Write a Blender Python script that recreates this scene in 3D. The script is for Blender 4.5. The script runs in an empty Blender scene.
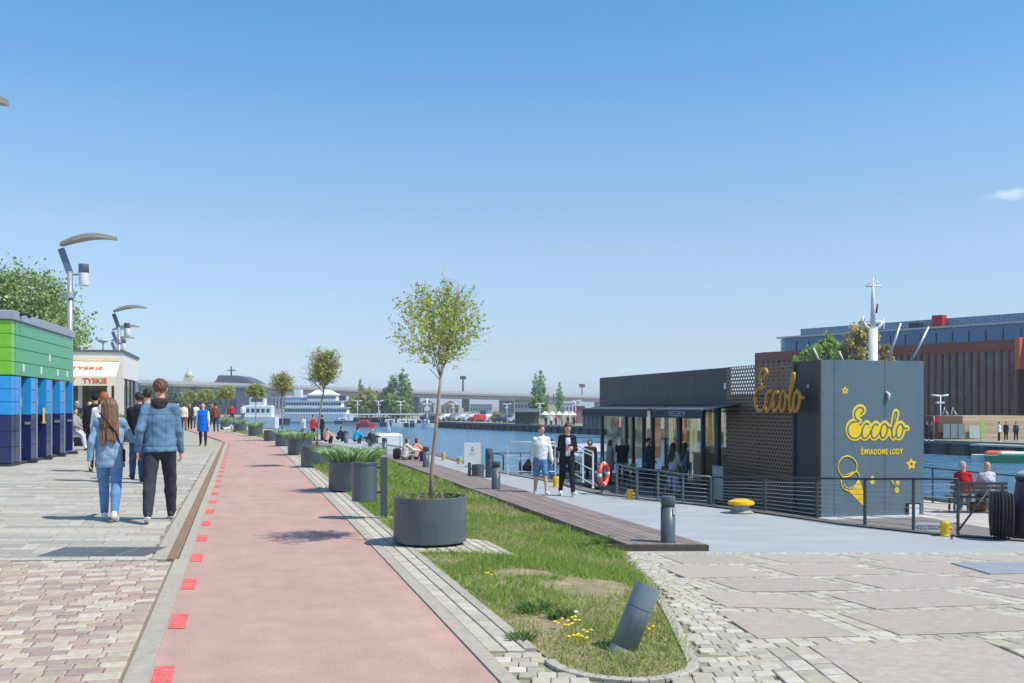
import bpy, math, random
import numpy as np
from mathutils import Vector, Matrix
R = math.radians
sc = bpy.context.scene
col = sc.collection
# ------------------------------------------------------------------ camera, sky, sun
FP, HX, HY, CH = 1000.0, 512.0, 406.0, 1.55
cam_d = bpy.data.cameras.new('camera'); cam = bpy.data.objects.new('camera', cam_d); col.objects.link(cam)
cam.location = (0, 0, CH); cam.rotation_euler = (R(90), 0, 0)
cam_d.sensor_width = 36; cam_d.lens = 36 * FP / 1024
cam_d.shift_y = (HY - 341.5) / 1024
cam_d.clip_start = 0.05; cam_d.clip_end = 9000
sc.camera = cam
SUN_EL, SUN_AZ = 55, 113            # azimuth clockwise from +Y
w = bpy.data.worlds.new('World'); sc.world = w; w.use_nodes = True
nt = w.node_tree; bg = nt.nodes['Background']
sky = nt.nodes.new('ShaderNodeTexSky'); sky.sky_type = 'NISHITA'; sky.sun_disc = False
sky.sun_elevation = R(SUN_EL); sky.sun_rotation = R(SUN_AZ)
sky.altitude = 0; sky.air_density = 1.0; sky.dust_density = 0.25; sky.ozone_density = 2.2
# a small wisp of cloud high on the right, laid out by direction on the sky
tc = nt.nodes.new('ShaderNodeTexCoord')
cdir = Vector((0.494, 1.0, 0.212)).normalized()
mp = nt.nodes.new('ShaderNodeMapping'); mp.vector_type = 'POINT'
mp.inputs['Location'].default_value = (-cdir.x, -cdir.y, -cdir.z)
nt.links.new(tc.outputs['Generated'], mp.inputs['Vector'])
mp2 = nt.nodes.new('ShaderNodeMapping'); mp2.vector_type = 'POINT'
mp2.inputs['Scale'].default_value = (38, 30, 150)
nt.links.new(mp.outputs[0], mp2.inputs['Vector'])
ns = nt.nodes.new('ShaderNodeTexNoise'); ns.inputs['Scale'].default_value = 60; ns.inputs['Detail'].default_value = 6
nt.links.new(tc.outputs['Generated'], ns.inputs['Vector'])
ln = nt.nodes.new('ShaderNodeVectorMath'); ln.operation = 'LENGTH'; nt.links.new(mp2.outputs[0], ln.inputs[0])
m1 = nt.nodes.new('ShaderNodeMath'); m1.operation = 'MULTIPLY_ADD'
nt.links.new(ln.outputs['Value'], m1.inputs[0]); m1.inputs[1].default_value = -1.0; m1.inputs[2].default_value = 0.75
m2 = nt.nodes.new('ShaderNodeMath'); m2.operation = 'ADD'; nt.links.new(m1.outputs[0], m2.inputs[0])
m2b = nt.nodes.new('ShaderNodeMath'); m2b.operation = 'MULTIPLY_ADD'
nt.links.new(ns.outputs[0], m2b.inputs[0]); m2b.inputs[1].default_value = 1.6; m2b.inputs[2].default_value = -0.75
nt.links.new(m2b.outputs[0], m2.inputs[1]); m2.use_clamp = True
m3 = nt.nodes.new('ShaderNodeMath'); m3.operation = 'MULTIPLY'; nt.links.new(m2.outputs[0], m3.inputs[0]); m3.inputs[1].default_value = 0.6
mx = nt.nodes.new('ShaderNodeMixRGB'); nt.links.new(m3.outputs[0], mx.inputs[0])
mx.inputs[2].default_value = (7.5, 8.0, 8.8, 1)
# clear, ozone-blue air: tint of the sky by height above the horizon
sxyz = nt.nodes.new('ShaderNodeSeparateXYZ'); nt.links.new(tc.outputs['Generated'], sxyz.inputs[0])
rmp = nt.nodes.new('ShaderNodeValToRGB'); nt.links.new(sxyz.outputs['Z'], rmp.inputs[0])
KS = 1.6; els = [(0.0, (.66, .90, 1.5)), (.054, (.74, .80, 1.0)), (.159, (.935, .975, 1.02)), (.267, (.83, 1.07, 1.15)), (.363, (.60, 1.05, 1.28)), (.5, (.75, 1.0, 1.08)), (1.0, (1.0, .98, .92))]
while len(rmp.color_ramp.elements) < len(els): rmp.color_ramp.elements.new(.5)
for e_, (p_, c_) in zip(rmp.color_ramp.elements, els): e_.position = p_; e_.color = tuple(x / KS for x in c_) + (1,)
tm = nt.nodes.new('ShaderNodeVectorMath'); tm.operation = 'MULTIPLY'; nt.links.new(sky.outputs[0], tm.inputs[0]); nt.links.new(rmp.outputs[0], tm.inputs[1])
tm2 = nt.nodes.new('ShaderNodeVectorMath'); tm2.operation = 'SCALE'; nt.links.new(tm.outputs[0], tm2.inputs[0]); tm2.inputs['Scale'].default_value = KS
nt.links.new(tm2.outputs[0], mx.inputs[1])
nt.links.new(mx.outputs[0], bg.inputs[0]); bg.inputs[1].default_value = 0.11
sl = bpy.data.lights.new('sun', 'SUN'); sl.energy = 3.4; sl.angle = R(0.53); sl.color = (1, 0.955, 0.88)
so = bpy.data.objects.new('sun', sl); col.objects.link(so)
sd = Vector((math.sin(R(SUN_AZ)) * math.cos(R(SUN_EL)), math.cos(R(SUN_AZ)) * math.cos(R(SUN_EL)), math.sin(R(SUN_EL))))
so.rotation_euler = sd.to_track_quat('Z', 'Y').to_euler(); so.location = sd * 50
vs = sc.view_settings; vs.view_transform = 'Standard'; vs.look = 'None'; vs.exposure = 0.45; vs.gamma = 1; vs.use_curve_mapping = False
sc.cycles.max_bounces = 6; sc.cycles.transparent_max_bounces = 12
sc.cycles.caustics_reflective = False; sc.cycles.caustics_refractive = False

# ------------------------------------------------------------------ helpers
def srgb(r, g, b):
    f = lambda c: (c / 255 / 12.92) if c / 255 <= .04045 else ((c / 255 + .055) / 1.055) ** 2.4
    return (f(r), f(g), f(b))
MATS = {}
def mat(name, c, rough=.6, metal=0, var=.12, scale=6, bump=0, bscale=40, c2=None, vc=False, spec=.5, coat=0, aniso=None, detail=6):
    if name in MATS: return MATS[name]
    m = bpy.data.materials.new(name); m.use_nodes = True; n = m.node_tree; L = n.links
    p = n.nodes['Principled BSDF']; p.inputs['Roughness'].default_value = rough; p.inputs['Metallic'].default_value = metal
    p.inputs['Specular IOR Level'].default_value = spec; p.inputs['Coat Weight'].default_value = coat
    t = n.nodes.new('ShaderNodeTexCoord')
    mpn = n.nodes.new('ShaderNodeMapping'); L.new(t.outputs['Object'], mpn.inputs[0])
    if aniso: mpn.inputs['Scale'].default_value = aniso
    no = n.nodes.new('ShaderNodeTexNoise'); no.inputs['Scale'].default_value = scale; no.inputs['Detail'].default_value = detail
    no.inputs['Roughness'].default_value = .65
    L.new(mpn.outputs[0], no.inputs['Vector'])
    rp = n.nodes.new('ShaderNodeValToRGB'); L.new(no.outputs[0], rp.inputs[0])
    rp.color_ramp.elements[0].position = .3; rp.color_ramp.elements[1].position = .7
    if vc:
        lo, hi = (1 - var,) * 3, (1 + var,) * 3
        rp.color_ramp.elements[0].color = lo + (1,); rp.color_ramp.elements[1].color = hi + (1,)
        at = n.nodes.new('ShaderNodeAttribute'); at.attribute_name = 'Col'
        mu = n.nodes.new('ShaderNodeMixRGB'); mu.blend_type = 'MULTIPLY'; mu.inputs[0].default_value = 1
        L.new(at.outputs['Color'], mu.inputs[1]); L.new(rp.outputs[0], mu.inputs[2]); L.new(mu.outputs[0], p.inputs['Base Color'])
    else:
        b = c2 or c
        rp.color_ramp.elements[0].color = tuple(x * (1 - var) for x in c) + (1,)
        rp.color_ramp.elements[1].color = tuple(min(1, x * (1 + var)) for x in b) + (1,)
        L.new(rp.outputs[0], p.inputs['Base Color'])
    if bump:
        nb = n.nodes.new('ShaderNodeTexNoise'); nb.inputs['Scale'].default_value = bscale; nb.inputs['Detail'].default_value = 5
        L.new(mpn.outputs[0], nb.inputs['Vector'])
        bp = n.nodes.new('ShaderNodeBump'); bp.inputs['Strength'].default_value = bump; bp.inputs['Distance'].default_value = .01
        L.new(nb.outputs[0], bp.inputs['Height']); L.new(bp.outputs[0], p.inputs['Normal'])
    MATS[name] = m; return m

class MB:
    def __init__(s): s.v = []; s.f = []; s.m = []; s.c = []; s.sm = []
    def add(s, vs_, fs, mi=0, c=None, smooth=False):
        o = len(s.v); s.v.extend(vs_)
        for f in fs: s.f.append(tuple(i + o for i in f)); s.m.append(mi); s.c.append(c); s.sm.append(smooth)
    def box(s, x0, x1, y0, y1, z0, z1, mi=0, c=None, bev=0, M=None):
        if bev:
            b = bev
            V = []
            for zz, e in ((z0, b), (z0 + b, 0), (z1 - b, 0), (z1, b)):
                V += [(x0 + e, y0 + e, zz), (x1 - e, y0 + e, zz), (x1 - e, y1 - e, zz), (x0 + e, y1 - e, zz)]
            F = [(3, 2, 1, 0), (12, 13, 14, 15)]
            for k in range(3):
                for i in range(4):
                    j = (i + 1) % 4; F.append((k * 4 + i, k * 4 + j, k * 4 + 4 + j, k * 4 + 4 + i))
        else:
            V = [(x0, y0, z0), (x1, y0, z0), (x1, y1, z0), (x0, y1, z0), (x0, y0, z1), (x1, y0, z1), (x1, y1, z1), (x0, y1, z1)]
            F = [(3, 2, 1, 0), (4, 5, 6, 7), (0, 1, 5, 4), (1, 2, 6, 5), (2, 3, 7, 6), (3, 0, 4, 7)]
        if M is not None: V = [tuple(M @ Vector(p)) for p in V]
        s.add(V, F, mi, c); return s
    def tube(s, pts, rad, n=8, mi=0, c=None, cap=True, smooth=True):
        pts = [Vector(p) for p in pts]
        if not hasattr(rad, '__len__'): rad = [rad] * len(pts)
        V = []; prev = None
        for i, p in enumerate(pts):
            d = (pts[min(i + 1, len(pts) - 1)] - pts[max(i - 1, 0)]).normalized()
            if prev is None: a = d.orthogonal().normalized()
            else:
                a = (prev - d * prev.dot(d))
                a = a.normalized() if a.length > 1e-6 else d.orthogonal().normalized()
            prev = a; b = d.cross(a)
            for k in range(n):
                t = 2 * math.pi * k / n
                V.append(tuple(p + (a * math.cos(t) + b * math.sin(t)) * rad[i]))
        F = []
        for i in range(len(pts) - 1):
            for k in range(n):
                q = (k + 1) % n; F.append((i * n + k, i * n + q, i * n + n + q, i * n + n + k))
        s.add(V, F, mi, c, smooth)
        if cap:
            o = len(s.v) - len(V)
            s.f.append(tuple(o + k for k in reversed(range(n)))); s.m.append(mi); s.c.append(c); s.sm.append(False)
            s.f.append(tuple(o + (len(pts) - 1) * n + k for k in range(n))); s.m.append(mi); s.c.append(c); s.sm.append(False)
        return s
    def lathe(s, prof, n=24, cx=0, cy=0, mi=0, c=None, smooth=True, sx=1, sy=1):
        V = []
        pf = [prof[0]]
        brk = set()
        for i in range(1, len(prof)):
            pf.append(prof[i])
            if 0 < i < len(prof) - 1:
                a = math.atan2(prof[i][1] - prof[i - 1][1], prof[i][0] - prof[i - 1][0]); c_ = math.atan2(prof[i + 1][1] - prof[i][1], prof[i + 1][0] - prof[i][0])
                d_ = abs((c_ - a + math.pi) % (2 * math.pi) - math.pi)
                if d_ > .6: brk.add(len(pf) - 1); pf.append(prof[i])
        prof = pf
        for r, z in prof:
            for k in range(n):
                t = 2 * math.pi * k / n; V.append((cx + r * math.cos(t) * sx, cy + r * math.sin(t) * sy, z))
        F = []
        for i in range(len(prof) - 1):
            if i in brk: continue
            for k in range(n):
                q = (k + 1) % n; F.append((i * n + k, i * n + q, i * n + n + q, i * n + n + k))
        s.add(V, F, mi, c, smooth)
        o = len(s.v) - len(V)
        s.f.append(tuple(o + k for k in reversed(range(n)))); s.m.append(mi); s.c.append(c); s.sm.append(False)
        s.f.append(tuple(o + (len(prof) - 1) * n + k for k in range(n))); s.m.append(mi); s.c.append(c); s.sm.append(False)
        return s
    def prism(s, poly, z0, z1, mi=0, c=None):
        n = len(poly)
        V = [(x, y, z0) for x, y in poly] + [(x, y, z1) for x, y in poly]
        F = [tuple(reversed(range(n))), tuple(range(n, 2 * n))] + [(i, (i + 1) % n, n + (i + 1) % n, n + i) for i in range(n)]
        s.add(V, F, mi, c); return s
    def build(s, name, mats, parent=None, loc=None, rz=0):
        me = bpy.data.meshes.new(name)
        me.from_pydata([tuple(v) for v in s.v], [], s.f)
        if not isinstance(mats, (list, tuple)): mats = [mats]
        for m in mats: me.materials.append(m)
        if any(s.m): me.polygons.foreach_set('material_index', s.m)
        if any(s.sm): me.polygons.foreach_set('use_smooth', s.sm)
        if any(c is not None for c in s.c):
            ca = me.color_attributes.new('Col', 'FLOAT_COLOR', 'CORNER')
            arr = []
            for f, c in zip(s.f, s.c):
                c = c or (1, 1, 1); arr.extend((c[0], c[1], c[2], 1) * len(f))
            ca.data.foreach_set('color', arr)
        me.update()
        return link(name, me, parent, loc, rz)
def link(name, me, parent=None, loc=None, rz=0):
    o = bpy.data.objects.new(name, me); col.objects.link(o)
    if parent is not None: o.parent = parent
    if loc is not None: o.location = loc
    if rz: o.rotation_euler.z = rz
    return o
def tag(o, label=None, cat=None, group=None, kind=None):
    if label: o['label'] = label
    if cat: o['category'] = cat
    if group: o['group'] = group
    if kind: o['kind'] = kind
    return o
def thing(name, label, cat, loc=(0, 0, 0), rz=0, group=None):
    o = bpy.data.objects.new(name, None); col.objects.link(o); o.location = loc; o.rotation_euler.z = rz
    o.empty_display_size = .2
    return tag(o, label, cat, group)
KIDS = {}
def kids(o): return [c for c in bpy.data.objects if c.parent == o]
def dup(o, loc, rz=None, label=None, group=None, parent=None, scale=None):
    c = o.copy(); col.objects.link(c); c.parent = parent
    if loc is not None: c.location = loc
    if rz is not None: c.rotation_euler.z = rz
    if scale is not None: c.scale = (scale,) * 3
    if label: c['label'] = label
    if group: c['group'] = group
    for k in kids(o):
        d = dup(k, None, parent=c)
    return c

# surface nets
def snet(F, lo, h):
    nx, ny, nz = F.shape; acc = np.zeros((nx - 1, ny - 1, nz - 1, 3)); cnt = np.zeros((nx - 1, ny - 1, nz - 1))
    S = F < 0; quads = []
    idx = np.indices(F.shape).transpose(1, 2, 3, 0).astype(float)
    E = []
    for ax in range(3):
        s0 = [slice(None)] * 3; s1 = [slice(None)] * 3; s0[ax] = slice(0, -1); s1[ax] = slice(1, None)
        a = F[tuple(s0)]; b = F[tuple(s1)]; cr = S[tuple(s0)] != S[tuple(s1)]
        t = np.where(cr, a / np.where(a == b, 1, a - b), 0)
        pos = idx[tuple(s0)].copy(); pos[..., ax] += t; pos *= cr[..., None]; crf = cr.astype(float)
        o1, o2 = [i for i in range(3) if i != ax]
        for d1 in (0, 1):
            for d2 in (0, 1):
                es = [slice(None)] * 3
                es[o1] = slice(1, None) if d1 else slice(0, -1); es[o2] = slice(1, None) if d2 else slice(0, -1)
                acc += pos[tuple(es)]; cnt += crf[tuple(es)]
        E.append((cr, S[tuple(s0)]))
    act = cnt > 0; ids = -np.ones(cnt.shape, int); ids[act] = np.arange(act.sum())
    V = acc[act] / cnt[act][:, None] * h + np.array(lo)
    for ax in range(3):
        cr, inside = E[ax]; o1, o2 = [(1, 2), (2, 0), (0, 1)][ax]
        I = np.argwhere(cr)
        if not len(I): continue
        ok = (I[:, o1] > 0) & (I[:, o2] > 0) & (I[:, o1] < F.shape[o1] - 1) & (I[:, o2] < F.shape[o2] - 1)
        I = I[ok]; ins = inside[tuple(I.T)]
        def cell(d1, d2):
            J = I.copy(); J[:, o1] -= d1; J[:, o2] -= d2; return ids[tuple(J.T)]
        q = np.stack([cell(1, 1), cell(0, 1), cell(0, 0), cell(1, 0)], 1)
        q[~ins] = q[~ins][:, ::-1]
        quads.append(q)
    return V, np.concatenate(quads) if quads else np.zeros((0, 4), int)
def sdf_mesh(fn, lo, hi, h):
    lo = np.array(lo, float); hi = np.array(hi, float)
    n = np.maximum(((hi - lo) / h).astype(int) + 2, 4)
    g = np.stack(np.meshgrid(*[lo[i] + h * np.arange(n[i]) for i in range(3)], indexing='ij'), -1)
    return snet(fn(g), lo, h)
def np_mesh(name, V, Q, m, smooth=True, col_=None):
    me = bpy.data.meshes.new(name); me.vertices.add(len(V)); me.vertices.foreach_set('co', np.asarray(V, np.float32).ravel())
    k = Q.shape[1]
    me.loops.add(Q.size); me.loops.foreach_set('vertex_index', Q.astype(np.int32).ravel())
    me.polygons.add(len(Q)); me.polygons.foreach_set('loop_start', np.arange(0, Q.size, k, dtype=np.int32))
    me.polygons.foreach_set('loop_total', np.full(len(Q), k, np.int32))
    me.update(calc_edges=True)
    if smooth: me.polygons.foreach_set('use_smooth', np.ones(len(Q), bool))
    if col_ is not None:
        ca = me.color_attributes.new('Col', 'FLOAT_COLOR', 'POINT')
        ca.data.foreach_set('color', np.concatenate([col_, np.ones((len(col_), 1))], 1).astype(np.float32).ravel())
    me.materials.append(m); return me
def cap(P, a, b, ra, rb, sx=1.0):
    a = np.array(a, float); b = np.array(b, float); P2 = P; 
    if sx != 1.0:
        cx = (a[0] + b[0]) / 2
        P2 = P.copy(); P2[..., 0] = cx + (P[..., 0] - cx) / sx
        a = a.copy(); b = b.copy(); a[0] = cx + (a[0] - cx) / sx; b[0] = cx + (b[0] - cx) / sx
    ab = b - a; t = np.clip(((P2 - a) @ ab) / max(ab @ ab, 1e-9), 0, 1)
    return np.linalg.norm(P2 - a - t[..., None] * ab, axis=-1) - (ra + (rb - ra) * t)
def ell(P, c, r):
    q = (P - np.array(c)) / np.array(r); k = np.linalg.norm(q, axis=-1); return (k - 1) * min(r)
def smin(a, b, k=.03):
    h = np.clip(.5 + .5 * (b - a) / k, 0, 1); return b + (a - b) * h - k * h * (1 - h)

def text_mesh(s, size, ext=.01, shear=0, space=1, bold=0):
    cu = bpy.data.curves.new('t', 'FONT'); cu.body = s; cu.size = size; cu.extrude = ext; cu.offset = bold; cu.shear = shear
    cu.align_x = 'CENTER'; cu.align_y = 'CENTER'; cu.space_character = space
    o = bpy.data.objects.new('t', cu); col.objects.link(o)
    dg = bpy.context.evaluated_depsgraph_get(); me = bpy.data.meshes.new_from_object(o.evaluated_get(dg))
    bpy.data.objects.remove(o); bpy.data.curves.remove(cu); me.materials.clear(); return me

# ------------------------------------------------------------------ layout of the ground
def pathX(Y):
    if Y < 42: return -.067 - .272 * (Y - 5.6)
    if Y < 75: return -9.968 - .40 * (Y - 42)
    return -23.17 - .52 * (Y - 75)
def UX(u, Y): return pathX(Y) + 1.036 * u
def zf(X, Y):
    u = (X - pathX(Y)) / 1.036
    g = min(1, max(0, (Y - 6) / 9.5)); s = min(1, max(0, (u - .75) / 2.9)); s = s * s * (3 - 2 * s)
    return -.75 * g * s + .05 * (1 - g) * min(6, max(0, X - 1.2))
QE = [(60, -12), (30, 6), (14, 13.6), (9.3, 16.7), (7.9, 17.75), (6.8, 19.2), (5.5, 21.7), (4.6, 23.1), (2.7, 25.8), (2.2, 27.2), (1.6, 30), (0.2, 33.5),
      (-1.1, 38), (-2.6, 44), (-5.4, 54), (-9.6, 66), (-14.5, 80), (-20, 93), (-38, 130), (-64, 190), (-110, 255)]
def quayX(Y):
    for (x0, y0), (x1, y1) in zip(QE, QE[1:]):
        if Y <= y1: return x0 + (x1 - x0) * (Y - y0) / (y1 - y0)
    return QE[-1][0]
def gp(px, py, z=None, off=0):
    """ground point under a pixel"""
    if z is not None:
        Y = FP * (CH - z) / (py - HY); return Vector(((px - HX) * Y / FP, Y, z))
    Y = 3.0
    while Y < 400:
        X = (px - HX) * Y / FP; zr = CH - (py - HY) * Y / FP
        if zr <= zf(X, Y) + off: break
        Y += .01
    return Vector((X, Y, zf(X, Y) + off))
def sheet(name, fl, fr, Ys, nx, off, m, kind='structure', color=None):
    V = []; Q = []
    for Y in Ys:
        a, b = fl(Y), fr(Y)
        for i in range(nx + 1):
            X = a + (b - a) * i / nx; V.append((X, Y, zf(X, Y) + off))
    for j in range(len(Ys) - 1):
        for i in range(nx):
            p = j * (nx + 1) + i; Q.append((p, p + 1, p + nx + 2, p + nx + 1))
    me = np_mesh(name, np.array(V), np.array(Q), m, smooth=True); o = link(name, me); tag(o, kind=kind); return o
def rng_Y(a, b, n=60, p=1.6): return [a + (b - a) * (i / n) ** p for i in range(n + 1)]

asph = None
# ---- materials of the ground
M_path = mat('red_asphalt', srgb(182, 149, 138), .9, var=.05, scale=3, bump=.25, bscale=260, c2=srgb(188, 155, 144))
# speckle
def speckle(m, scale, amt, vec=None, rz=0):
    n = m.node_tree; p = n.nodes['Principled BSDF']; src = p.inputs['Base Color'].links[0].from_socket
    t = n.nodes.new('ShaderNodeTexCoord'); no = n.nodes.new('ShaderNodeTexNoise'); no.inputs['Scale'].default_value = scale; no.inputs['Detail'].default_value = 3
    mq = n.nodes.new('ShaderNodeMapping'); mq.vector_type = 'TEXTURE'; mq.inputs['Rotation'].default_value = (0, 0, rz); mq.inputs['Scale'].default_value = vec or (1, 1, 1)
    n.links.new(t.outputs['Object'], mq.inputs[0]); n.links.new(mq.outputs[0], no.inputs['Vector'])
    r = n.nodes.new('ShaderNodeValToRGB'); n.links.new(no.outputs[0], r.inputs[0])
    r.color_ramp.elements[0].position = .35; r.color_ramp.elements[1].position = .65
    r.color_ramp.elements[0].color = (1 - amt,) * 3 + (1,); r.color_ramp.elements[1].color = (1 + amt,) * 3 + (1,)
    mu = n.nodes.new('ShaderNodeMixRGB'); mu.blend_type = 'MULTIPLY'; mu.inputs[0].default_value = 1
    n.links.new(src, mu.inputs[1]); n.links.new(r.outputs[0], mu.inputs[2]); n.links.new(mu.outputs[0], p.inputs['Base Color'])
speckle(M_path, 90, .16)
speckle(M_path, .55, .03)
speckle(M_path, 5, .035, (1, 14, 1), R(15.2))
speckle(M_path, 1.3, .04, (1, 3, 1), R(15.2))
M_stone = mat('stone_pieces', (1, 1, 1), .85, var=.14, scale=14, bump=.3, bscale=90, vc=True)
M_joint = mat('joint_sand', srgb(160, 150, 128), .95, var=.2, scale=8, c2=srgb(136, 136, 104))
M_quay = mat('quay_concrete', srgb(160, 165, 168), .8, var=.04, scale=1.2, aniso=(.5, 1.6, 1), bump=.15, bscale=60, c2=srgb(172, 175, 176))
M_soil = mat('soil_and_thatch', srgb(132, 124, 80), .95, var=.3, scale=2.4, bump=.8, bscale=30, c2=srgb(158, 142, 116))
M_far_pave = mat('far_paving', srgb(172, 164, 148), .85, var=.1, scale=.8)

# ---- base land, water, far bank
Ys = [-12, -6, 0] + [3 + .6 * i for i in range(60)] + [40 + 2 * i for i in range(15)] + [72, 80, 93, 110, 130, 160, 190, 220, 255]
V = []; Q = []; NX = 44
def land_row(Y):
    a, b = -320, quayX(Y); xs = [a, -120, -60]
    x0 = max(min(UX(-6, Y), b - 4), -90); xs += [x0 + (b - x0) * i / (NX - 3) for i in range(NX - 2)]
    return xs
for Y in Ys:
    for X in land_row(Y): V.append((X, Y, zf(X, Y) - .035))
for j in range(len(Ys) - 1):
    for i in range(NX):
        p = j * (NX + 1) + i; Q.append((p, p + 1, p + NX + 2, p + NX + 1))
tag(link('ground', np_mesh('ground', np.array(V), np.array(Q), M_far_pave)), kind='structure')
# water
mw = bpy.data.materials.new('river_water'); mw.use_nodes = True; n = mw.node_tree; p = n.nodes['Principled BSDF']
p.inputs['Base Color'].default_value = (.07, .19, .31, 1); p.inputs['Roughness'].default_value = .2; p.inputs['IOR'].default_value = 1.33
t = n.nodes.new('ShaderNodeTexCoord'); mpn = n.nodes.new('ShaderNodeMapping'); mpn.inputs['Scale'].default_value = (.6, 1.0, 1)
n.links.new(t.outputs['Object'], mpn.inputs[0])
hs = []
for s_, d_ in ((.45, 2), (1.9, 3)):
    no = n.nodes.new('ShaderNodeTexNoise'); no.inputs['Scale'].default_value = s_; no.inputs['Detail'].default_value = d_; n.links.new(mpn.outputs[0], no.inputs[0]); hs.append(no)
ad = n.nodes.new('ShaderNodeMath'); ad.operation = 'MULTIPLY_ADD'; n.links.new(hs[1].outputs[0], ad.inputs[0]); ad.inputs[1].default_value = .5; n.links.new(hs[0].outputs[0], ad.inputs[2])
bp = n.nodes.new('ShaderNodeBump'); bp.inputs['Strength'].default_value = 1; bp.inputs['Distance'].default_value = 1.1; n.links.new(ad.outputs[0], bp.inputs['Height']); n.links.new(bp.outputs[0], p.inputs['Normal'])
WZ = -2.65
b_ = MB(); b_.add([(-4000, -300, WZ), (4000, -300, WZ), (4000, 7000, WZ), (-4000, 7000, WZ)], [(0, 1, 2, 3)]); tag(b_.build('water', mw), kind='structure')
# near quay wall
M_wallc = mat('quay_wall_concrete', srgb(120, 118, 112), .9, var=.2, scale=1.5, aniso=(1, 1, .3))
b_ = MB()
for (x0, y0), (x1, y1) in zip(QE[1:], QE[2:]):
    z0, z1 = zf(x0 - .01, y0) - .02, zf(x1 - .01, y1) - .02
    b_.add([(x0 + .02, y0, z0), (x1 + .02, y1, z1), (x1 + .02, y1, -3.4), (x0 + .02, y0, -3.4)], [(0, 1, 2, 3)])
    b_.add([(x0 - .35, y0, z0 + .045), (x0 + .03, y0, z0 + .045), (x1 + .03, y1, z1 + .045), (x1 - .35, y1, z1 + .045), (x0 + .03, y0, z0 - .3), (x1 + .03, y1, z1 - .3)], [(0, 1, 2, 3), (1, 4, 5, 2)])
tag(b_.build('quay_wall', M_wallc), 'grey concrete quay wall and coping along the near side of the river', 'quay wall')

FB = [(75, 12), (60, 30), (42, 79), (39.8, 83), (36.6, 88.6), (26, 112), (13.5, 145), (2, 165), (-9.6, 185), (-15.8, 200), (-24, 222), (-33, 262), (-70, 285), (-190, 300), (-700, 320)]
M_farland = mat('far_ground', srgb(150, 148, 138), .9, var=.15, scale=.05, c2=srgb(140, 142, 118))
LZ = -1.5
b_ = MB(); poly = FB + [(-4000, 330), (-4000, 6800), (4000, 6800), (4000, 12)]
b_.add([(x, y, LZ) for x, y in poly], [tuple(reversed(range(len(poly))))]) 
tag(b_.build('far_bank', M_farland), kind='structure')
M_sheet = mat('sheet_piling', srgb(74, 84, 92), .8, var=.3, scale=.6, aniso=(1, 1, .2))
M_fend = mat('fender_dark', srgb(44, 50, 56), .8, var=.2)
b_ = MB(); fd = MB(); cp = MB()
for (x0, y0), (x1, y1) in zip(FB, FB[1:]):
    b_.add([(x0, y0, LZ - .02), (x1, y1, LZ - .02), (x1, y1, -3.2), (x0, y0, -3.2)], [(0, 1, 2, 3)])
    d = Vector((x1 - x0, y1 - y0, 0)); Ln = d.length; d.normalize(); nrm = Vector((d.y, -d.x, 0));
    if nrm.y > 0 or (abs(nrm.y) < .3 and nrm.x > 0): nrm = -nrm
    P0 = Vector((x0, y0, 0)); P1 = Vector((x1, y1, 0))
    for z0, z1, k in ((LZ - .22, LZ + .06, .25),):
        A = P0 + nrm * k; B = P1 + nrm * k; C = P1 - nrm * .3; D = P0 - nrm * .3
        cp.add([(q.x, q.y, zz) for zz in (z0, z1) for q in (A, B, C, D)], [(3, 2, 1, 0), (4, 5, 6, 7), (0, 1, 5, 4), (1, 2, 6, 5), (2, 3, 7, 6), (3, 0, 4, 7)])
    k = 0
    while k < Ln and x0 > -40:
        q = P0 + d * k + nrm * .18
        M = Matrix.Translation(q) @ Matrix.Rotation(math.atan2(d.y, d.x), 4, 'Z'); fd.box(-.16, .16, -.15, .15, -2.9, LZ - .25, M=M); k += 2.1
q_ = tag(thing('quay_wall', 'long dark quay wall with upright fenders on the far bank', 'quay wall'))
b_.build('wall_face', M_sheet, q_); fd.build('fender_row', M_fend, q_); cp.build('coping', mat('coping_grey', srgb(110, 114, 112), .85), q_)

# ---- sheets
sheet('bike_path', lambda Y: UX(-1.9, Y), lambda Y: UX(0, Y), rng_Y(3.2, 100, 90), 2, .0, M_path)
M_kerb = mat('kerb_concrete', srgb(160, 157, 150), .85, var=.1, scale=8, bump=.2, bscale=80)
random.seed(5)
def stone(mb, A, B, C, D, top, gap, bev, c, base=.02):
    """one stone from four XY corners (ccw)"""
    cx = sum(p[0] for p in (A, B, C, D)) / 4; cy = sum(p[1] for p in (A, B, C, D)) / 4
    def ins(p, g):
        dx, dy = p[0] - cx, p[1] - cy; l = math.hypot(dx, dy) or 1; k = max(.1, 1 - g * 1.41 / l); return (cx + dx * k, cy + dy * k)
    lo = [ins(p, gap) for p in (A, B, C, D)]; hi = [ins(p, gap + bev) for p in (A, B, C, D)]
    z = [zf(*p) for p in lo]
    V = [(p[0], p[1], zz - base) for p, zz in zip(lo, z)] + [(p[0], p[1], zz + top - bev * .6) for p, zz in zip(lo, z)] + [(p[0], p[1], zz + top) for p, zz in zip(hi, z)]
    mb.add(V, [(8, 9, 10, 11)] + [(i, (i + 1) % 4, 4 + (i + 1) % 4, 4 + i) for i in range(4)] + [(4 + i, 4 + (i + 1) % 4, 8 + (i + 1) % 4, 8 + i) for i in range(4)], 0, c)
def jit(c, a): k = 1 + random.uniform(-a, a); return tuple(max(0, x * k * (1 + random.uniform(-a, a) * .25)) for x in c)
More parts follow.
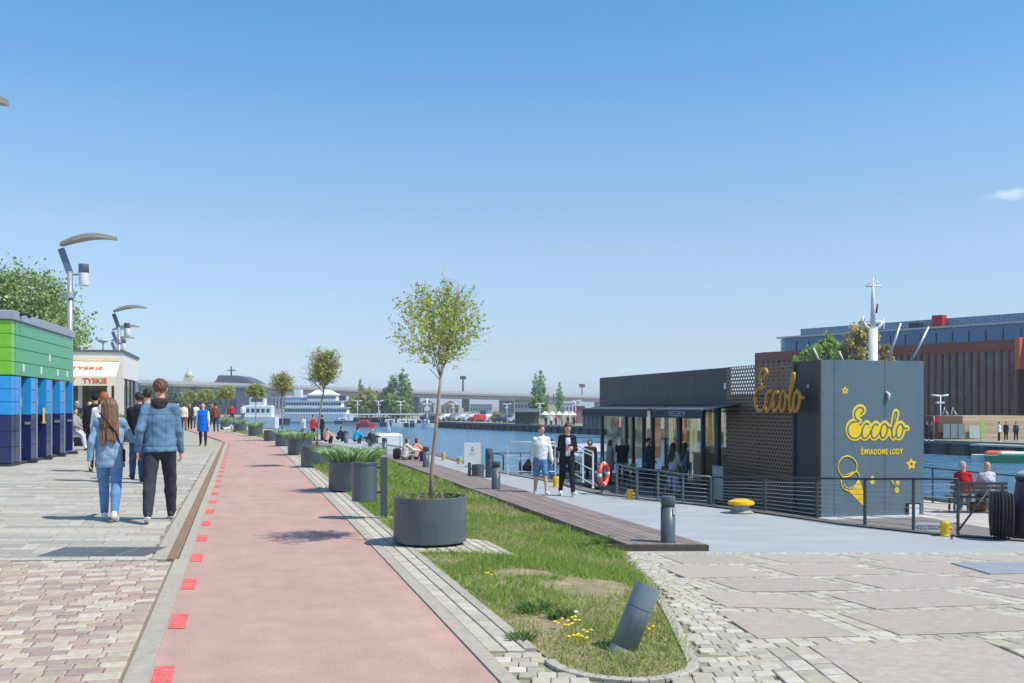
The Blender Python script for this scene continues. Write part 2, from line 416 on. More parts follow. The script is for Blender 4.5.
def ustrip(mb, u0, u1, Y0, Y1, ln, top, gap, bev, c, a, lnv=0):
    Y = Y0
    while Y < Y1:
        l = ln * (1 + random.uniform(-lnv, lnv)); Yb = min(Y + l, Y1)
        stone(mb, (UX(u0, Y), Y), (UX(u1, Y), Y), (UX(u1, Yb), Yb), (UX(u0, Yb), Yb), top, gap, bev, jit(c, a)); Y = Yb
KC = srgb(176, 168, 154)
kb = MB()
ustrip(kb, -2.04, -1.9, 3.2, 10.05, 1.0, .012, .002, .004, KC, .05)
ustrip(kb, -2.0, -1.9, 10.05, 44, 1.0, .012, .002, .004, KC, .05)
ustrip(kb, -2.26, -2.12, 10.05, 44, 1.0, .012, .002, .004, KC, .05)
ustrip(kb, 0.0, .10, 3.2, 60, 1.0, .012, .002, .004, KC, .05)
tag(kb.build('kerb_strip', M_stone), kind='structure')
# drain
dr = MB(); M_rust = mat('rusty_grate', srgb(158, 130, 108), .8, metal=.0, var=.25, scale=9)
for uu in (-2.115, -2.075, -2.045, -2.01): pass
Y = 10.1
while Y < 44:
    st = .03 if Y < 20 else .06
    stone(dr, (UX(-2.115, Y), Y), (UX(-2.01, Y), Y), (UX(-2.01, Y + st * .6), Y + st * .6), (UX(-2.115, Y + st * .6), Y + st * .6), .008, .001, .001, None); Y += st
sheet('drain_bed', lambda Y: UX(-2.12, Y), lambda Y: UX(-2.0, Y), rng_Y(10.05, 44, 30), 1, -.012, mat('drain_dark', srgb(70, 58, 50), .8))
tag(dr.build('drain_grate', M_rust), 'narrow rusty brown drain grate running beside the red bike path', 'drain')
# red dashes
rd = MB(); M_red = mat('red_paint', srgb(226, 96, 92), .8, var=.12, scale=30, detail=8, c2=srgb(216, 112, 104)); speckle(M_red, 55, .22); speckle(M_red, 9, .12)
Y = 5.45
while Y < 60:
    Yb = Y + .5
    V = [(UX(-1.888, Y), Y, .004), (UX(-1.775, Y), Y, .004), (UX(-1.775, Yb), Yb, .004), (UX(-1.888, Yb), Yb, .004)]
    rd.add(V, [(0, 1, 2, 3)]); Y += 1.5
tag(rd.build('painted_dashes', M_red), kind='structure')
# near-left cobbles
cb = MB()
pal = [srgb(182, 166, 150), srgb(172, 152, 140), srgb(192, 182, 164), srgb(166, 152, 142), srgb(186, 174, 158), srgb(176, 164, 144), srgb(162, 143, 134), srgb(196, 184, 170), srgb(178, 156, 144)]
v = 0
def uv2(u, v): return (-.067 + .965 * u - .2623 * v, 5.6 + .2623 * u + .965 * v)
# v coordinate: rows are parallel to q through (u,v)
while v < 9.0:
    dv = random.uniform(.105, .15); u = -2.06
    while u > -8.5:
        du = random.uniform(.11, .23)
        A = uv2(u - du, v - 2.0); B = uv2(u, v - 2.0); C = uv2(u, v - 2.0 + dv); D = uv2(u - du, v - 2.0 + dv)
        if max(p[1] for p in (A, B, C, D)) < 9.98 - .0 * u and min(p[1] for p in (A, B)) > 3.2:
            stone(cb, A, B, C, D, .012 + random.uniform(-.004, .005), .004, .009, jit(random.choice(pal), .08))
        u -= du
    v += dv
tag(cb.build('cobbles', M_stone), kind='structure')
sheet('cobble_bed', lambda Y: UX(-14, Y), lambda Y: UX(-2.04, Y), rng_Y(3, 10.02, 10), 4, -.006, mat('cobble_joint', srgb(140, 126, 112), .95, var=.2, scale=12))
# left slab pavement
sl_ = MB(); gp_ = [srgb(172, 166, 153), srgb(164, 158, 146), srgb(178, 172, 159), srgb(172, 162, 150), srgb(183, 177, 164), srgb(160, 156, 148)]
Y = 10.02; row = 0
while Y < 34:
    h_ = .30 if row % 3 else .12; uL = -12; u = -2.27 - random.uniform(0, .05); band = (row % 3 == 0)
    while u > uL:
        du = random.uniform(.12, .2) if band else random.choice((.45, .8, .95, .62, .3, .16))
        a = u - du
        stone(sl_, (UX(a, Y), Y), (UX(u, Y), Y), (UX(u, Y + h_), Y + h_), (UX(a, Y + h_), Y + h_), .010, .004, .004,
              jit(srgb(188, 184, 171) if band or du < .2 else random.choice(gp_), .05))
        u = a
    Y += h_; row += 1
tag(sl_.build('pavement', M_stone), kind='structure')
sheet('pavement_bed', lambda Y: UX(-16, Y), lambda Y: UX(-2.26, Y), rng_Y(10.02, 44, 12), 4, -.006, mat('pave_joint', srgb(134, 128, 116), .95, var=.2, scale=12))
sheet('pavement_far', lambda Y: UX(-22, Y), lambda Y: UX(-2.0, Y), rng_Y(34, 110, 14), 4, .0, M_far_pave)
# inspection cover, four lids
cv = thing('inspection_cover', 'long grey metal inspection cover set in the pavement', 'cover', (0, 0, 0))
xa = [gp(41, 556).x, gp(66, 556).x, gp(90, 556).x, gp(120, 556).x, gp(149, 556).x]
Ya, Yb = gp(90, 557.5).y, gp(90, 548.5).y
for i in range(4):
    c_ = MB(); x0, x1 = xa[i] + .01, xa[i + 1] - .01
    sk = .0
    c_.box(x0, x1, Ya, Yb, .0, .017, bev=.003)
    k = x0 + .03
    while k < x1 - .05:
        if i >= 2: c_.box(k, k + .02, Ya + .04, Yb - .04, .016, .021)
        k += .05 if i == 2 else .09
    c_.build('lid', mat('cover_steel', srgb(112, 116, 118), .55, metal=.4, var=.15), cv)

# ---- right paving: island outline
def BX(Y): return 1.12 + .064 * (Y - 6.2)
def island(X, Y):
    """inside the grass island"""
    if Y > 15.8 and X < UX(4.5, Y): return (X - pathX(Y)) / 1.036 > .42
    L = UX(.42, Y); Rr = BX(Y) - .02
    if X < L or X > Rr or Y < 5.62: return False
    r = .42; cy = 5.62 + r
    if Y < cy:
        if X > Rr - r and math.hypot(X - (Rr - r), Y - cy) > r: return False
        rl = .5; cyl = 5.62 + rl
        if Y < cyl and X < UX(.42, cyl) + rl and math.hypot(X - (UX(.42, cyl) + rl), Y - cyl) > rl: return False
    return Y < 15.7
SC = [srgb(190, 184, 168), srgb(180, 173, 156), srgb(198, 192, 178), srgb(170, 164, 150), srgb(186, 177, 157)]
st = MB()
# rows beside the path
for r_ in range(2): ustrip(st, .102 + r_ * .117, .217 + r_ * .117, 6.3, 62, .13, .010 + .002 * r_, .0045, .007, srgb(188, 181, 166), .16, .18)
ustrip(st, .336, .415, 6.35, 62, .6, .015, .002, .006, srgb(178, 171, 158), .08)
# band right of the island (three rows) and bottom fill
def free_setts(test, x0, x1, y0, y1, s, skew=0.03, ang=0):
    Y = y0; r = 0
    while Y < y1:
        X = x0 + (r % 2) * s * .5
        while X < x1:
            l = s * random.uniform(.9, 1.1)
            x = X - skew * (Y - 6)
            c = (x + s / 2, Y + s / 2)
            if test(*c): stone(st, (x, Y), (x + l, Y), (x + l, Y + s), (x, Y + s), .010 + random.uniform(-.002, .003), .003, .006, jit(random.choice(SC), .06))
            X += l
        Y += s; r += 1
BW = .42
def below(X, Y):
    u = (X - pathX(Y)) / 1.036
    if u < .12 or X > BX(Y) + BW: return False
    if Y > 6.3 and X < BX(Y): return False
    return not island(X, Y) and not near_edge(X, Y)
def near_edge(X, Y):
    return any(island(X + a, Y + b) for a, b in ((.07, 0), (-.07, 0), (0, .07), (0, -.07)))
free_setts(below, -.4, 2.6, 4.3, 15.6, .115, -.064)
# kerb around the island tip
outline = []
for k in range(0, 400):
    pass
def edge_pts():
    pts = []; Rr = lambda Y: BX(Y) - .02 ; r = .42
    Y = 15.6
    while Y > 5.62 + r: pts.append((Rr(Y), Y)); Y -= .5
    cx, cy = Rr(6) - r, 5.62 + r
    for i in range(8): t = -i / 7 * math.pi / 2; pts.append((cx + r * math.cos(t), cy + r * math.sin(t)))
    rl = .5; cyl = 5.62 + rl; cxl = UX(.42, cyl) + rl
    for i in range(1, 8): t = -math.pi / 2 - i / 7 * math.pi / 2 * .92; pts.append((cxl + rl * math.cos(t), cyl + rl * math.sin(t)))
    return pts
ep = edge_pts(); ek = MB()
for (x0, y0), (x1, y1) in zip(ep, ep[1:]):
    d = Vector((x1 - x0, y1 - y0)); 
    if d.length < .02: continue
    nn = Vector((-d.y, d.x)).normalized() * .035
    stone(ek, (x0 - nn.x, y0 - nn.y), (x1 - nn.x, y1 - nn.y), (x1 + nn.x, y1 + nn.y), (x0 + nn.x, y0 + nn.y), .018, .0, .005, jit(srgb(178, 172, 160), .06))
tag(ek.build('grass_kerb', M_stone), kind='structure')
# slabs and their sett strips
sb = MB(); slabs = []; fills = []
pitchY = 1.46; pitchX = 1.36
rows = [(5.05 - pitchY, 0.0), (5.05, .52), (6.6, 1.22 - pitchX), (8.03, 1.62 - pitchX), (9.52, 2.3 - pitchX * 2), (11.2, 2.0 - pitchX), (13.3, 2.5 - pitchX)]
def in_slab(X, Y):
    for (a, b, c, d) in slabs:
        if c <= Y <= d:
            x = X + .03 * (Y - 6)
            if a <= x <= b: return True
    return False
for i, (y0, xo) in enumerate(rows):
    y1 = (rows[i + 1][0] - .27) if i + 1 < len(rows) else 15.2
    for k in range(0, 14):
        a = xo + k * pitchX; b = a + 1.09
        lim = BX((y0 + y1) / 2) + BW + .03 * ((y0 + y1) / 2 - 6)
        if b < lim + .25:
            if b > lim + .03: fills.append((lim, b, y0, y1))
            continue
        a = max(a, lim)
        slabs.append((a, b, y0, y1))
        sk = lambda x, y: (x - .03 * (y - 6), y)
        stone(sb, sk(a, y0), sk(b, y0), sk(b, y1), sk(a, y1), .014, .006, .004, jit(srgb(178, 166, 154), .045))
tag(sb.build('paving_slabs', M_stone), kind='structure')
def sett(x0, x1, y0, y1, sk=.03):
    f_ = lambda x, y: (x - sk * (y - 6), y)
    stone(st, f_(x0, y0), f_(x1, y0), f_(x1, y1), f_(x0, y1), .010 + random.uniform(-.002, .003), .004, .006, jit(random.choice(SC), .07))
for (a, b, y0, y1) in fills:
    nr = max(1, round((y1 - y0) / .12)); nc = max(1, round((b - a) / .13))
    for q in range(nr):
        for c_ in range(nc): sett(a + (b - a) * c_ / nc, a + (b - a) * (c_ + 1) / nc, y0 + (y1 - y0) * q / nr, y0 + (y1 - y0) * (q + 1) / nr)
for i, (y0, xo) in enumerate(rows):
    y1 = (rows[i + 1][0] - .27) if i + 1 < len(rows) else 15.2
    ye = rows[i + 1][0] if i + 1 < len(rows) else 15.62
    for r_ in range(2 if ye - y1 < .3 else 3):                       # strip across
        hh = (ye - y1) / (2 if ye - y1 < .3 else 3); ya = y1 + r_ * hh; X = BX(ya) + BW + .03 * (ya - 6) + (r_ % 2) * .0
        while X < 9.9: l = random.uniform(.10, .17); sett(X, X + l, ya, ya + hh); X += l
    for k in range(0, 14):                                           # strips between neighbours
        b = xo + k * pitchX + 1.09; lim = BX(y0) + BW + .03 * (y0 - 6)
        if b < lim or b > 10: continue
        nrow = max(1, round((y1 - y0) / .12)); hh = (y1 - y0) / nrow
        for q in range(nrow): sett(b, b + .135, y0 + q * hh, y0 + q * hh + hh); sett(b + .135, b + .27, y0 + q * hh, y0 + q * hh + hh)
# pads of setts under the first planter and the bin
def pad(cx0, cx1, Y0, Y1):
    Y = Y0; r = 0
    while Y < Y1:
        u = cx0 
        while u < cx1:
            stone(st, (UX(u, Y), Y), (UX(u + .115, Y), Y), (UX(u + .115, Y + .12), Y + .12), (UX(u, Y + .12), Y + .12), .012, .005, .01, jit(random.choice(SC), .07)); u += .115
        Y += .12; r += 1
for PY, hw in ((11.2, .62), (13.7, .2), (18.15, .5), (25.4, .5), (31.6, .5)): pad(.42, .42 + (1.0 if PY == 11.2 else .6 if PY > 14 else .35), PY - hw, PY + hw)
tag(st.build('setts', M_stone), kind='structure')
sheet('sett_bed', lambda Y: UX(.1, Y), lambda Y: UX(.42, Y) if Y > 6.4 else 2, rng_Y(4, 62, 50), 16, -.008, M_joint)
sheet('slab_bed', lambda Y: (BX(Y) - .04) if Y > 6.1 else .6, lambda Y: quayX(Y) - .3, rng_Y(4, 15.66, 60, 1), 90, -.008, M_joint)
# quay surface
sheet('quay_surface', lambda Y: UX(5.78, Y) if Y > 16.0 else BX(Y) + .1, lambda Y: quayX(Y) - .3, [15.62, 15.99, 16.01] + [16.5 + .5 * i for i in range(60)] + [47 + 2 * i for i in range(20)], 8, .0, M_quay)
# far quay beside the deck
# steel plate
pl = MB(); P = [gp(951, 565), gp(990, 576), gp(1024, 575), gp(1024, 565)]
stone(pl, (P[0].x, P[0].y - .0), (P[1].x, P[1].y), (P[2].x + 1.6, P[2].y), (P[3].x + 1.4, P[3].y + .1), .03, 0, .004, None); 
tag(pl.build('steel_plate', mat('plate_steel', srgb(168, 170, 172), .5, metal=.2)), 'pale steel cover plate lying on the paving at the right edge', 'cover plate')

# ---- grass ground and blades
sheet('grass_soil', lambda Y: UX(.42, Y), lambda Y: (BX(Y) - .03) if Y < 15.8 else UX(4.56, Y), rng_Y(6.05, 62, 110), 14, .0, M_soil)
sheet('grass_soil', lambda Y: UX(.42, Y) + max(0, .5 - math.sqrt(max(0, .25 - (6.12 - Y) ** 2))), lambda Y: BX(Y) - .02 - max(0, .42 - math.sqrt(max(0, .1764 - max(0, (6.04 - Y)) ** 2))), [5.66, 5.7, 5.8, 5.9, 6.05], 8, .0, M_soil)
rs = np.random.RandomState(3)
def vnoise(x, y, s, seed):
    r = np.random.RandomState(seed); T = r.rand(64, 64); X = x * s; Y = y * s
    i = np.floor(X).astype(int); j = np.floor(Y).astype(int); fx = X - i; fy = Y - j; fx = fx * fx * (3 - 2 * fx); fy = fy * fy * (3 - 2 * fy)
    g = lambda a, b: T[a % 64, b % 64]
    return (g(i, j) * (1 - fx) * (1 - fy) + g(i + 1, j) * fx * (1 - fy) + g(i, j + 1) * (1 - fx) * fy + g(i + 1, j + 1) * fx * fy)
zfv = np.vectorize(zf); islv = np.vectorize(island)
VB = []; CB = []
def blades(N, Y0, Y1, w0, h0, pw=1.0, cluster=None, hue=None):
    Y = Y0 + (Y1 - Y0) * rs.rand(N) ** pw; U = .42 + rs.rand(N) * 4.15
    pX = np.vectorize(pathX)(Y); X = pX + 1.036 * U
    ok = islv(X, Y) & ~((U < 1.45) & (np.abs(Y - 11.2) < .62)) & ~((U < .8) & (np.abs(Y - 13.7) < .2)); X, Y = X[ok], Y[ok]
    # soil patch
    wb = vnoise(X, Y, 4.2, 9) * .7; bare = np.maximum(0, 1.3 - wb - np.hypot((X - .75) / .5, (Y - 8.9) / .75)) * 1.6 + np.maximum(0, 1.2 - wb - np.hypot((X - .1) / .5, (Y - 9.4) / .3)) * 1.5 + np.maximum(0, 1.1 - wb - np.hypot((X - .3) / .3, (Y - 7.1) / .5)) + np.maximum(0, 1.2 - wb - np.hypot((X - .6) / .9, (Y - 12.6) / .5)) + np.maximum(0, 1.2 - wb - np.hypot((X + 1.2) / .5, (Y - 16.5) / 1.2))
    dn = vnoise(X, Y, .9, 1) * .6 + vnoise(X, Y, 3.1, 2) * .4
    keep = rs.rand(len(X)) < np.clip(.25 + dn * 1.5 - bare * 1.7, .03, 1); X, Y, dn = X[keep], Y[keep], dn[keep]
    n = len(X); lush = vnoise(X, Y, 1.4, 5); 
    h = h0 * (.35 + 1.1 * rs.rand(n)) * (.5 + lush * 1.1); wd = w0 * (.6 + .8 * rs.rand(n))
    a = rs.rand(n) * 2 * np.pi; ln = rs.rand(n) * 1.8 * h; la = rs.rand(n) * 2 * np.pi; Z = zfv(X, Y) - .004
    c, s = np.cos(a), np.sin(a)
    p0 = np.stack([X - c * wd, Y - s * wd, Z], 1); p1 = np.stack([X + c * wd, Y + s * wd, Z], 1)
    p2 = np.stack([X + np.cos(la) * ln, Y + np.sin(la) * ln, Z + h], 1)
    VB.append(np.stack([p0, p1, p2], 1).reshape(-1, 3))
    dry = np.clip(vnoise(X, Y, .8, 7) * 1.3 - .5 + (rs.rand(n) < .16) * .6, 0, 1)[:, None]
    base = np.array([.25, .38, .065]) * (1 - dry) + np.array([.50, .44, .22]) * dry
    base = base * (.7 + .6 * rs.rand(n))[:, None]; CB.append(np.repeat(base, 3, 0))
blades(95000, 5.6, 12, .0045, .05, 1.0)
blades(80000, 12, 24, .008, .07, 1.1)
blades(70000, 24, 62, .02, .11, 1.2)
Vg = np.concatenate(VB); Cg = np.concatenate(CB)
M_grass = mat('grass_blades', (1, 1, 1), .6, var=.05, vc=True, spec=.3)
for m_ in (M_grass,):
    n = m_.node_tree; p = n.nodes['Principled BSDF']; tr = n.nodes.new('ShaderNodeBsdfTranslucent'); src = p.inputs['Base Color'].links[0].from_socket
    n.links.new(src, tr.inputs[0]); ms = n.nodes.new('ShaderNodeMixShader'); ms.inputs[0].default_value = .4
    n.links.new(p.outputs[0], ms.inputs[1]); n.links.new(tr.outputs[0], ms.inputs[2]); n.links.new(ms.outputs[0], n.nodes['Material Output'].inputs[0])
tag(link('grass', np_mesh('grass', Vg, np.arange(len(Vg)).reshape(-1, 3), M_grass, smooth=False, col_=Cg)), 'rough green and straw coloured grass on the verge', 'grass', kind='stuff')

# ---- wooden deck strip
M_wood = mat('weathered_boards', (1, 1, 1), .85, var=.2, scale=3, vc=True, aniso=(1, 1, 1), bump=.3, bscale=50)
dk = MB(); u0, u1 = 4.55, 5.78; nb = 8
Yd = [15.88] + [18 + 2 * i for i in range(24)]
for i in range(nb):
    a = u0 + (u1 - u0) * i / nb; b = a + (u1 - u0) / nb - .012
    Yc = 15.88 + random.uniform(0, .06)
    while Yc < 62:
        Yn = min(62, Yc + random.uniform(3.2, 4.2)); c = jit(srgb(140, 126, 120), .13)
        def P(u, Y, z): X = UX(u, Y); return (X, Y, -.75 + z)
        segs = [Yc, Yn] if not (Yc < 42 < Yn) else [Yc, 42, Yn]
        for s0, s1 in zip(segs, segs[1:]):
            dk.add([P(a, s0, .02), P(b, s0, .02), P(b, s1 - .01, .02), P(a, s1 - .01, .02), P(a, s0, .1), P(b, s0, .1), P(b, s1 - .01, .1), P(a, s1 - .01, .1)],
               [(3, 2, 1, 0), (4, 5, 6, 7), (0, 1, 5, 4), (1, 2, 6, 5), (2, 3, 7, 6), (3, 0, 4, 7)], 0, c)
        Yc = Yn
tag(dk.build('boardwalk', M_wood), kind='structure')
db = MB()
for s0, s1 in ((15.95, 42), (42, 62)):
    db.add([(UX(u, Y), Y, z) for z in (-.8, -.735) for (u, Y) in ((4.58, s0), (5.74, s0), (5.74, s1), (4.58, s1))], [(3, 2, 1, 0), (4, 5, 6, 7), (0, 1, 5, 4), (1, 2, 6, 5), (2, 3, 7, 6), (3, 0, 4, 7)])
db.add([(1.45, 15.84, -.79), (3.12, 15.84, -.79), (3.12, 15.875, -.79), (1.45, 15.875, -.79), (1.45, 15.84, -.655), (3.12, 15.84, -.655), (3.12, 15.875, -.655), (1.45, 15.875, -.655)], [(3, 2, 1, 0), (4, 5, 6, 7), (0, 1, 5, 4), (1, 2, 6, 5), (2, 3, 7, 6), (3, 0, 4, 7)])
tag(db.build('boardwalk_edge', mat('dark_timber', srgb(84, 74, 66), .9, var=.2)), kind='structure')
# ================================================================== objects
M_steel = mat('dark_steel', srgb(74, 84, 92), .45, metal=.0, var=.06, scale=8, coat=.2)
M_planter = mat('planter_steel', srgb(78, 90, 97), .42, var=.10, scale=2.5, coat=.15, aniso=(3, 3, .5), c2=srgb(88, 98, 104))
M_bolt = mat('bollard_paint', srgb(82, 94, 100), .4, var=.08, scale=5, coat=.2)
M_white = mat('white_paint', (.78, .78, .77), .5, var=.04)
M_galv = mat('galvanised', srgb(176, 180, 182), .4, metal=.5, var=.1)
M_dark = mat('dark_paint', srgb(44, 50, 56), .5, var=.1)
M_yel = mat('yellow_paint', srgb(232, 186, 30), .5, var=.12, scale=10)
M_bark = mat('young_bark', srgb(150, 136, 120), .9, var=.3, scale=20, aniso=(1, 1, .3), bump=.4)
M_soil2 = mat('planter_soil', srgb(112, 102, 88), .95, var=.35, scale=20, bump=.6)
def leafmat(name, c, tl=.35, var=.12):
    m = mat(name, (1, 1, 1), .55, var=var, vc=True, spec=.35, scale=3)
    n = m.node_tree; p = n.nodes['Principled BSDF']; tr = n.nodes.new('ShaderNodeBsdfTranslucent'); src = p.inputs['Base Color'].links[0].from_socket
    n.links.new(src, tr.inputs[0]); ms = n.nodes.new('ShaderNodeMixShader'); ms.inputs[0].default_value = tl
    n.links.new(p.outputs[0], ms.inputs[1]); n.links.new(tr.outputs[0], ms.inputs[2]); n.links.new(ms.outputs[0], n.nodes['Material Output'].inputs[0]); return m
M_leaf = leafmat('leaf', None, .5)

# ---------------------------------------------------------------- leaves helper
def leaf_quads(C, size, rs_, cols, elong=1.6, updir=None, jitc=.25):
    """C (n,3) centres -> vertices and quads of small pointed leaves"""
    n = len(C); a = rs_.normal(size=(n, 3)); a /= np.linalg.norm(a, axis=1)[:, None]
    b = rs_.normal(size=(n, 3)); b -= a * (a * b).sum(1)[:, None]; b /= np.linalg.norm(b, axis=1)[:, None]
    s_ = size * (.6 + .8 * rs_.rand(n))[:, None]
    V = np.stack([C - a * s_ * elong / 2, C + b * s_ / 2, C + a * s_ * elong / 2, C - b * s_ / 2], 1).reshape(-1, 3)
    cc = np.array(cols)[rs_.randint(0, len(cols), n)] * (1 + jitc * (rs_.rand(n, 1) * 2 - 1))
    return V, np.arange(4 * n).reshape(-1, 4), np.repeat(cc, 4, 0)

# ---------------------------------------------------------------- planters
def make_planter(label, r=.41, h=.53):
    t = thing('round_planter', label, 'planter', group='round planters along the bike path')
    b = MB(); b.lathe([(r - .03, 0.025), (r - .005, .03), (r, .045), (r, h - .004), (r - .004, h), (r - .016, h), (r - .018, h - .09), (0.01, h - .09)], 56); b.build('shell', M_planter, t)
    b = MB(); b.lathe([(r - .07, 0), (r - .07, .028), (.01, .028)], 32); b.build('foot', M_dark, t)
    b = MB()
    rr = [0.001, .1, .2, .3, r - .022]; V = []
    n_ = 26
    for q in rr:
        for k in range(n_): a = 2 * math.pi * k / n_; V.append((q * math.cos(a), q * math.sin(a), h - .055 + .025 * (1 - q / r) + random.uniform(-.012, .012)))
    F = [(i * n_ + k, i * n_ + n_ + k, i * n_ + n_ + (k + 1) % n_, i * n_ + (k + 1) % n_) for i in range(len(rr) - 1) for k in range(n_)]
    F = [tuple(f) for f in F]
    b.add(V, F, smooth=True); b.build('soil', M_soil2, t)
    return t
def plc(Y, u=.55): return Vector((UX(u, Y), Y, zf(UX(u, Y), Y) + .012))
T1p = gp(430, 549); T1 = Vector(((430 - 512) * .01122, 11.22, .012))
planters = []
p0 = make_planter('largest round dark grey planter in front with a young tree growing in it'); p0.location = T1; planters.append(p0)
plist = [(18.15, 352, 'dark grey planter full of spiky leaves right behind the litter bin', .42), (25.3, 317, 'dark grey tree planter standing second from the front of the tree planters', .40),
         (31.6, 300, 'dark grey planter with low green leaves just left of the second tree', .38), (38.5, 284, 'narrow looking dark planter with leaves behind the low leafy one', .33),
         (44.4, 272, 'dark grey planter under the slim third tree', .36), (51.5, 255.5, 'grey planter with a tuft of leaves where the path starts to bend', .37),
         (59, 240, 'grey planter topped with red flowers beside the path bend', .37), (66, 226, 'farthest grey planter near the strolling crowd', .37)]
PP = {}
for Y, px, lb, r in plist:
    o = dup(p0, ((px - HX) * Y / FP, Y, zf((px - HX) * Y / FP, Y) + .012), label=lb, scale=r / .41); PP[Y] = o

def flower_plant(name, label, loc, r, n, h, colors, seed, group=None, flowers=None):
    rs_ = np.random.RandomState(seed)
    a = rs_.rand(n) * 2 * np.pi; q = np.sqrt(rs_.rand(n)) * r * .9; bx, by = np.cos(a) * q, np.sin(a) * q
    dx, dy = np.cos(a) * (.25 + .9 * q / r) + rs_.normal(size=n) * .35, np.sin(a) * (.25 + .9 * q / r) + rs_.normal(size=n) * .35
    L = h * (.55 + .6 * rs_.rand(n)); wd = .017 * (.7 + .7 * rs_.rand(n)) * (r / .4)
    px_, py_ = -np.sin(a + rs_.normal(size=n)), np.cos(a + rs_.normal(size=n))
    V = []
    for t_, ww in ((0, .6), (.45, 1.1), (.8, .8), (1, .05)):
        x = bx + dx * L * .75 * t_ ** 1.4; y = by + dy * L * .75 * t_ ** 1.4; z = L * (t_ - .32 * t_ ** 3)
        V.append(np.stack([x - px_ * wd * ww, y - py_ * wd * ww, z], 1)); V.append(np.stack([x + px_ * wd * ww, y + py_ * wd * ww, z], 1))
    V = np.stack(V, 1).reshape(-1, 3); b = np.arange(n)[:, None] * 8
    Q = np.concatenate([b + np.array([[0, 1, 3, 2]]), b + np.array([[2, 3, 5, 4]]), b + np.array([[4, 5, 7, 6]])])
    cc = np.array(colors)[rs_.randint(0, len(colors), n)] * (.75 + .5 * rs_.rand(n, 1)); C = np.repeat(cc, 8, 0)
    t = thing(name, label, 'plant', loc, group=group)
    link('foliage', np_mesh('foliage', V, Q, M_leaf, False, C), t)
    if flowers:
        k = 60 if r > .3 else 30
        P_ = np.stack([rs_.normal(size=k) * r * .5, rs_.normal(size=k) * r * .5, h * (.75 + .3 * rs_.rand(k))], 1)
        V, Q, C = leaf_quads(P_, .05, rs_, flowers, 1.0); link('blossom', np_mesh('blossom', V, Q, M_leaf, False, C), t)
    return t
gcol = [srgb(156, 192, 132), srgb(178, 206, 150), srgb(124, 164, 104), srgb(206, 220, 196)]
flower_plant('spiky_plant', 'grey green spiky leaves spilling over the planter behind the bin', tuple(Vector(PP[18.15].location) + Vector((0, 0, .50))), .44, 620, .40, gcol, 1, 'leafy plants in the planters')
flower_plant('spiky_plant', 'low spiky leaves in the planter left of the second tree', tuple(Vector(PP[31.6].location) + Vector((0, 0, .46))), .42, 500, .36, gcol, 2, 'leafy plants in the planters')
flower_plant('spiky_plant', 'small tuft of leaves in the narrow looking planter', tuple(Vector(PP[38.5].location) + Vector((0, 0, .4))), .3, 250, .34, gcol, 3, 'leafy plants in the planters')
flower_plant('spiky_plant', 'tuft of leaves in the planter at the path bend', tuple(Vector(PP[51.5].location) + Vector((0, 0, .44))), .36, 250, .4, gcol, 4, 'leafy plants in the planters')
flower_plant('flowering_plant', 'green leaves with red blossoms in a far planter', tuple(Vector(PP[59].location) + Vector((0, 0, .44))), .36, 250, .4, gcol, 5, 'leafy plants in the planters', flowers=[srgb(190, 40, 50), srgb(220, 60, 60)])
flower_plant('flowering_plant', 'leaves with dark red blossoms in the farthest planter', tuple(Vector(PP[66].location) + Vector((0, 0, .44))), .36, 250, .5, gcol, 6, 'leafy plants in the planters', flowers=[srgb(150, 40, 50)])
# weeds in the first planter
flower_plant('weed', 'few short weeds round the foot of the front tree', (T1.x, T1.y, T1.z + .48), .36, 110, .09, [srgb(120, 140, 70), srgb(150, 150, 100)], 8)

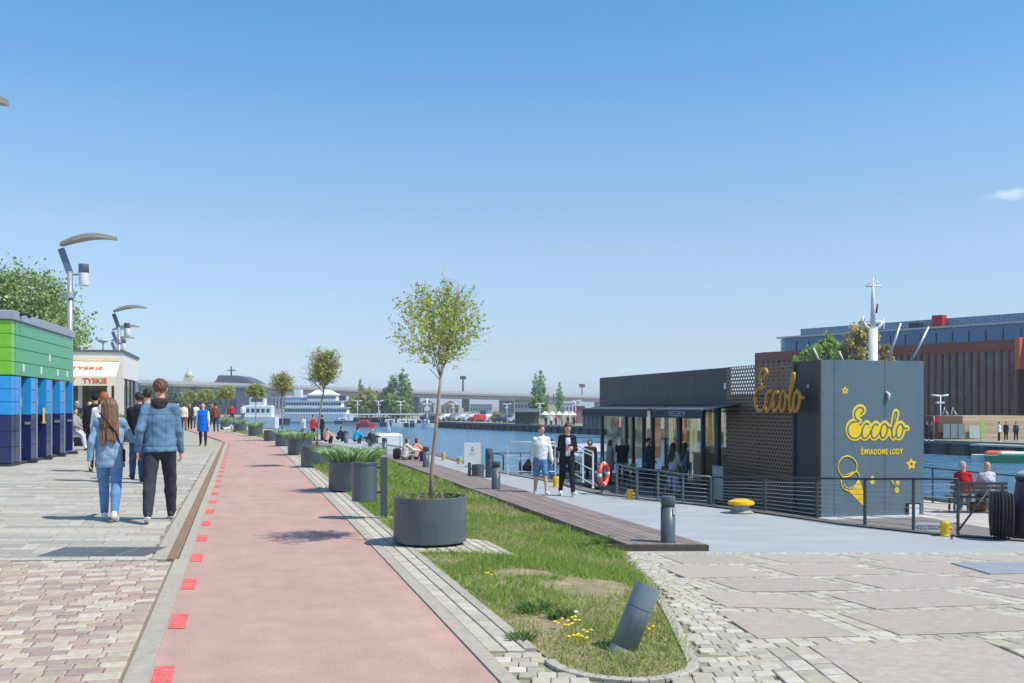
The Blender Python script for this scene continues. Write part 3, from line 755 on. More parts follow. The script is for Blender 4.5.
# ---------------------------------------------------------------- branching trees
def branch_tree(label, loc, fork, top, rad, seed, nleaf, lsz, cols, lean=(0, 0), tr=.03, sparse=1.0, group=None, cat='tree', squash=.8, n1=7, flat=.0, thin=1.0, up=0.0):
    """trunk with limbs and twigs that fill a crown; leaves sit on the twigs"""
    rr = random.Random(seed); rs_ = np.random.RandomState(seed)
    t = thing('young_tree', label, cat, loc, group=group)
    tb = MB(); ex, ey = lean
    tp = [Vector((ex * s * s + .012 * math.sin(s * 5 + seed), ey * s * s, fork * s)) for s in (0, .2, .4, .6, .8, 1)]
    tb.tube(tp, [tr * 1.15, tr, tr * .95, tr * .88, tr * .8, tr * .75], 8)
    F = tp[-1]; cz = fork + (top - fork) * .52; C = Vector((F.x, F.y, cz)); hz = (top - fork) * .52
    pts = []
    def grow(p, d, L, r, lvl):
        lim_ = rr.uniform(.78, 1.22)
        n_ = 5; q = Vector(p); path = [Vector(q)]
        for i in range(n_):
            d = (d + Vector((rr.gauss(0, .10), rr.gauss(0, .10), rr.gauss(0, .08) + (.05 if lvl else .07)))).normalized(); q = q + d * L / n_; path.append(Vector(q))
            e = Vector(((q.x - C.x) / rad, (q.y - C.y) / rad, (q.z - C.z) / hz)).length
            if e > lim_: break
            if lvl < 2 + (thin > .7) and i >= 0:
                for k in range(2 if lvl else 3):
                    if rr.random() < (.85 if lvl < 2 else .55):
                        ax = d.cross(Vector((rr.gauss(0, 1), rr.gauss(0, 1), rr.gauss(0, 1)))).normalized()
                        nd = (Matrix.Rotation(rr.uniform(.45, 1.0), 3, ax) @ d)
                        grow(q, nd, L * rr.uniform(.38, .6), r * .55, lvl + 1)
        rad_ = [max(.0014, r * (1 - .7 * i / len(path)) * (thin if lvl else 1)) for i in range(len(path))]
        tb.tube(path, rad_, 5 if lvl < 2 else 3, cap=False)
        if lvl >= 1:
            for a, b in zip(path, path[1:]):
                for k in range(4 if lvl > 1 else 2): pts.append(a.lerp(b, rr.random()))
    for i in range(n1):
        az = 2 * math.pi * (i + rr.uniform(-.3, .3)) / n1; el = min(1.35, (1.2 if i % 3 == 0 else rr.uniform(.35, .95)) + up)
        d = Vector((math.cos(az) * math.cos(el), math.sin(az) * math.cos(el), math.sin(el)))
        grow(F + Vector((0, 0, -rr.uniform(0, .08) * fork * .3)), d, max(rad, hz) * 1.45, tr * .5 * thin, 0)
    grow(F, Vector((0, 0, 1)), hz * 1.9, tr * .55, 0)
    P_ = np.array([tuple(p) for p in pts]); P_ = P_[rs_.randint(0, len(P_), nleaf)] + rs_.normal(size=(nleaf, 3)) * lsz * .9
    V, Q, Cc = leaf_quads(P_, lsz, rs_, cols, 1.7)
    tb.build('trunk', M_bark, t); link('crown', np_mesh('crown', V, Q, M_leaf, False, Cc), t)
    return t
lc = [srgb(200, 212, 112), srgb(174, 198, 100), srgb(216, 218, 136), srgb(150, 178, 96), srgb(222, 196, 170)]
b1 = T1 + Vector((.02, 0, .47))
branch_tree('young tree with a thin pale trunk and sparse yellow green leaves in the largest planter', b1, 1.38, 2.36, .66, 17, 4300, .023, lc[:4] * 3 + lc[4:], lean=(.10, 0), tr=.022, n1=7, thin=.60, up=.22)
p_ = PP[25.3].location; branch_tree('second young tree with a denser rounded crown in a planter', (p_.x, p_.y, .48), 1.45, 2.45, .52, 12, 2400, .036, lc, lean=(.18, 0), tr=.028, thin=.8, up=.2)
p_ = PP[44.4].location; branch_tree('third young tree with a slim straight trunk and small crown', (p_.x - .1 + .55, p_.y, .45), 1.5, 2.6, .54, 13, 1900, .045, lc, lean=(.0, 0), tr=.032, thin=.9, up=.2)
for k, (px, Y, lb) in enumerate(((256, 68, 'small round tree in front of the white yacht'), (226, 74, 'small round tree just right of the woman in blue'), (206, 82, 'small round tree above the head of the woman in blue'), (190, 90, 'leftmost small round tree of the far row'))):
    branch_tree(lb, ((px - HX) * Y / FP, Y, 0), 1.9, 2.95 - .1 * (k > 1), .72, 20 + k, 2600, .08, [srgb(180, 188, 112), srgb(150, 170, 96), srgb(200, 196, 136)], tr=.04, n1=6)

# ---------------------------------------------------------------- litter bin on a post
bz = 0
bt = thing('litter_bin', 'dark grey cylindrical litter bin hung on a square post by the path', 'litter bin', (gp(384, 519).x, gp(384, 519).y, .012))
b = MB(); b.box(-.045, .045, -.03, .03, 0, .84, bev=.004); b.build('post', M_steel, bt)
b = MB(); b.box(-.09, .09, -.07, .07, 0, .01); b.build('base_plate', M_steel, bt)
b = MB(); b.lathe([(.01, .235), (.165, .235), (.172, .245), (.172, .765), (.168, .77), (.158, .77), (.156, .5), (.01, .5)], 36, cx=-.27, cy=0); b.build('bucket', M_bolt, bt)
for z_ in (.34, .68): MB().box(-.11, -.04, -.012, .012, z_, z_ + .03).build('bracket', M_steel, bt)
b = MB(); b.lathe([(.170, .735), (.180, .735), (.180, .75), (.170, .75)], 36, cx=-.27); b.build('rim', M_steel, bt)

# ---------------------------------------------------------------- bollards
def make_bollard(label):
    t = thing('bollard', label, 'bollard', group='round steel bollards on the boardwalk')
    b = MB(); b.lathe([(.135, 0), (.135, .012), (.118, .014), (.118, .57)], 36); b.build('body', M_bolt, t)
    b = MB(); b.lathe([(.117, .572), (.104, .574), (.104, .600), (.117, .602)], 36); b.build('light_slot', M_dark, t)
    b = MB(); b.lathe([(.118, .602), (.118, .735), (.114, .742), (.01, .742)], 36); b.build('cap', M_bolt, t)
    b = MB(); b.box(.06, .1, -.115, -.09, .46, .56); b.build('sticker', mat('sticker', srgb(200, 202, 198), .6), t)
    return t
bo = make_bollard('nearest upright grey bollard at the end of the boardwalk'); bo.location = gp(668, 542, -.65)
for (px, py, lb, h) in ((496, 489, 'grey bollard on the boardwalk just left of the man in shorts', .69), (426, 467, 'grey bollard right of the two seated women', .69), (384.5, 454, 'grey bollard in front of the small white moored boat', .69),
                        (346, 443, 'farthest grey bollard beyond the person in bright blue', .69)):
    dup(bo, tuple(gp(px, py, -.65)), label=lb)
# taller post and low bins by the sign
pt = thing('power_post', 'tall grey cylindrical service post on the quay near the white sign', 'post', tuple(gp(489, 477.5, -.748)))
b = MB(); b.lathe([(.12, 0), (.12, .93), (.115, .94), (.01, .94)], 32); b.build('body', M_bolt, pt)
b = MB(); b.box(-.04, .04, -.128, -.11, .62, .76); b.build('socket_flap', M_dark, pt)
for i in range(1): pass
lb_ = thing('ash_bin', 'low wide grey cylindrical bin beside its thin post near the white sign', 'bin', tuple(gp(478, 479, -.748)))
b = MB(); b.lathe([(.19, 0), (.195, .01), (.195, .45), (.185, .46), (.17, .46), (.17, .40), (.01, .40)], 36); b.build('drum', M_bolt, lb_)
b = MB(); b.box(-.32, -.22, -.04, .04, 0, .52); b.build('side_post', M_steel, lb_)
b = MB(); b.box(-.23, -.18, -.01, .01, .3, .34); b.build('bracket', M_steel, lb_)
# fallen bollard in the grass
fp0 = gp(619, 651)
fb = thing('leaning_bollard', 'broken grey bollard leaning to the right in the grass', 'bollard', (fp0.x, fp0.y, fp0.z - .05))
r_ = .084; Lb = .50
b = MB(); b.lathe([(r_, .075), (r_, .335), (r_ - .004, .337), (r_ - .004, .343), (r_, .345), (r_, Lb - .008), (r_ - .004, Lb), (r_ - .01, Lb), (r_ - .012, Lb - .02), (.01, Lb - .02)], 40)
o1 = b.build('body', mat('scratched_paint', srgb(112, 126, 134), .42, var=.2, scale=9, aniso=(6, 6, .6), coat=.15), fb)
b = MB(); b.lathe([(r_ - .012, 0), (r_ + .001, .0), (r_ + .001, .076), (r_ - .01, .076)], 40); o2 = b.build('bare_foot', mat('bare_foot', srgb(178, 172, 166), .8, var=.25, scale=12), fb)
fb.rotation_euler = (R(-6), R(23), 0)

# ---------------------------------------------------------------- yellow mooring bollards
def moor(label, p, r, h, kind=0, m=M_yel):
    t = thing('mooring_bollard', label, 'mooring bollard', tuple(p))
    if kind == 0:
        b = MB(); b.lathe([(r * .9, 0), (r, .02), (r * .7, h * .25), (r * .66, h * .55), (r * .8, h * .6)], 28); b.build('base', mat('moor_base', srgb(150, 152, 150), .6, var=.3), t)
        b = MB(); b.lathe([(r * .9, h * .58), (r * 1.05, h * .66), (r * 1.0, h * .85), (r * .5, h), (.01, h)], 28, sx=1.05); b.build('cap', m, t)
    else:
        b = MB(); b.lathe([(r * 1.15, 0), (r * 1.15, .02), (r, .03), (r, h * .55), (r * 1.1, h * .9), (r * .9, h), (.01, h)], 24); b.build('body', m, t)
        b = MB(); b.tube([(-r * 1.6, 0, h * .55), (r * 1.6, 0, h * .55)], r * .3, 10); b.build('cross_bar', m, t)
    return t
moor('large yellow capped mooring bollard on the quay by the railing', gp(741, 513, -.748), .26, .30)
moor('yellow mooring post with a short cross bar near the last railing post', gp(945, 536, -.748), .075, .26, 1)
moor('small yellow mooring post under the terrace railing', gp(630, 499, -.748), .075, .24, 1)
moor('yellow mooring post between the two walking men', gp(556, 487, -.748), .085, .30, 1)
M_yo = mat('old_yellow', srgb(196, 168, 110), .8, var=.3, scale=12)
moor('faded yellow mooring post just right of the front tree trunk', gp(443.5, 460, -.748), .075, .34, 1, M_yo)
moor('faded pale mooring post left of the white sign', gp(459.5, 464, -.748), .09, .28, 1, M_yo)
# white sign
sg = thing('pavement_sign', 'white free standing sign board on the quay', 'sign', tuple(gp(472.5, 467, -.748)))
b = MB(); b.box(-.31, .31, -.02, .02, .04, .91, bev=.008); b.build('board', M_white, sg)
for x_ in (-.28, .16): MB().box(x_, x_ + .12, -.16, .16, 0, .04).build('foot', M_galv, sg)
b = MB(); b.box(-.05, .05, -.026, -.021, .60, .67); b.box(-.03, .03, -.026, -.021, .70, .76); b.box(-.12, .12, -.026, -.021, .52, .535); b.box(-.09, .09, -.026, -.021, .45, .46)
b.build('print', mat('grey_print', srgb(150, 152, 160), .8), sg)

# ---------------------------------------------------------------- railings
def railing(name, label, pts, zb, h=1.0, mats_=(M_steel, M_galv), cables=6, spacing=None, top=.022, pw=.022, cat='railing', botrail=False):
    """pts: list of XY posts; rails run between them"""
    o = thing(name, label, cat, (pts[0][0], pts[0][1], 0)); ox, oy = pts[0][0], pts[0][1]
    zb = zb if hasattr(zb, '__len__') else [zb] * len(pts)
    H_ = h if hasattr(h, '__len__') else [h] * len(pts)
    Pn = [Vector((x - ox, y - oy, z)) for (x, y), z in zip(pts, zb)]
    for i, p in enumerate(Pn):
        j = min(i + 1, len(Pn) - 1); k = max(i - 1, 0); a = math.atan2((Pn[j] - Pn[k]).y, (Pn[j] - Pn[k]).x)
        b = MB(); M = Matrix.Translation(p) @ Matrix.Rotation(a, 4, 'Z')
        b.box(-pw * .5, pw * .5, -pw * 1.3, pw * 1.3, 0, H_[i] - .02, M=M); b.box(-pw * 2, pw * 2, -pw * 2.4, pw * 2.4, 0, .01, M=M)
        b.build('post', mats_[0], o)
    b = MB(); b.tube([p + Vector((0, 0, q)) for p, q in zip(Pn, H_)], top, 8); b.build('top_rail', mats_[0], o)
    for k in range(cables):
        zz_ = [.1 + (q - .2) * k / max(1, cables - 1) for q in H_]
        b = MB(); b.tube([p + Vector((0, 0, q)) for p, q in zip(Pn, zz_)], .007 if not botrail else .016, 6); b.build('cable', mats_[1], o)
    return o
rp = [(gp(617, 495, -.75)), gp(637, 499.5, -.75), gp(658, 501, -.75), gp(683, 503.5, -.75), gp(711, 505.5, -.75)]
railing('terrace_railing', 'dark steel railing with horizontal wires along the terrace edge left part', [(p.x, p.y) for p in rp], -.75, [.79, .76, .73, .69, .66], cables=6, mats_=(mat('railing_grey', srgb(104, 112, 118), .4, metal=.3), M_galv))
rp = [gp(713, 505.8, -.75), gp(765, 512, -.75), gp(817, 519, -.75), gp(865, 526, -.75), gp(913.5, 531, -.75), gp(958, 535.6, -.75)]
railing('quay_railing', 'long dark railing with horizontal wires in front of the grey kiosk', [(p.x, p.y) for p in rp], -.75, [.66, .75, .83, .90, .96, 1.0], cables=8, pw=.026, mats_=(mat('railing_dark', srgb(58, 66, 72), .4, metal=.2), M_galv))
# white gangway rails
g1 = [gp(508, 475, -.75), gp(532, 475.5, -.75), gp(555, 475, -.75)]
railing('gangway_barrier', 'white tube barrier crossing behind the man in the white hoodie', [(p.x, p.y) for p in g1], -.73, 1.08, cables=3, botrail=True, mats_=(M_white, M_white), top=.02, pw=.02)
g2 = [gp(593, 488.5, -.75), gp(583, 484, -.75), gp(573, 480, -.75)]
railing('gangway_railing', 'white sloping gangway railing behind the man in the dark jacket', [(p.x, p.y) for p in g2], [-.74, -.7, -.62], 1.0, cables=3, botrail=True, mats_=(M_white, M_white), top=.02, pw=.02)
# quay railing, dark, left of the white barrier
b = MB()
# lifebuoy hung on the first post
lfp = gp(603.5, 494, -.75)
lb2 = thing('lifebuoy', 'orange red lifebuoy with white bands at the gangway entrance', 'lifebuoy', (lfp.x, lfp.y - .02, -.75 + .52)); lb2.rotation_euler = (0, 0, R(62))
def torus(R1, r2, a0=0, a1=2 * math.pi, n=40, m=12):
    P_ = [(R1 * math.cos(a0 + (a1 - a0) * i / n), 0, R1 * math.sin(a0 + (a1 - a0) * i / n)) for i in range(n + 1)]
    q = MB(); q.tube(P_, r2, m, cap=True); return q
for k in range(4):
    a = k * math.pi / 2 + .2
    torus(.27, .058, a, a + 1.25, 14).build('ring', mat('orange_ring', srgb(226, 84, 58), .5), lb2)
    torus(.27, .060, a + 1.26, a + 1.56, 5).build('white_band', M_white, lb2)
b = MB(); b.box(-.03, .03, .03, .07, -.52, .45); b.build('holder', M_steel, lb2)

# ================================================================== kiosk
K = thing('ice_cream_kiosk', 'dark grey box shaped kiosk with yellow lettering and glazed terrace front', 'kiosk', (8.0, 26.0, -1.4), math.atan2(.245, .9695))
def kx(px): r = (px - HX) / FP; return (26 * r - 8) / (.9695 - .245 * r)          # front face: pixel -> local x
def kzf(px, py): Yq = 26 + .245 * kx(px); return CH - (py - HY) * Yq / FP + 1.4
def kt(px, off=0):
    r = (px - HX) / FP; bx, by = 8 + .9695 * off, 26 + .245 * off; return (bx - by * r) / (.245 + .9695 * r)
def kzl(px, py, off=0): t_ = kt(px, off); Yq = 26 + .245 * off + .9695 * t_; return CH - (py - HY) * Yq / FP + 1.4
M_panel = mat('panel_grey', srgb(98, 117, 126), .45, var=.07, scale=1.6, aniso=(1.6, 1.6, .25), coat=.1)
M_panel_d = mat('panel_anthracite', srgb(52, 58, 65), .5, var=.06, scale=1)
KH, KL, KW = 4.15, 17.3, 3.09; F0 = 2.95; B0 = 5.25
b = MB(); b.box(.02, KW - .02, .03, 1.17, .0, KH - .03); b.box(.02, KW - .02, 1.172, B0, .0, KH - .85); b.build('storage_block', M_panel_d, K)
# front cladding panels with seams
seams = [kx(820.6), kx(834), kx(884.5), kx(923.5)]
for a, c in zip(seams, seams[1:]):
    b = MB(); b.box(a + .006, c - .006, -.012, .028, .06, KH, bev=.003); b.build('front_panel', M_panel, K)
b = MB(); b.box(-.012, .018, -.01, 1.16, .05, KH, bev=.003); b.build('side_panel', M_panel_d, K)
b = MB(); b.box(-.05, KW + .35, -.10, -.014, .0, .055); b.build('plinth', M_white, K)
for xr_ in (seams[0] + .06, seams[1] - .06, seams[1] + .06, seams[2] - .06, seams[2] + .06, seams[3] - .06):
    b = MB()
    for q_ in range(7): b.lathe([(.012, 0), (.010, .004), (.001, .005)], 6, cx=xr_, cy=.3 + q_ * .6)
    o_ = b.build('rivet_row', M_panel_d, K); o_.rotation_euler = (R(90), 0, 0); o_.location = (0, -.0125, 0); tag(o_, kind='stuff')
# glass
mg = bpy.data.materials.new('glass'); mg.use_nodes = True; n = mg.node_tree; n.nodes.clear()
o_ = n.nodes.new('ShaderNodeOutputMaterial'); tr = n.nodes.new('ShaderNodeBsdfTransparent'); gl = n.nodes.new('ShaderNodeBsdfGlossy'); ms = n.nodes.new('ShaderNodeMixShader'); fr = n.nodes.new('ShaderNodeMath'); fr.operation = 'MULTIPLY_ADD'; lw = n.nodes.new('ShaderNodeLayerWeight'); lw.inputs['Blend'].default_value = .5; pw = n.nodes.new('ShaderNodeMath'); pw.operation = 'POWER'; pw.inputs[1].default_value = 4; n.links.new(lw.outputs['Facing'], pw.inputs[0]); n.links.new(pw.outputs[0], fr.inputs[0]); fr.inputs[1].default_value = .45; fr.inputs[2].default_value = .04
tr.inputs[0].default_value = (.93, .95, .95, 1); gl.inputs['Roughness'].default_value = .03
n.links.new(fr.outputs[0], ms.inputs[0]); n.links.new(tr.outputs[0], ms.inputs[1]); n.links.new(gl.outputs[0], ms.inputs[2]); n.links.new(ms.outputs[0], o_.inputs[0])
M_glass = mg
M_glass_late = mg
# roof and fascia over the glazed part
b = MB(); b.box(.02, KW, B0 + .002, KL, F0, F0 + .12); b.box(.02, .10, B0 + .002, KL, F0 + .121, KH)
b.build('roof', M_panel_d, K)
y = B0 + .01; fs = [B0 + .01, 7.6, 9.9, 12.2, 14.6, KL + .01]
for a, c in zip(fs, fs[1:]):
    b = MB(); b.box(-.012, .017, a + .008, c - .008, F0 - .02, KH, bev=.003); b.build('fascia_panel', M_panel_d, K)
b = MB(); b.box(.02, .14, KL - .12, KL, 0, F0 - .001); b.build('end_post', M_dark, K); b = MB(); b.box(KW - .14, KW - .02, KL - .12, KL, 0, F0 - .001); b.build('end_post', M_dark, K)
b = MB(); b.box(.15, KW - .15, KL - .07, KL - .06, .08, F0 - .004); b.build('window_pane', M_glass_late, K)
b = MB(); b.box(0.0, KW, B0 + .002, KL, 0.0, .06); b.build('floor', mat('kiosk_floor', srgb(110, 100, 90), .7), K)
mull = sorted([kt(x) for x in (642.5, 651.5, 678, 701.5, 716, 727.3)] + [KL - .15, kt(625), kt(632)])
mull = [B0 + .05] + [m_ for m_ in mull if m_ > B0 + .3]
for m_ in mull:
    b = MB(); wd = .06 if m_ not in (mull[1], mull[3]) else .12
    b.box(.0, .12, m_ - wd, m_ + wd, .06, F0 - .022); b.build('mullion', M_dark, K)
for a, c in zip(mull, mull[1:]):
    if c - a < .35: continue
    b = MB(); b.box(.05, .058, a + .05, c - .05, .08, F0 - .03); b.build('window_pane', M_glass, K)
bm = [B0 + .05 + 1.35 * i for i in range(9)] + [KL - .16]
for m_ in bm:
    b = MB(); b.box(KW - .12, KW - .02, m_ - .05, m_ + .05, .06, F0 - .002); b.build('mullion', M_dark, K)
for a, c in zip(bm, bm[1:]):
    b = MB(); b.box(KW - .07, KW - .062, a + .05, c - .05, .08, F0 - .004); b.build('window_pane', M_glass, K)
# translucent blinds added inside rear and end glazing to brighten the dark windows
def added_blind_mat(nm, c):
    if nm in MATS: return MATS[nm]
    m = mat(nm, c, .9, var=.04); n = m.node_tree; p = n.nodes['Principled BSDF']; tr = n.nodes.new('ShaderNodeBsdfTranslucent'); tr.inputs[0].default_value = c + (1,)
    ms = n.nodes.new('ShaderNodeMixShader'); ms.inputs[0].default_value = .7; n.links.new(p.outputs[0], ms.inputs[1]); n.links.new(tr.outputs[0], ms.inputs[2]); n.links.new(ms.outputs[0], n.nodes['Material Output'].inputs[0]); return m
bls = [added_blind_mat('added_blind_cream', srgb(238, 230, 206)), added_blind_mat('added_blind_mint', srgb(190, 216, 196)), added_blind_mat('added_blind_cream', None), added_blind_mat('added_blind_peach', srgb(226, 178, 130))]
for i, (a, c) in enumerate(zip(bm, bm[1:])):
    for j in range(3):
        if (i * 3 + j) % 4 == 2: continue
        ya = a + .08 + (c - a - .16) * j / 3; yb = ya + (c - a - .16) / 3 - .05
        MB().box(KW - .16, KW - .157, ya, yb, .9 - .12 * ((i + j) % 3), F0 - .1).build('blind', bls[(i + j * 2) % 4], K)
for j in range(4): MB().box(.25 + j * .66, .25 + j * .66 + .5, KL - .16, KL - .157, .7, F0 - .1).build('blind', bls[j], K)
# awnings
M_awn = mat('awning_cloth', srgb(62, 70, 80), .8, var=.08)
def awning(y0, y1, z0, z1, txt=None):
    b = MB(); D = 1.32
    b.add([(-.015, y0, z0), (-.015, y1, z0), (-D, y1, z1), (-D, y0, z1), (-.015, y0, z0 - .02), (-.015, y1, z0 - .02), (-D, y1, z1 - .02), (-D, y0, z1 - .02)],
          [(3, 2, 1, 0), (4, 5, 6, 7), (0, 1, 5, 4), (1, 2, 6, 5), (2, 3, 7, 6), (3, 0, 4, 7)])
    a = b.build('awning', M_awn, K)
    b = MB(); n_ = 26
    for i in range(n_):
        ya, yb = y0 + (y1 - y0) * i / n_, y0 + (y1 - y0) * (i + 1) / n_; o1, o2 = .012 * math.sin(i * 1.3), .012 * math.sin((i + 1) * 1.3)
        b.add([(-D - .002 + 0, ya, z1), (-D - .002, yb, z1), (-D - .01 + o2, yb, z1 - .27), (-D - .01 + o1, ya, z1 - .27)], [(0, 1, 2, 3)])
    b.build('valance', M_awn, a)
    b = MB(); b.tube([(-D, y0, z1 + .01), (-D, y1, z1 + .01)], .028, 8); b.build('front_bar', mat('awning_bar', srgb(150, 156, 160), .4, metal=.3), a)
    for yy in (y0 + .1, y1 - .1):
        b = MB(); b.tube([(-.03, yy, z0 - .25), (-D + .03, yy, z1 - .03)], .02, 6); b.build('arm', M_dark, a)
    if txt:
        me = text_mesh(txt, .24, .003, shear=.2); me.materials.append(mat('awning_print', srgb(176, 184, 192), .8))
        o = link('lettering', me, a); o.location = (-D - .028, (y0 + y1) / 2 - .1, z1 - .14); o.rotation_euler = (R(90), 0, R(-90))
awning(kt(703, -1.3), kt(653, -1.3), 3.02, 2.84, 'FREEZEROM')
awning(kt(648, -1.3), kt(583, -1.3), 3.02, 2.84)
b = MB(); b.add([(-.015, B0 + .1, 2.96), (-.015, kt(703, -1.3), 2.96), (-.7, kt(703, -1.3), 2.86), (-.7, B0 + .1, 2.86)], [(3, 2, 1, 0)]); b.build('short_awning', M_awn, K)
# perforated screen : rows of pointed oval holes in a thin brown sheet
M_perf = mat('perforated_bronze', srgb(140, 116, 100), .45, metal=.25, var=.08)
b = MB(); cw, chh = .155, .105; y0, y1 = 1.18, B0; zc = .08; xw = -.07
ny = int((y1 - y0) / cw); cw = (y1 - y0) / ny; nz = int((KH + .0 - zc) / (chh)); chh = (KH - zc) / nz
for iz in range(nz):
    for iy in range(ny):
        sh = cw / 2 if iz % 2 else 0
        a = y0 + iy * cw + sh; c = a + cw
        if c > y1 + .001: continue
        z0 = zc + iz * chh; zm = z0 + chh / 2; z1 = z0 + chh; ym = (a + c) / 2
        oval = [(ym, z0 + .002), (c - .014, zm), (ym, z1 - .002), (a + .014, zm)]
        cell = [(a, z0), (c, z0), (c, z1), (a, z1)]
        mids = [(ym, z0), (c, zm), (ym, z1), (a, zm)]
        for xx in (xw, xw + .012):
            V = [(xx, q[0], q[1]) for q in cell + mids + oval]
            Fq = []
            Fq += [(0, 4, 8, 11), (0, 11, 7)] and [(0, 4, 8), (0, 8, 11), (0, 11, 7), (4, 1, 8), (1, 5, 9), (1, 9, 8), (5, 2, 9), (2, 6, 10), (2, 10, 9), (6, 3, 10), (3, 7, 11), (3, 11, 10)]
            b.add(V, Fq)
scr = b.build('perforated_screen', M_perf, K)
b = MB()
for yy in (y0, (y0 + y1) / 2, y1 - .04): b.box(-.058, -.014, yy, yy + .04, .06, KH - .01)
b.build('screen_frame', M_dark, scr)
# --- script lettering
ST = {'E': [[(300, 300), (322, 285), (330, 262), (312, 242), (278, 242), (248, 268), (236, 308), (250, 343), (285, 362)],
            [(282, 366), (222, 366), (186, 392), (170, 432), (180, 480), (210, 510), (250, 517), (290, 498), (318, 462)]],
      'c': [[(378, 392), (362, 380), (334, 398), (314, 440), (312, 490), (328, 516), (352, 514), (388, 480), (402, 448)]],
      'c2': [[(472, 400), (456, 384), (430, 398), (410, 438), (406, 484), (420, 514), (446, 514), (480, 484), (496, 456)]],
      'o': [[(545, 386), (518, 396), (500, 440), (500, 490), (514, 516), (536, 512), (560, 480), (570, 430), (562, 398), (545, 386)], [(560, 400), (585, 425), (606, 420)]],
      'l': [[(606, 440), (640, 380), (664, 318), (664, 284), (650, 280), (640, 312), (626, 380), (614, 450), (616, 508), (632, 518), (656, 484)]],
      'o2': [[(705, 388), (680, 398), (660, 446), (660, 494), (674, 516), (696, 512), (718, 480), (730, 430), (722, 400), (705, 388)], [(722, 402), (744, 432), (770, 430)]]}
def seg2(P, a, b_):
    ab = np.array(b_) - np.array(a); t_ = np.clip(((P - a) @ ab) / max(ab @ ab, 1e-9), 0, 1); return np.linalg.norm(P - a - t_[..., None] * ab, axis=-1)
def smooth_poly(p, it=2):
    for _ in range(it):
        q = [p[0]]
        for a, c in zip(p, p[1:]): q += [(a[0] * .75 + c[0] * .25, a[1] * .75 + c[1] * .25), (a[0] * .25 + c[0] * .75, a[1] * .25 + c[1] * .75)]
        p = q + [p[-1]]
    return p
STR = [smooth_poly(s_) for k in ST.values() for s_ in k]
def letter_mesh(rad, sc_, thick, h, fill=None):
    """strokes in traced units, scaled by sc_ (metres per unit), extruded along local Y"""
    lo = np.array([(130 - rad - 4) * sc_, -thick * 1.5 - h, -(560 + rad) * sc_]); hi = np.array([(800 + rad + 4) * sc_, thick * 1.5 + h, -(215 - rad - 20) * sc_])
    def fn(g):
        P = np.stack([g[:, 0, :, 0], -g[:, 0, :, 2]], -1) / sc_
        d = np.full(P.shape[:2], 1e9)
        for s_ in STR:
            for a, c in zip(s_, s_[1:]): d = np.minimum(d, seg2(P, a, c))
        d = d - rad
        if fill:
            for (cx, cy, r) in fill: d = np.minimum(d, np.hypot(P[..., 0] - cx, P[..., 1] - cy) - r)
        d = d * sc_
        yy = np.abs(g[0, :, 0, 1]) - thick
        return np.maximum(d[:, None, :], yy[None, :, None])
    return sdf_mesh(fn, lo, hi, h)
u_ = 1 / 9.11 * .0271                                    # metres per traced unit on the front face
fillE = [(290, 285, 45), (240, 440, 62), (355, 450, 38), (452, 450, 38), (535, 450, 34), (695, 450, 34), (280, 470, 45), (600, 470, 40), (645, 440, 22)]
M_ylw = mat('sign_yellow', srgb(250, 212, 24), .5, var=.02)
x_o = kx(830); z_o = kzf(870, 380)
V, Q = letter_mesh(27, u_, .006, .011, fillE); o = link('yellow_lettering', np_mesh('yellow_lettering', V, Q, M_ylw, False), K); o.location = (x_o, -.018, z_o)
V, Q = letter_mesh(7.5, u_, .005, .008); o2 = link('letter_strokes', np_mesh('letter_strokes', V, Q, M_panel, False), o); o2.location = (0, -.008, 0)
# side sign, gold
u2 = (kzl(775, 368) - kzl(775, 418)) / 330 
ys0, ys1 = kt(752, -.3), kt(806, -.3); wsc = (ys0 - ys1) / (800 - 130)
V, Q = letter_mesh(10, 1.0, 6, 3.0)
V = V.copy(); Vn = np.stack([-.30 - V[:, 1] * .006, ys0 - (V[:, 0] - 130) * wsc, 0 * V[:, 0]], 1)
slope_z0 = kzl(778, 392)
Vn[:, 2] = slope_z0 + (-(V[:, 2]) * -1 + 390) * u2 * 1.02 
M_gold = mat('gold_letters', srgb(206, 150, 48), .5, metal=.0, var=.08)
sgn = link('gold_lettering', np_mesh('gold_lettering', Vn, Q[:, ::-1], M_gold, False), K)
b = MB()
for f_ in (.12, .4, .62, .8): yy = ys0 - f_ * (ys0 - ys1); b.tube([(-.05, yy, slope_z0 - .1), (-.27, yy, slope_z0 - .1)], .02, 6)
b.build('sign_bracket', M_dark, sgn)
# small words
me = text_mesh('ŚWIADOME LODY', .17, .004, space=1.12, bold=.006); me.materials.append(M_ylw); o = link('small_lettering', me, K); o.location = ((kx(862) + kx(900)) / 2, -.02, kzf(880, 452)); o.rotation_euler = (R(90), 0, 0)
o.scale = (.82, 1.15, 1)
def star(cx, cz, r, hole=.38, rot=0):
    b = MB(); outer = []; inner = []
    for i in range(10): a = rot + math.pi / 2 + i * math.pi / 5; q = r if i % 2 == 0 else r * .52; outer.append((cx + q * math.cos(a), cz + q * math.sin(a))); inner.append((cx + q * hole * math.cos(a), cz + q * hole * math.sin(a)))
    V = [(x, -.017, z) for x, z in outer] + [(x, -.017, z) for x, z in inner] + [(x, -.0125, z) for x, z in outer]
    F = [(i, (i + 1) % 10, 10 + (i + 1) % 10, 10 + i) for i in range(10)] + [(i, 20 + i, 20 + (i + 1) % 10, (i + 1) % 10) for i in range(10)]
    b.add(V, F); return b
star(kx(844.8), kzf(844.8, 390.5), .115).build('star', M_ylw, K); star(kx(911), kzf(911, 464), .17, .36, .1).build('star', M_ylw, K)
b = star(kx(872), kzf(872, 482), .09, .1); 
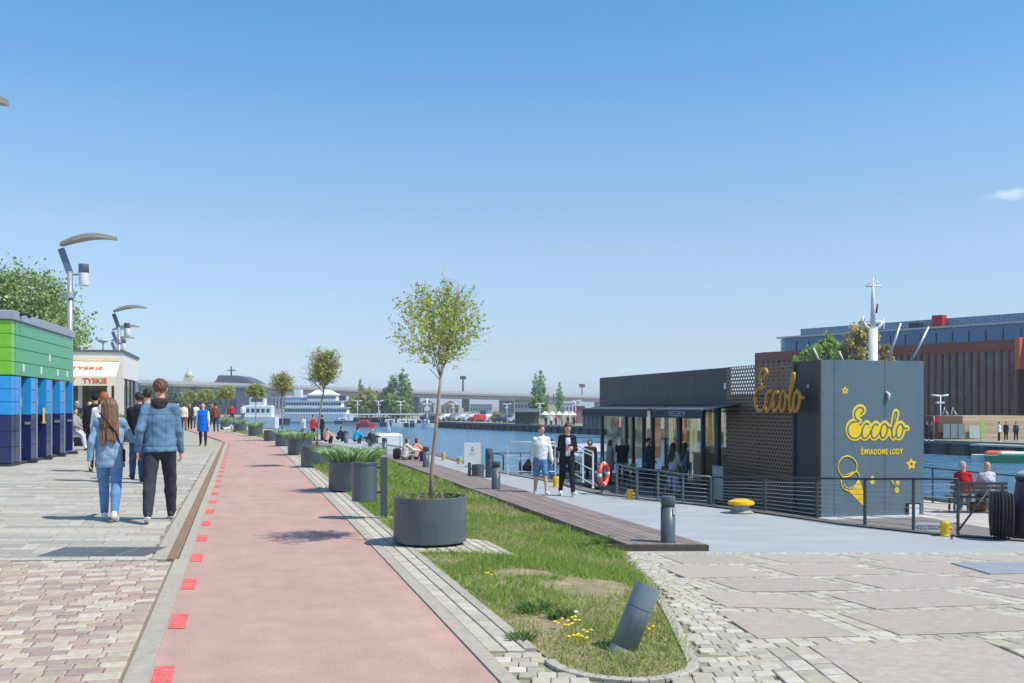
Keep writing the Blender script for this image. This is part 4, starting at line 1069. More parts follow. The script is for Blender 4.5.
def disc(b, cx, cz, rx, rz, y=-.017, n=20):
    V = [(cx + rx * math.cos(2 * math.pi * i / n), y, cz + rz * math.sin(2 * math.pi * i / n)) for i in range(n)] + [(cx + rx * math.cos(2 * math.pi * i / n), y + .0045, cz + rz * math.sin(2 * math.pi * i / n)) for i in range(n)]
    b.add(V, [tuple(range(n))] + [(i, n + i, n + (i + 1) % n, (i + 1) % n) for i in range(n)])
disc(b, kx(872), kzf(872, 477.5), .045, .045, -.0185); b.build('painted_drop', M_ylw, K)
b = MB(); disc(b, kx(897.5), kzf(897.5, 483), .06, .06); disc(b, kx(896.5), kzf(896.5, 490), .07, .075, -.019); b.build('painted_dots', M_ylw, K)
b = MB(); b.tube([(kx(891), -.015, kzf(891, 480)), (kx(894.5), -.015, kzf(894.5, 486.5))], .02, 6); b.build('painted_dash', M_ylw, K)
# ice cream cone
def kp(px, py, y=-.016): return (kx(px), y, kzf(px, py))
def line(b, pts, w=.022, y=-.016): b.tube([(p[0], y, p[2]) for p in [kp(*q) for q in pts]], w, 6)
oc = [(825 + x / 8.54, 450 + y_ / 8.54) for x, y_ in [(135, 215), (112, 180), (104, 140), (118, 95), (150, 62), (190, 52), (230, 66), (260, 100), (270, 140), (262, 175), (240, 200)]]
b = MB(); line(b, oc, .018)
line(b, [(825 + x / 8.54, 450 + y_ / 8.54) for x, y_ in [(135, 215), (150, 232), (200, 226), (240, 200), (262, 180), (285, 205), (290, 240)]], .02)
line(b, [(825 + x / 8.54, 450 + y_ / 8.54) for x, y_ in [(150, 210), (200, 206), (240, 186)]], .012)
line(b, [(825 + x / 8.54, 450 + y_ / 8.54) for x, y_ in [(133, 250), (135, 300), (160, 335), (200, 352)]], .018)
line(b, [(825 + x / 8.54, 450 + y_ / 8.54) for x, y_ in [(150, 285), (170, 315), (205, 330), (255, 300), (290, 250)]], .012)
b.build('painted_scoop', M_ylw, K)
b = MB(); Pc = [kp(825 + x / 8.54, 450 + y_ / 8.54, -.0175) for x, y_ in [(200, 350), (240, 322), (292, 255), (342, 400), (340, 492)]]
b.add(Pc + [(p[0], -.0125, p[2]) for p in Pc], [(0, 4, 3, 2, 1)] + [(i, (i + 1) % 5, 5 + (i + 1) % 5, 5 + i) for i in range(5)]); rr_ = random.Random(4)
for i in range(26):
    s_, t_ = rr_.random(), rr_.random(); base = Vector(Pc[1]).lerp(Vector(Pc[3]), s_); q = base.lerp(Vector(Pc[4]), t_ * .8)
    b.tube([(q.x - .012, -.020, q.z), (q.x + .012, -.020, q.z + .01)], .004, 4, mi=1)
b.build('painted_cone', [M_ylw, mat('sign_orange', srgb(226, 160, 30), .5)], K)
# wall lamp, vent box, side lifebuoy, camera
b = MB(); b.tube([kp(885.5, 392, -.02), kp(887, 394, -.07), kp(887.5, 400, -.06)], [.03, .045, .03], 10); b.build('wall_lamp', M_white, K)
b = MB(); b.box(kx(906), kx(919), -.06, -.013, kzf(906, 518), kzf(906, 503)); vb = b.build('service_box', M_dark, K)
b = MB(); b.box(kx(907.5), kx(917.5), -.075, -.061, kzf(907, 516), kzf(907, 504.5), bev=.005); b.build('box_cover', M_white, vb)
b = MB(); b.lathe([(.04, -.05), (.05, 0), (.03, .06)], 12); q = b.build('wall_camera', M_galv, K); q.location = (-.06, .45, kzl(818, 386)); 
b = MB(); b.box(-.06, -.013, 5.3, 5.42, kzl(727, 389), kzl(727, 383)); b.build('alarm_box', M_white, K)
tr_ = torus(.28, .06, n=30).build('lifebuoy_side', mat('orange_ring', srgb(226, 84, 58), .5), None)
tag(tr_, 'red orange lifebuoy hung on the far side wall of the kiosk', 'lifebuoy'); tr_.name = 'lifebuoy'
Mk = Matrix.Translation((8, 26, -1.4)) @ Matrix.Rotation(math.atan2(.245, .9695), 4, 'Z')
def KP(x, y, z=0): return Mk @ Vector((x, y, z))
tr_.location = KP(KW + .075, .9, 1.55); tr_.rotation_euler = (0, 0, math.atan2(.245, .9695) + R(90))
# roof struts
for px0, py0, px1, py1 in ((822, 361, 815, 349), (846, 361, 841, 352)):
    b = MB(); x = kx(px0); b.tube([(x, .1, KH - .06), (x - (px0 - px1) * .027, .1, KH + (py0 - py1) * .026)], .025, 6); b.build('roof_strut', M_white, K)
for px0, px1, py1 in ((890, 905, 324), (913.5, 934, 327)):
    b = MB(); x = kx(px0); b.tube([(x, .12, KH - .06), (x + (px1 - px0) * .027, .12, KH + (362 - py1) * .0266)], .035, 8); b.build('roof_strut', M_galv, K)
# interior counter
b = MB(); b.box(1.9, 2.5, 6.2, 12.0, .06, 1.15); b.box(1.85, 2.55, 6.15, 12.05, 1.15, 1.2); b.build('counter', mat('counter_wood', srgb(150, 118, 84), .6, var=.2, scale=5), K)
b = MB()
for i in range(6): b.box(2.0, 2.4, 6.6 + i * .9, 7.1 + i * .9, 1.2, 1.45)
b.build('display_case', M_galv, K)

# pontoon under the kiosk
PT = thing('floating_pontoon', 'floating pale decked pontoon that carries the grey kiosk', 'pontoon', (8, 26, -1.4), math.atan2(.245, .9695))
b = MB(); b.box(-2.55, 6.2, -5.2, 19, -.9, -.03); b.build('hull', mat('hull_grey', srgb(120, 122, 122), .7, var=.2), PT)
b = MB(); M_deckp = mat('pontoon_boards', (1, 1, 1), .85, var=.1, vc=True, scale=4)
x = -2.6
while x < 6.2:
    c_ = jit(srgb(128, 122, 116) if x < 3.0 else srgb(192, 184, 176), .06); b.box(x + .004, x + .136, -5.25, 19.05, -.03, 0, c=c_); x += .14
b.build('deck', M_deckp, PT)
b = MB(); b.box(6.2, 6.28, -5.2, 19, -.25, .08); b.box(-2.6, 6.28, -5.33, -5.25, -.25, .08); b.build('fender_rail', M_dark, PT)
pr = [KP(5.8, 12), KP(5.8, 8), KP(5.8, 5.6), KP(5.8, 3.2), KP(5.8, .8), KP(5.8, -1.6), KP(5.8, -4.0)]
railing('pontoon_railing', 'thin dark railing on the outer edge of the pontoon beyond the bench', [(p.x, p.y) for p in pr], -1.4, 1.05, cables=2, mats_=(M_dark, M_galv), pw=.02, top=.02)
T2_ = thing('floating_terrace', 'floating seating terrace left of the kiosk', 'pontoon', (8, 26, -1.4), math.atan2(.245, .9695))
b = MB(); b.box(-5.2, -2.75, 9.0, 15.5, -.8, 0); b.build('hull', mat('hull_grey', srgb(120, 122, 122), .7, var=.2), T2_)
b = MB(); b.box(-5.25, -2.7, 8.95, 15.55, 0.001, .03); b.build('deck', mat('terrace_deck', srgb(140, 130, 118), .8, var=.15, aniso=(12, .5, 1)), T2_)
pr = [KP(-2.8, 15.4), KP(-4.0, 15.4), KP(-5.15, 15.4), KP(-5.15, 13.6)]
railing('terrace_rear_railing', 'dark railing round the floating seating terrace', [(p.x, p.y) for p in pr], -1.37, 1.05, cables=3, mats_=(M_dark, M_galv), pw=.02, top=.02)
# gangway
gw = thing('gangway', 'narrow ramp leading down from the quay to the floating terrace', 'gangway', (0, 0, 0))
a0, a1 = Vector((1.9, 31.0, -.72)), Vector((2.6, 36.0, -1.33)); sd_ = Vector((.55, -.1, 0))
b = MB(); b.add([tuple(a0 - sd_), tuple(a0 + sd_), tuple(a1 + sd_), tuple(a1 - sd_)] + [tuple(q + Vector((0, 0, -.08))) for q in (a0 - sd_, a0 + sd_, a1 + sd_, a1 - sd_)], [(3, 2, 1, 0), (4, 5, 6, 7), (0, 1, 5, 4), (1, 2, 6, 5), (2, 3, 7, 6), (3, 0, 4, 7)]); b.build('ramp', M_galv, gw)
# covered boat hull, pale shape behind the hooded person
wb = gp(595, 455, -1.6)
cb_ = thing('covered_boat', 'moored boat under a smooth pale grey cover behind the terrace', 'boat', (wb.x + .2, wb.y + 8, WZ), R(15))
b = MB(); b.lathe([(.9, 0), (1.3, .5), (1.45, .9)], 24, sx=2.6, sy=1); b.build('hull', M_white, cb_)
b = MB(); b.lathe([(1.48, .88), (1.45, 1.0), (1.2, 1.28), (.7, 1.45), (.05, 1.52)], 24, sx=2.6, sy=1); b.build('cover', mat('boat_cover', srgb(176, 180, 200), .6, var=.05), cb_)

# signal mast behind the kiosk
mpos = KP(2.2, 4.5); Ym = mpos.y; mxp = (873 - HX) * 30.6 / FP
ms_ = thing('ship_mast', 'tall white ship mast with antennas rising behind the kiosk', 'mast', (mxp, 30.6, -1.38))
def mz(py): return CH - (py - HY) * 30.6 / FP + 1.38
b = MB(); b.tube([(0, 0, 0), (0, 0, mz(329))], [.15, .135], 16); b.build('pole', M_white, ms_)
b = MB(); b.tube([(-.28, 0, mz(322)), (-.2, 0, mz(327)), (0, 0, mz(329.5)), (.2, 0, mz(327)), (.28, 0, mz(322))], .045, 8); b.tube([(-.32, 0, mz(321.5)), (.32, 0, mz(321.5))], .025, 6); b.build('yoke', M_white, ms_)
b = MB(); b.tube([(0, 0, mz(329)), (0, 0, mz(300)), (0, 0, mz(277))], [.085, .06, .02], 10); b.build('upper_pole', M_white, ms_)
b = MB(); b.tube([(-.22, 0, mz(286)), (.25, 0, mz(286))], .028, 6); b.tube([(-.12, 0, mz(284)), (-.12, 0, mz(281))], .02, 6); b.tube([(.12, 0, mz(284)), (.12, 0, mz(281))], .02, 6); b.build('crosstree', M_white, ms_)
b = MB(); b.tube([(.1, 0, mz(313)), (.14, 0, mz(304))], .03, 6); b.build('pennant', mat('pennant_purple', srgb(96, 50, 110), .7), ms_)
b = MB(); b.tube([(-.35, .02, mz(329)), (-.3, .02, mz(316))], .03, 6); b.tube([(.35, .02, mz(329)), (.32, .02, mz(319))], .03, 6); b.build('lantern', M_white, ms_)

# small banner on the pontoon
bn = gp(930, 531, -1.38)
t = thing('name_board', 'white board with dark letters lying low behind the railing', 'sign', (bn.x, bn.y, -1.395))
t.rotation_euler.z = R(-8)
b = MB(); b.box(-.31, .31, -.015, .015, 0, .2); b.build('board', M_white, t)
me = text_mesh('SZCZECIN', .13, .002); me.materials.append(M_dark); o = link('lettering', me, t); o.location = (0, -.018, .1); o.rotation_euler = (R(90), 0, 0)

# bench with its back towards us on the pontoon
def slat_bench(label, loc, rz, w_, m, mleg, nback=3, name='park_bench', seatz=.45, back=.9):
    t = thing(name, label, 'bench', loc, rz)
    b = MB()
    for i in range(4): b.box(-w_ / 2, w_ / 2, -.22 + i * .12, -.12 + i * .12, seatz - .035, seatz, bev=.004)
    b.build('seat', m, t)
    b = MB()
    for i in range(nback): z = seatz + .1 + (back - seatz - .1) * i / nback; b.box(-w_ / 2, w_ / 2, -.29, -.26, z, z + (back - seatz - .1) / nback - .03, bev=.004)
    b.build('backrest', m, t)
    for s_ in (-1, 1):
        b = MB(); b.box(s_ * (w_ / 2 - .12) - .025, s_ * (w_ / 2 - .12) + .025, -.255, -.205, 0, back - .05); b.box(s_ * (w_ / 2 - .12) - .025, s_ * (w_ / 2 - .12) + .025, .17, .22, 0, seatz - .037); b.box(s_ * (w_ / 2 - .12) - .02, s_ * (w_ / 2 - .12) + .02, -.204, .169, seatz - .09, seatz - .04)
        b.build('leg', mleg, t)
    return t
M_bslat = mat('dark_slats', srgb(70, 62, 62), .6)
bp_ = gp(977, 513, -1.4)
slat_bench('dark slatted bench on the pontoon seen from behind', (bp_.x, bp_.y + .1, -1.4), R(-6), 1.5, M_bslat, M_dark)

# purple column with drum, right edge
pc = gp(1016, 542, -.75)
t = thing('advert_column', 'dark purple tapering column with a pale cap cut by the right edge', 'column', (9.16, 17.5, -.75))
M_pur = mat('purple_paint', srgb(84, 62, 76), .55, var=.12, scale=4)
b = MB(); b.lathe([(.44, 0), (.44, .05), (.43, .1), (.31, .95), (.30, 1.0)], 40); b.build('body', M_pur, t)
b = MB(); b.lathe([(.315, 1.0), (.32, 1.03), (.315, 1.07)], 40); b.build('band', M_dark, t)
b = MB(); b.lathe([(.31, 1.072), (.30, 1.12), (.2, 1.17), (.01, 1.18)], 40); b.build('cap', mat('pale_cap', srgb(168, 178, 174), .5), t)
dc = gp(1001, 540, -.75)
t = thing('ribbed_drum', 'black ribbed round drum lying on its side against the purple column', 'drum', (8.47, 17.3, -.75 + .42)); t.rotation_euler = (R(90), 0, R(68)); t.scale = (1, 1, .6)
b = MB(); pf = [(.2, -.30)]
for i in range(7): z = -.3 + i * .086; pf += [(.40 - abs(i - 3) * .012, z), (.42 - abs(i - 3) * .012, z + .04), (.385 - abs(i - 3) * .012, z + .08)]
pf += [(.2, .31)]; b.lathe(pf, 36); b.build('body', mat('rubber_black', srgb(36, 32, 36), .6), t)
b = MB(); b.lathe([(.08, -.33), (.2, -.325), (.2, -.30)], 24); b.build('hub', M_dark, t)
# brace bar from drum to column
t = tag(MB().tube([tuple(gp(958, 531, -.6)), (pc.x - .15, pc.y + .5, .18)], .018, 8).build('brace_bar', M_dark), 'thin dark brace bar sloping up from the railing to the purple column', 'bar')
# ================================================================== people
SKIN = mat('skin', srgb(214, 168, 142), .55, var=.04, spec=.35)
SKIN2 = mat('skin_pale', srgb(226, 184, 160), .55, var=.04, spec=.35)
def cloth(name, c, var=.1, c2=None, scale=14, bump=.6):
    m = mat(name, c, .9, var=var, c2=c2, scale=scale, bump=bump, bscale=13, spec=.12)
    for n_ in m.node_tree.nodes:
        if n_.type == 'BUMP': n_.inputs['Distance'].default_value = .035
    return m
def seams(m, zy, xs, zh):
    """darker stitched lines of a jacket: yoke at zy, upright seams at +-xs, waistband above zh (metres in the wearer's own space)"""
    n = m.node_tree; L = n.links; p = n.nodes['Principled BSDF']; src = p.inputs['Base Color'].links[0].from_socket
    t = n.nodes.new('ShaderNodeTexCoord'); sp = n.nodes.new('ShaderNodeSeparateXYZ'); L.new(t.outputs['Object'], sp.inputs[0])
    def M_(op, a, b=None):
        q = n.nodes.new('ShaderNodeMath'); q.operation = op
        for i, v in enumerate((a, b)):
            if v is None: continue
            if isinstance(v, (int, float)): q.inputs[i].default_value = v
            else: L.new(v, q.inputs[i])
        return q.outputs[0]
    X, Z = sp.outputs['X'], sp.outputs['Z']
    ln1 = M_('LESS_THAN', M_('ABSOLUTE', M_('SUBTRACT', Z, zy)), .006)
    low = M_('LESS_THAN', Z, zy); ln2 = M_('MULTIPLY', M_('LESS_THAN', M_('ABSOLUTE', M_('SUBTRACT', M_('ABSOLUTE', X), xs)), .005), low)
    ln3 = M_('LESS_THAN', M_('ABSOLUTE', M_('SUBTRACT', Z, zh)), .006)
    k = M_('MAXIMUM', M_('MAXIMUM', ln1, ln2), ln3)
    mx_ = n.nodes.new('ShaderNodeMixRGB'); L.new(M_('MULTIPLY', k, .45), mx_.inputs[0]); L.new(src, mx_.inputs[1]); mx_.inputs[2].default_value = (.03, .05, .08, 1); L.new(mx_.outputs[0], p.inputs['Base Color'])
C_ = dict(
    denim=cloth('denim_blue', srgb(84, 116, 142), .10, srgb(106, 140, 166), 5), denim_l=cloth('denim_light', srgb(118, 148, 176), .1, srgb(146, 174, 198), 5), jeans=cloth('jeans_blue', srgb(88, 128, 172), .16, srgb(112, 152, 194), 7),
    jeans_d=cloth('jeans_dark', srgb(60, 84, 116), .2), black=cloth('cloth_black', srgb(40, 40, 46), .12), char=cloth('cloth_charcoal', srgb(62, 62, 72), .12), white=cloth('cloth_white', srgb(226, 226, 228), .05), cream=cloth('cloth_cream', srgb(220, 216, 200), .06),
    navy=cloth('cloth_navy', srgb(46, 50, 66), .12), blue=cloth('puffer_blue', srgb(20, 110, 214), .08), cyan=cloth('cloth_cyan', srgb(40, 160, 206), .08), red=cloth('cloth_red', srgb(196, 44, 52), .08), pink=cloth('cloth_pink', srgb(214, 74, 92), .08),
    peach=cloth('cloth_peach', srgb(232, 160, 138), .08), green=cloth('cloth_olive', srgb(66, 66, 54), .12), grey=cloth('cloth_grey', srgb(150, 152, 154), .1), teal=cloth('cloth_teal', srgb(60, 88, 104), .1), lilac=cloth('cloth_lilac', srgb(206, 204, 222), .05),
    shoew=mat('shoe_white', srgb(232, 232, 232), .6, var=.05), shoed=mat('shoe_dark', srgb(44, 44, 48), .6), brown=cloth('cloth_brown', srgb(120, 84, 64), .15), orange=cloth('cloth_orange', srgb(226, 170, 140), .08), hoodie=cloth('hoodie_plum', srgb(66, 56, 62), .12))
HAIR = dict(brown=mat('hair_brown', srgb(92, 66, 50), .5, var=.3, scale=30, aniso=(6, 6, .4), c2=srgb(128, 92, 68)), short=mat('hair_chestnut', srgb(104, 70, 52), .6, var=.25, scale=30), dark=mat('hair_dark', srgb(40, 32, 30), .5, var=.2), blond=mat('hair_blond', srgb(202, 172, 122), .6, var=.15, scale=20),
            ginger=mat('hair_ginger', srgb(168, 92, 52), .6, var=.2), grey=mat('hair_grey', srgb(176, 172, 168), .6, var=.1))
EYE = mat('eye_dark', srgb(40, 30, 28), .3, var=0)

seams(C_['denim'], 1.44, .085, 1.02); seams(C_['denim_l'], 1.27, .075, .76)
def person(label, loc, head, H=1.75, skin=None, legs=((20, 5), (-18, 25)), arms=((15, 8, 15), (-15, 8, 15)), lean=2, turn=0, nod=0,
           top=('denim', -.02, 1.0), bottom=('jeans', 'trousers'), hair=('brown', 'short'), shoe='shoew', hood=None, res=.02, fat=1.0, group=None,
           legabd=2, shirt=None, hands=False, inner=None, skirt_r=None, twist=(0, 0)):
    skin = skin or SKIN
    t = thing('person', label, 'person', loc, head, group)
    h = H; T = np.array([0, math.sin(R(lean)), math.cos(R(lean))]); P0 = np.array([0, 0, .53]) * h
    J = {}
    J['pel'] = P0; J['chest'] = P0 + T * .19 * h; J['shc'] = P0 + T * .275 * h; J['neck'] = P0 + T * .315 * h
    hd = np.array([0, math.sin(R(lean * .3 + nod)), math.cos(R(lean * .3 + nod))]); J['head'] = J['neck'] + hd * .09 * h + np.array([0, .008, 0]) * h
    X = np.array([1., 0, 0]); low = []
    for s_, nm, (a, k) in ((-1, 'L', legs[0]), (1, 'R', legs[1])):
        hp = P0 + X * s_ * .05 * h - np.array([0, 0, .01]) * h; ab = R(legabd)
        th = np.array([s_ * math.sin(ab), math.sin(R(a)), -math.cos(R(a))]); kn = hp + th * .235 * h
        sh = np.array([s_ * math.sin(ab) * .3, math.sin(R(a - k)), -math.cos(R(a - k))]); an = kn + sh * .235 * h
        f = R(max(-55, min(25, (a - k) * .8))) if a < 60 else R(a - k)
        fd = np.array([s_ * .12, math.cos(f), math.sin(f)]); fd /= np.linalg.norm(fd)
        up = np.cross(np.array([1., 0, 0]), fd)
        heel = an - up * .030 * h - fd * .018 * h; toe = heel + fd * .115 * h
        J['hip' + nm], J['kn' + nm], J['an' + nm], J['heel' + nm], J['toe' + nm] = hp, kn, an, heel, toe
        low += [heel[2], toe[2]]
    dz = -(min(low) - .021 * h)
    for k_ in J: J[k_] = J[k_] + np.array([0, 0, dz])
    for s_, nm, (a, b_, e), tw in ((-1, 'L', arms[0], twist[0]), (1, 'R', arms[1], twist[1])):
        shp = J['shc'] + X * s_ * .088 * h * fat ** .5 - T * .006 * h; bb = R(b_)
        ud = np.array([s_ * math.sin(bb), math.sin(R(a)) * math.cos(bb), -math.cos(R(a)) * math.cos(bb)]); el = shp + ud * .165 * h
        ii = R(tw); fd = np.array([s_ * math.sin(bb) * .4 - s_ * math.sin(ii), math.sin(R(a + e)) * math.cos(ii), -math.cos(R(a + e)) * math.cos(ii)]); fd /= np.linalg.norm(fd)
        J['sh' + nm], J['el' + nm], J['wr' + nm] = shp, el, el + fd * .143 * h; J['fd' + nm] = fd
    g = {k_: v_ for k_, v_ in J.items()}
    allp = np.array([v_ for k_, v_ in J.items() if not k_.startswith('fd')]); lo_ = allp.min(0) - .12 * h / 1.75; hi_ = allp.max(0) + .14 * h / 1.75
    def torso(P, inf=0, f=1.0):
        d = cap(P, g['pel'], g['chest'], .066 * h * f + inf, .068 * h * f + inf, 1.32)
        d = smin(d, cap(P, g['chest'], g['shc'] - T * .015 * h, .066 * h * f + inf, .048 * h * f + inf, 1.22), .03)
        d = smin(d, cap(P, g['shL'], g['shR'], .030 * h + inf * .7, .030 * h + inf * .7), .04)
        return smin(d, cap(P, g['shc'] + T * .01 * h, g['neck'], .036 * h + inf * .4, .026 * h + inf * .3, 1.25), .05)
    def arm(P, nm, inf=0, frac=1.0):
        d = cap(P, g['sh' + nm], g['el' + nm], .030 * h + inf, .023 * h + inf)
        if frac > .5:
            w_ = g['el' + nm] + (g['wr' + nm] - g['el' + nm]) * (frac - .5) * 2
            d = smin(d, cap(P, g['el' + nm], w_, .023 * h + inf, .0165 * h + inf * .9), .02)
        return d
    def leg(P, nm, inf=0, frac=1.0, tail=0):
        k_ = g['kn' + nm] + (g['an' + nm] - g['kn' + nm]) * max(0, (frac - .5) * 2); kk = g['hip' + nm] + (g['kn' + nm] - g['hip' + nm]) * min(1, frac * 2)
        d = cap(P, g['hip' + nm], kk, .050 * h * fat ** .5 + inf, (.034 if frac >= .5 else .042) * h + inf)
        if frac > .5:
            calf = g['kn' + nm] + (g['an' + nm] - g['kn' + nm]) * .35
            d = smin(d, cap(P, g['kn' + nm], calf, .033 * h + inf, .033 * h + inf), .02); d = smin(d, cap(P, calf, k_, .033 * h + inf, .021 * h + inf + tail), .02)
        return d
    cy, sy = math.cos(R(turn)), math.sin(R(turn)); cn_, sn_ = math.cos(R(nod)), math.sin(R(nod)); hc = g['head']; hs = h / 1.75
    def hl(P):                       # head space, unit = metres of a 1.75 m person, face towards +Y
        q = (P - hc) / hs; x = q[..., 0] * cy + q[..., 1] * sy; y = -q[..., 0] * sy + q[..., 1] * cy; z = q[..., 2]
        y2 = y * cn_ - z * sn_ * -1 * -1; z2 = y * sn_ + z * cn_
        return np.stack([x, y2, z2], -1)
    def headf(P):
        q = hl(P); d = ell(q, (0, -.012, .018), (.074, .092, .094)); d = smin(d, cap(q, (0, .028, -.045), (0, .045, -.075), .048, .026, 1.1), .03)
        d = smin(d, cap(q, (0, .082, .012), (0, .104, -.018), .009, .014), .012)                      # nose
        d = np.minimum(d, ell(q, (.078, -.008, -.002), (.012, .022, .032))); d = np.minimum(d, ell(q, (-.078, -.008, -.002), (.012, .022, .032)))
        d = smin(d, cap(q, (-.035, .072, .035), (.035, .072, .035), .010, .010), .012)                # brow
        d = -smin(-d, cap(q, (-.026, .088, -.050), (.026, .088, -.050), .004, .004), .004)            # mouth line
        return d * hs
    def body(P):
        d = torso(P, 0, .93); d = smin(d, cap(P, g['shc'], hc + np.array([0, -.01, -.02]) * hs, .036 * h, .031 * h), .03)
        for nm in 'LR':
            d = smin(d, arm(P, nm, -.001), .02); d = smin(d, leg(P, nm, -.002), .03)
            d = smin(d, cap(P, g['heel' + nm], g['toe' + nm], .017 * h, .013 * h), .02)
            if not hands:
                pm = g['wr' + nm] + g['fd' + nm] * .045 * h
                d = smin(d, cap(P, g['wr' + nm], pm, .0155 * h, .019 * h), .015)
                s_ = -1 if nm == 'L' else 1
                side = np.cross(g['fd' + nm], np.array([s_ * 1., 0, 0])); side /= (np.linalg.norm(side) + 1e-9)
                for i_ in range(4):
                    o_ = side * (i_ - 1.5) * .0095 * h; ln_ = (.038, .045, .042, .034)[i_] * h
                    d = np.minimum(d, cap(P, pm + o_, pm + o_ * 1.1 + g['fd' + nm] * ln_, .0052 * h, .004 * h))
                d = np.minimum(d, cap(P, g['wr' + nm] + side * .012 * h, pm + side * .030 * h, .006 * h, .0048 * h))
        return smin(d, headf(P), .012)
    V, Q = sdf_mesh(body, lo_, hi_, res)
    if hands:
        Vs, Qs = [V], [Q]; n0 = len(V)
        for nm, s_ in (('L', -1), ('R', 1)):
            fd = g['fd' + nm]; wr = g['wr' + nm]; out = np.array([s_ * 1., 0, 0]) - fd * fd[0] * s_; out /= np.linalg.norm(out)      # back of the hand faces out
            side = np.cross(fd, out) * s_; side = side / np.linalg.norm(side); side = side if side[1] > 0 else -side                 # thumb side forward
            inn = -out; k_ = .0058 * h / 1.75
            def hand(P):
                pa = wr + fd * .012 * h; pb = wr + fd * .045 * h
                d = cap(P, wr - fd * .02 * h, pa, .0150 * h, .0135 * h)
                for i_ in range(4):
                    o_ = side * (1.5 - i_) * .0105 * h
                    d = smin(d, cap(P, pa + o_ * .6, pb + o_, .0085 * h, .0078 * h), .012)
                for i_ in range(4):
                    o_ = side * (1.5 - i_) * .0112 * h; L_ = (.040, .045, .041, .032)[i_] * h
                    k1 = pb + o_; k2 = k1 + (fd * .92 + inn * (.30 + .05 * i_)) * L_ * .5; k3 = k2 + (fd * .62 + inn * .75) * L_ * .5
                    d = np.minimum(d, smin(cap(P, k1, k2, .0062 * h, .0056 * h), cap(P, k2, k3, .0054 * h, .0044 * h), .004))
                t0 = wr + fd * .012 * h + side * .010 * h; t1 = t0 + (side * .85 + fd * .6 + inn * .25) * .024 * h; t2 = t1 + (fd * .9 + inn * .35 + side * .15) * .022 * h
                return smin(d, smin(cap(P, t0, t1, .0085 * h, .0068 * h), cap(P, t1, t2, .0064 * h, .005 * h), .006), .006)
            c0 = wr + fd * .04 * h; V2, Q2 = sdf_mesh(hand, c0 - .085, c0 + .085, .0042); Vs.append(V2); Qs.append(Q2 + n0); n0 += len(V2)
        V, Q = np.concatenate(Vs), np.concatenate(Qs)
    bo_ = link('body', np_mesh('body', V, Q, skin), t)
    def wr_(P, amp, f=1.0): return amp * (np.sin(P[..., 2] * 52 * f + np.sin(P[..., 0] * 21) * 2.2) * .5 + np.sin(P[..., 0] * 43 + P[..., 2] * 31 * f) * .5)
    def garment(name, fn, key, r_=res, m=None, parent=t):
        V, Q = sdf_mesh(fn, lo_ - .03, hi_ + .03, r_)
        if len(V): return link(name, np_mesh(name, V, Q, m or C_[key]), parent)
    def dotT(P): return (P - g['pel']) @ T
    if top:
        key, hem, sl_ = top[:3]; inf = top[3] if len(top) > 3 else .014
        def ft(P):
            d = torso(P, inf, fat)
            if hem < -.03: d = smin(d, cap(P, g['pel'], g['pel'] + T * (hem + .02) * h, .068 * h * fat + inf, .072 * h * fat + inf * 1.5, 1.3), .03)
            d = np.maximum(d, hem * h - dotT(P)); 
            if sl_ > 0:
                for nm in 'LR': d = smin(d, arm(P, nm, inf * .75, sl_), .02)
            q = hl(P); nk = np.linalg.norm((P - (g['neck'] + T * .012 * h))[..., :2], axis=-1)
            d = np.maximum(d, np.minimum(dotT(P) - .325 * h, 1)); return d + wr_(P, .004)
        garment('jacket' if sl_ > .5 else 'shirt', ft, key)
        if inner:            # lighter front panel of a shirt under an open jacket
            def fi(P):
                d = np.maximum(torso(P, inf + .006, fat), np.abs(P[..., 0]) - .035 * h - .0 * P[..., 2]); d = np.maximum(d, .02 - P[..., 1]); d = np.maximum(d, np.abs(dotT(P) - .14 * h) - .135 * h); return d
            garment('shirt', fi, inner)
    if hood:
        def fh(P):
            c0 = g['neck'] + np.array([0, -.035, .004]) * hs; q = (P - c0) / hs
            d = ell(q, (0, 0, 0), (.10, .075, .050)); d2 = ell(q, (0, -.035, -.045), (.085, .045, .075)); d = smin(d, d2, .03); d = np.maximum(d, -ell(q, (0, .05, .045), (.062, .075, .06))); return d * hs + wr_(P, .003)
        garment('hood', fh, hood, min(res, .014))
    key, kind = bottom[:2]
    if kind in ('trousers', 'shorts'):
        fr_ = 1.0 if kind == 'trousers' else .40; inf = .012 if kind == 'trousers' else .02
        if len(bottom) > 2: inf = bottom[2]
        def fb_(P):
            d = cap(P, g['pel'] + T * .06 * h, g['pel'] - T * .01 * h, .062 * h * fat + inf * .8, .066 * h * fat + inf * .8, 1.3)
            d = np.maximum(d, dotT(P) - .075 * h)
            for nm in 'LR': d = smin(d, leg(P, nm, inf, fr_ if kind == 'trousers' else .44, .006), .022)
            return d + wr_(P, .003, .8)
        garment(kind, fb_, key)
    else:                                   # skirt
        zl = bottom[2]; rb = bottom[3]
        def fs_(P):
            c1 = g['pel'] * 1.0; c2 = np.array([0, (g['anL'][1] + g['anR'][1]) / 2 * (1 - zl), zl * h])
            ang = np.arctan2(P[..., 1], P[..., 0]); t_ = np.clip((c1[2] + .06 * h - P[..., 2]) / (c1[2] - c2[2]), 0, 1)
            cx_ = t_ * c2[1]; rad = (.078 * h * (1 - t_) + rb * h * t_) * (1 + .06 * t_ * np.sin(ang * 9)); d = np.hypot(P[..., 0] / 1.1, P[..., 1] - cx_) - rad
            return np.maximum(np.maximum(d, P[..., 2] - c1[2] - .07 * h), c2[2] - P[..., 2])
        garment('skirt', fs_, key)
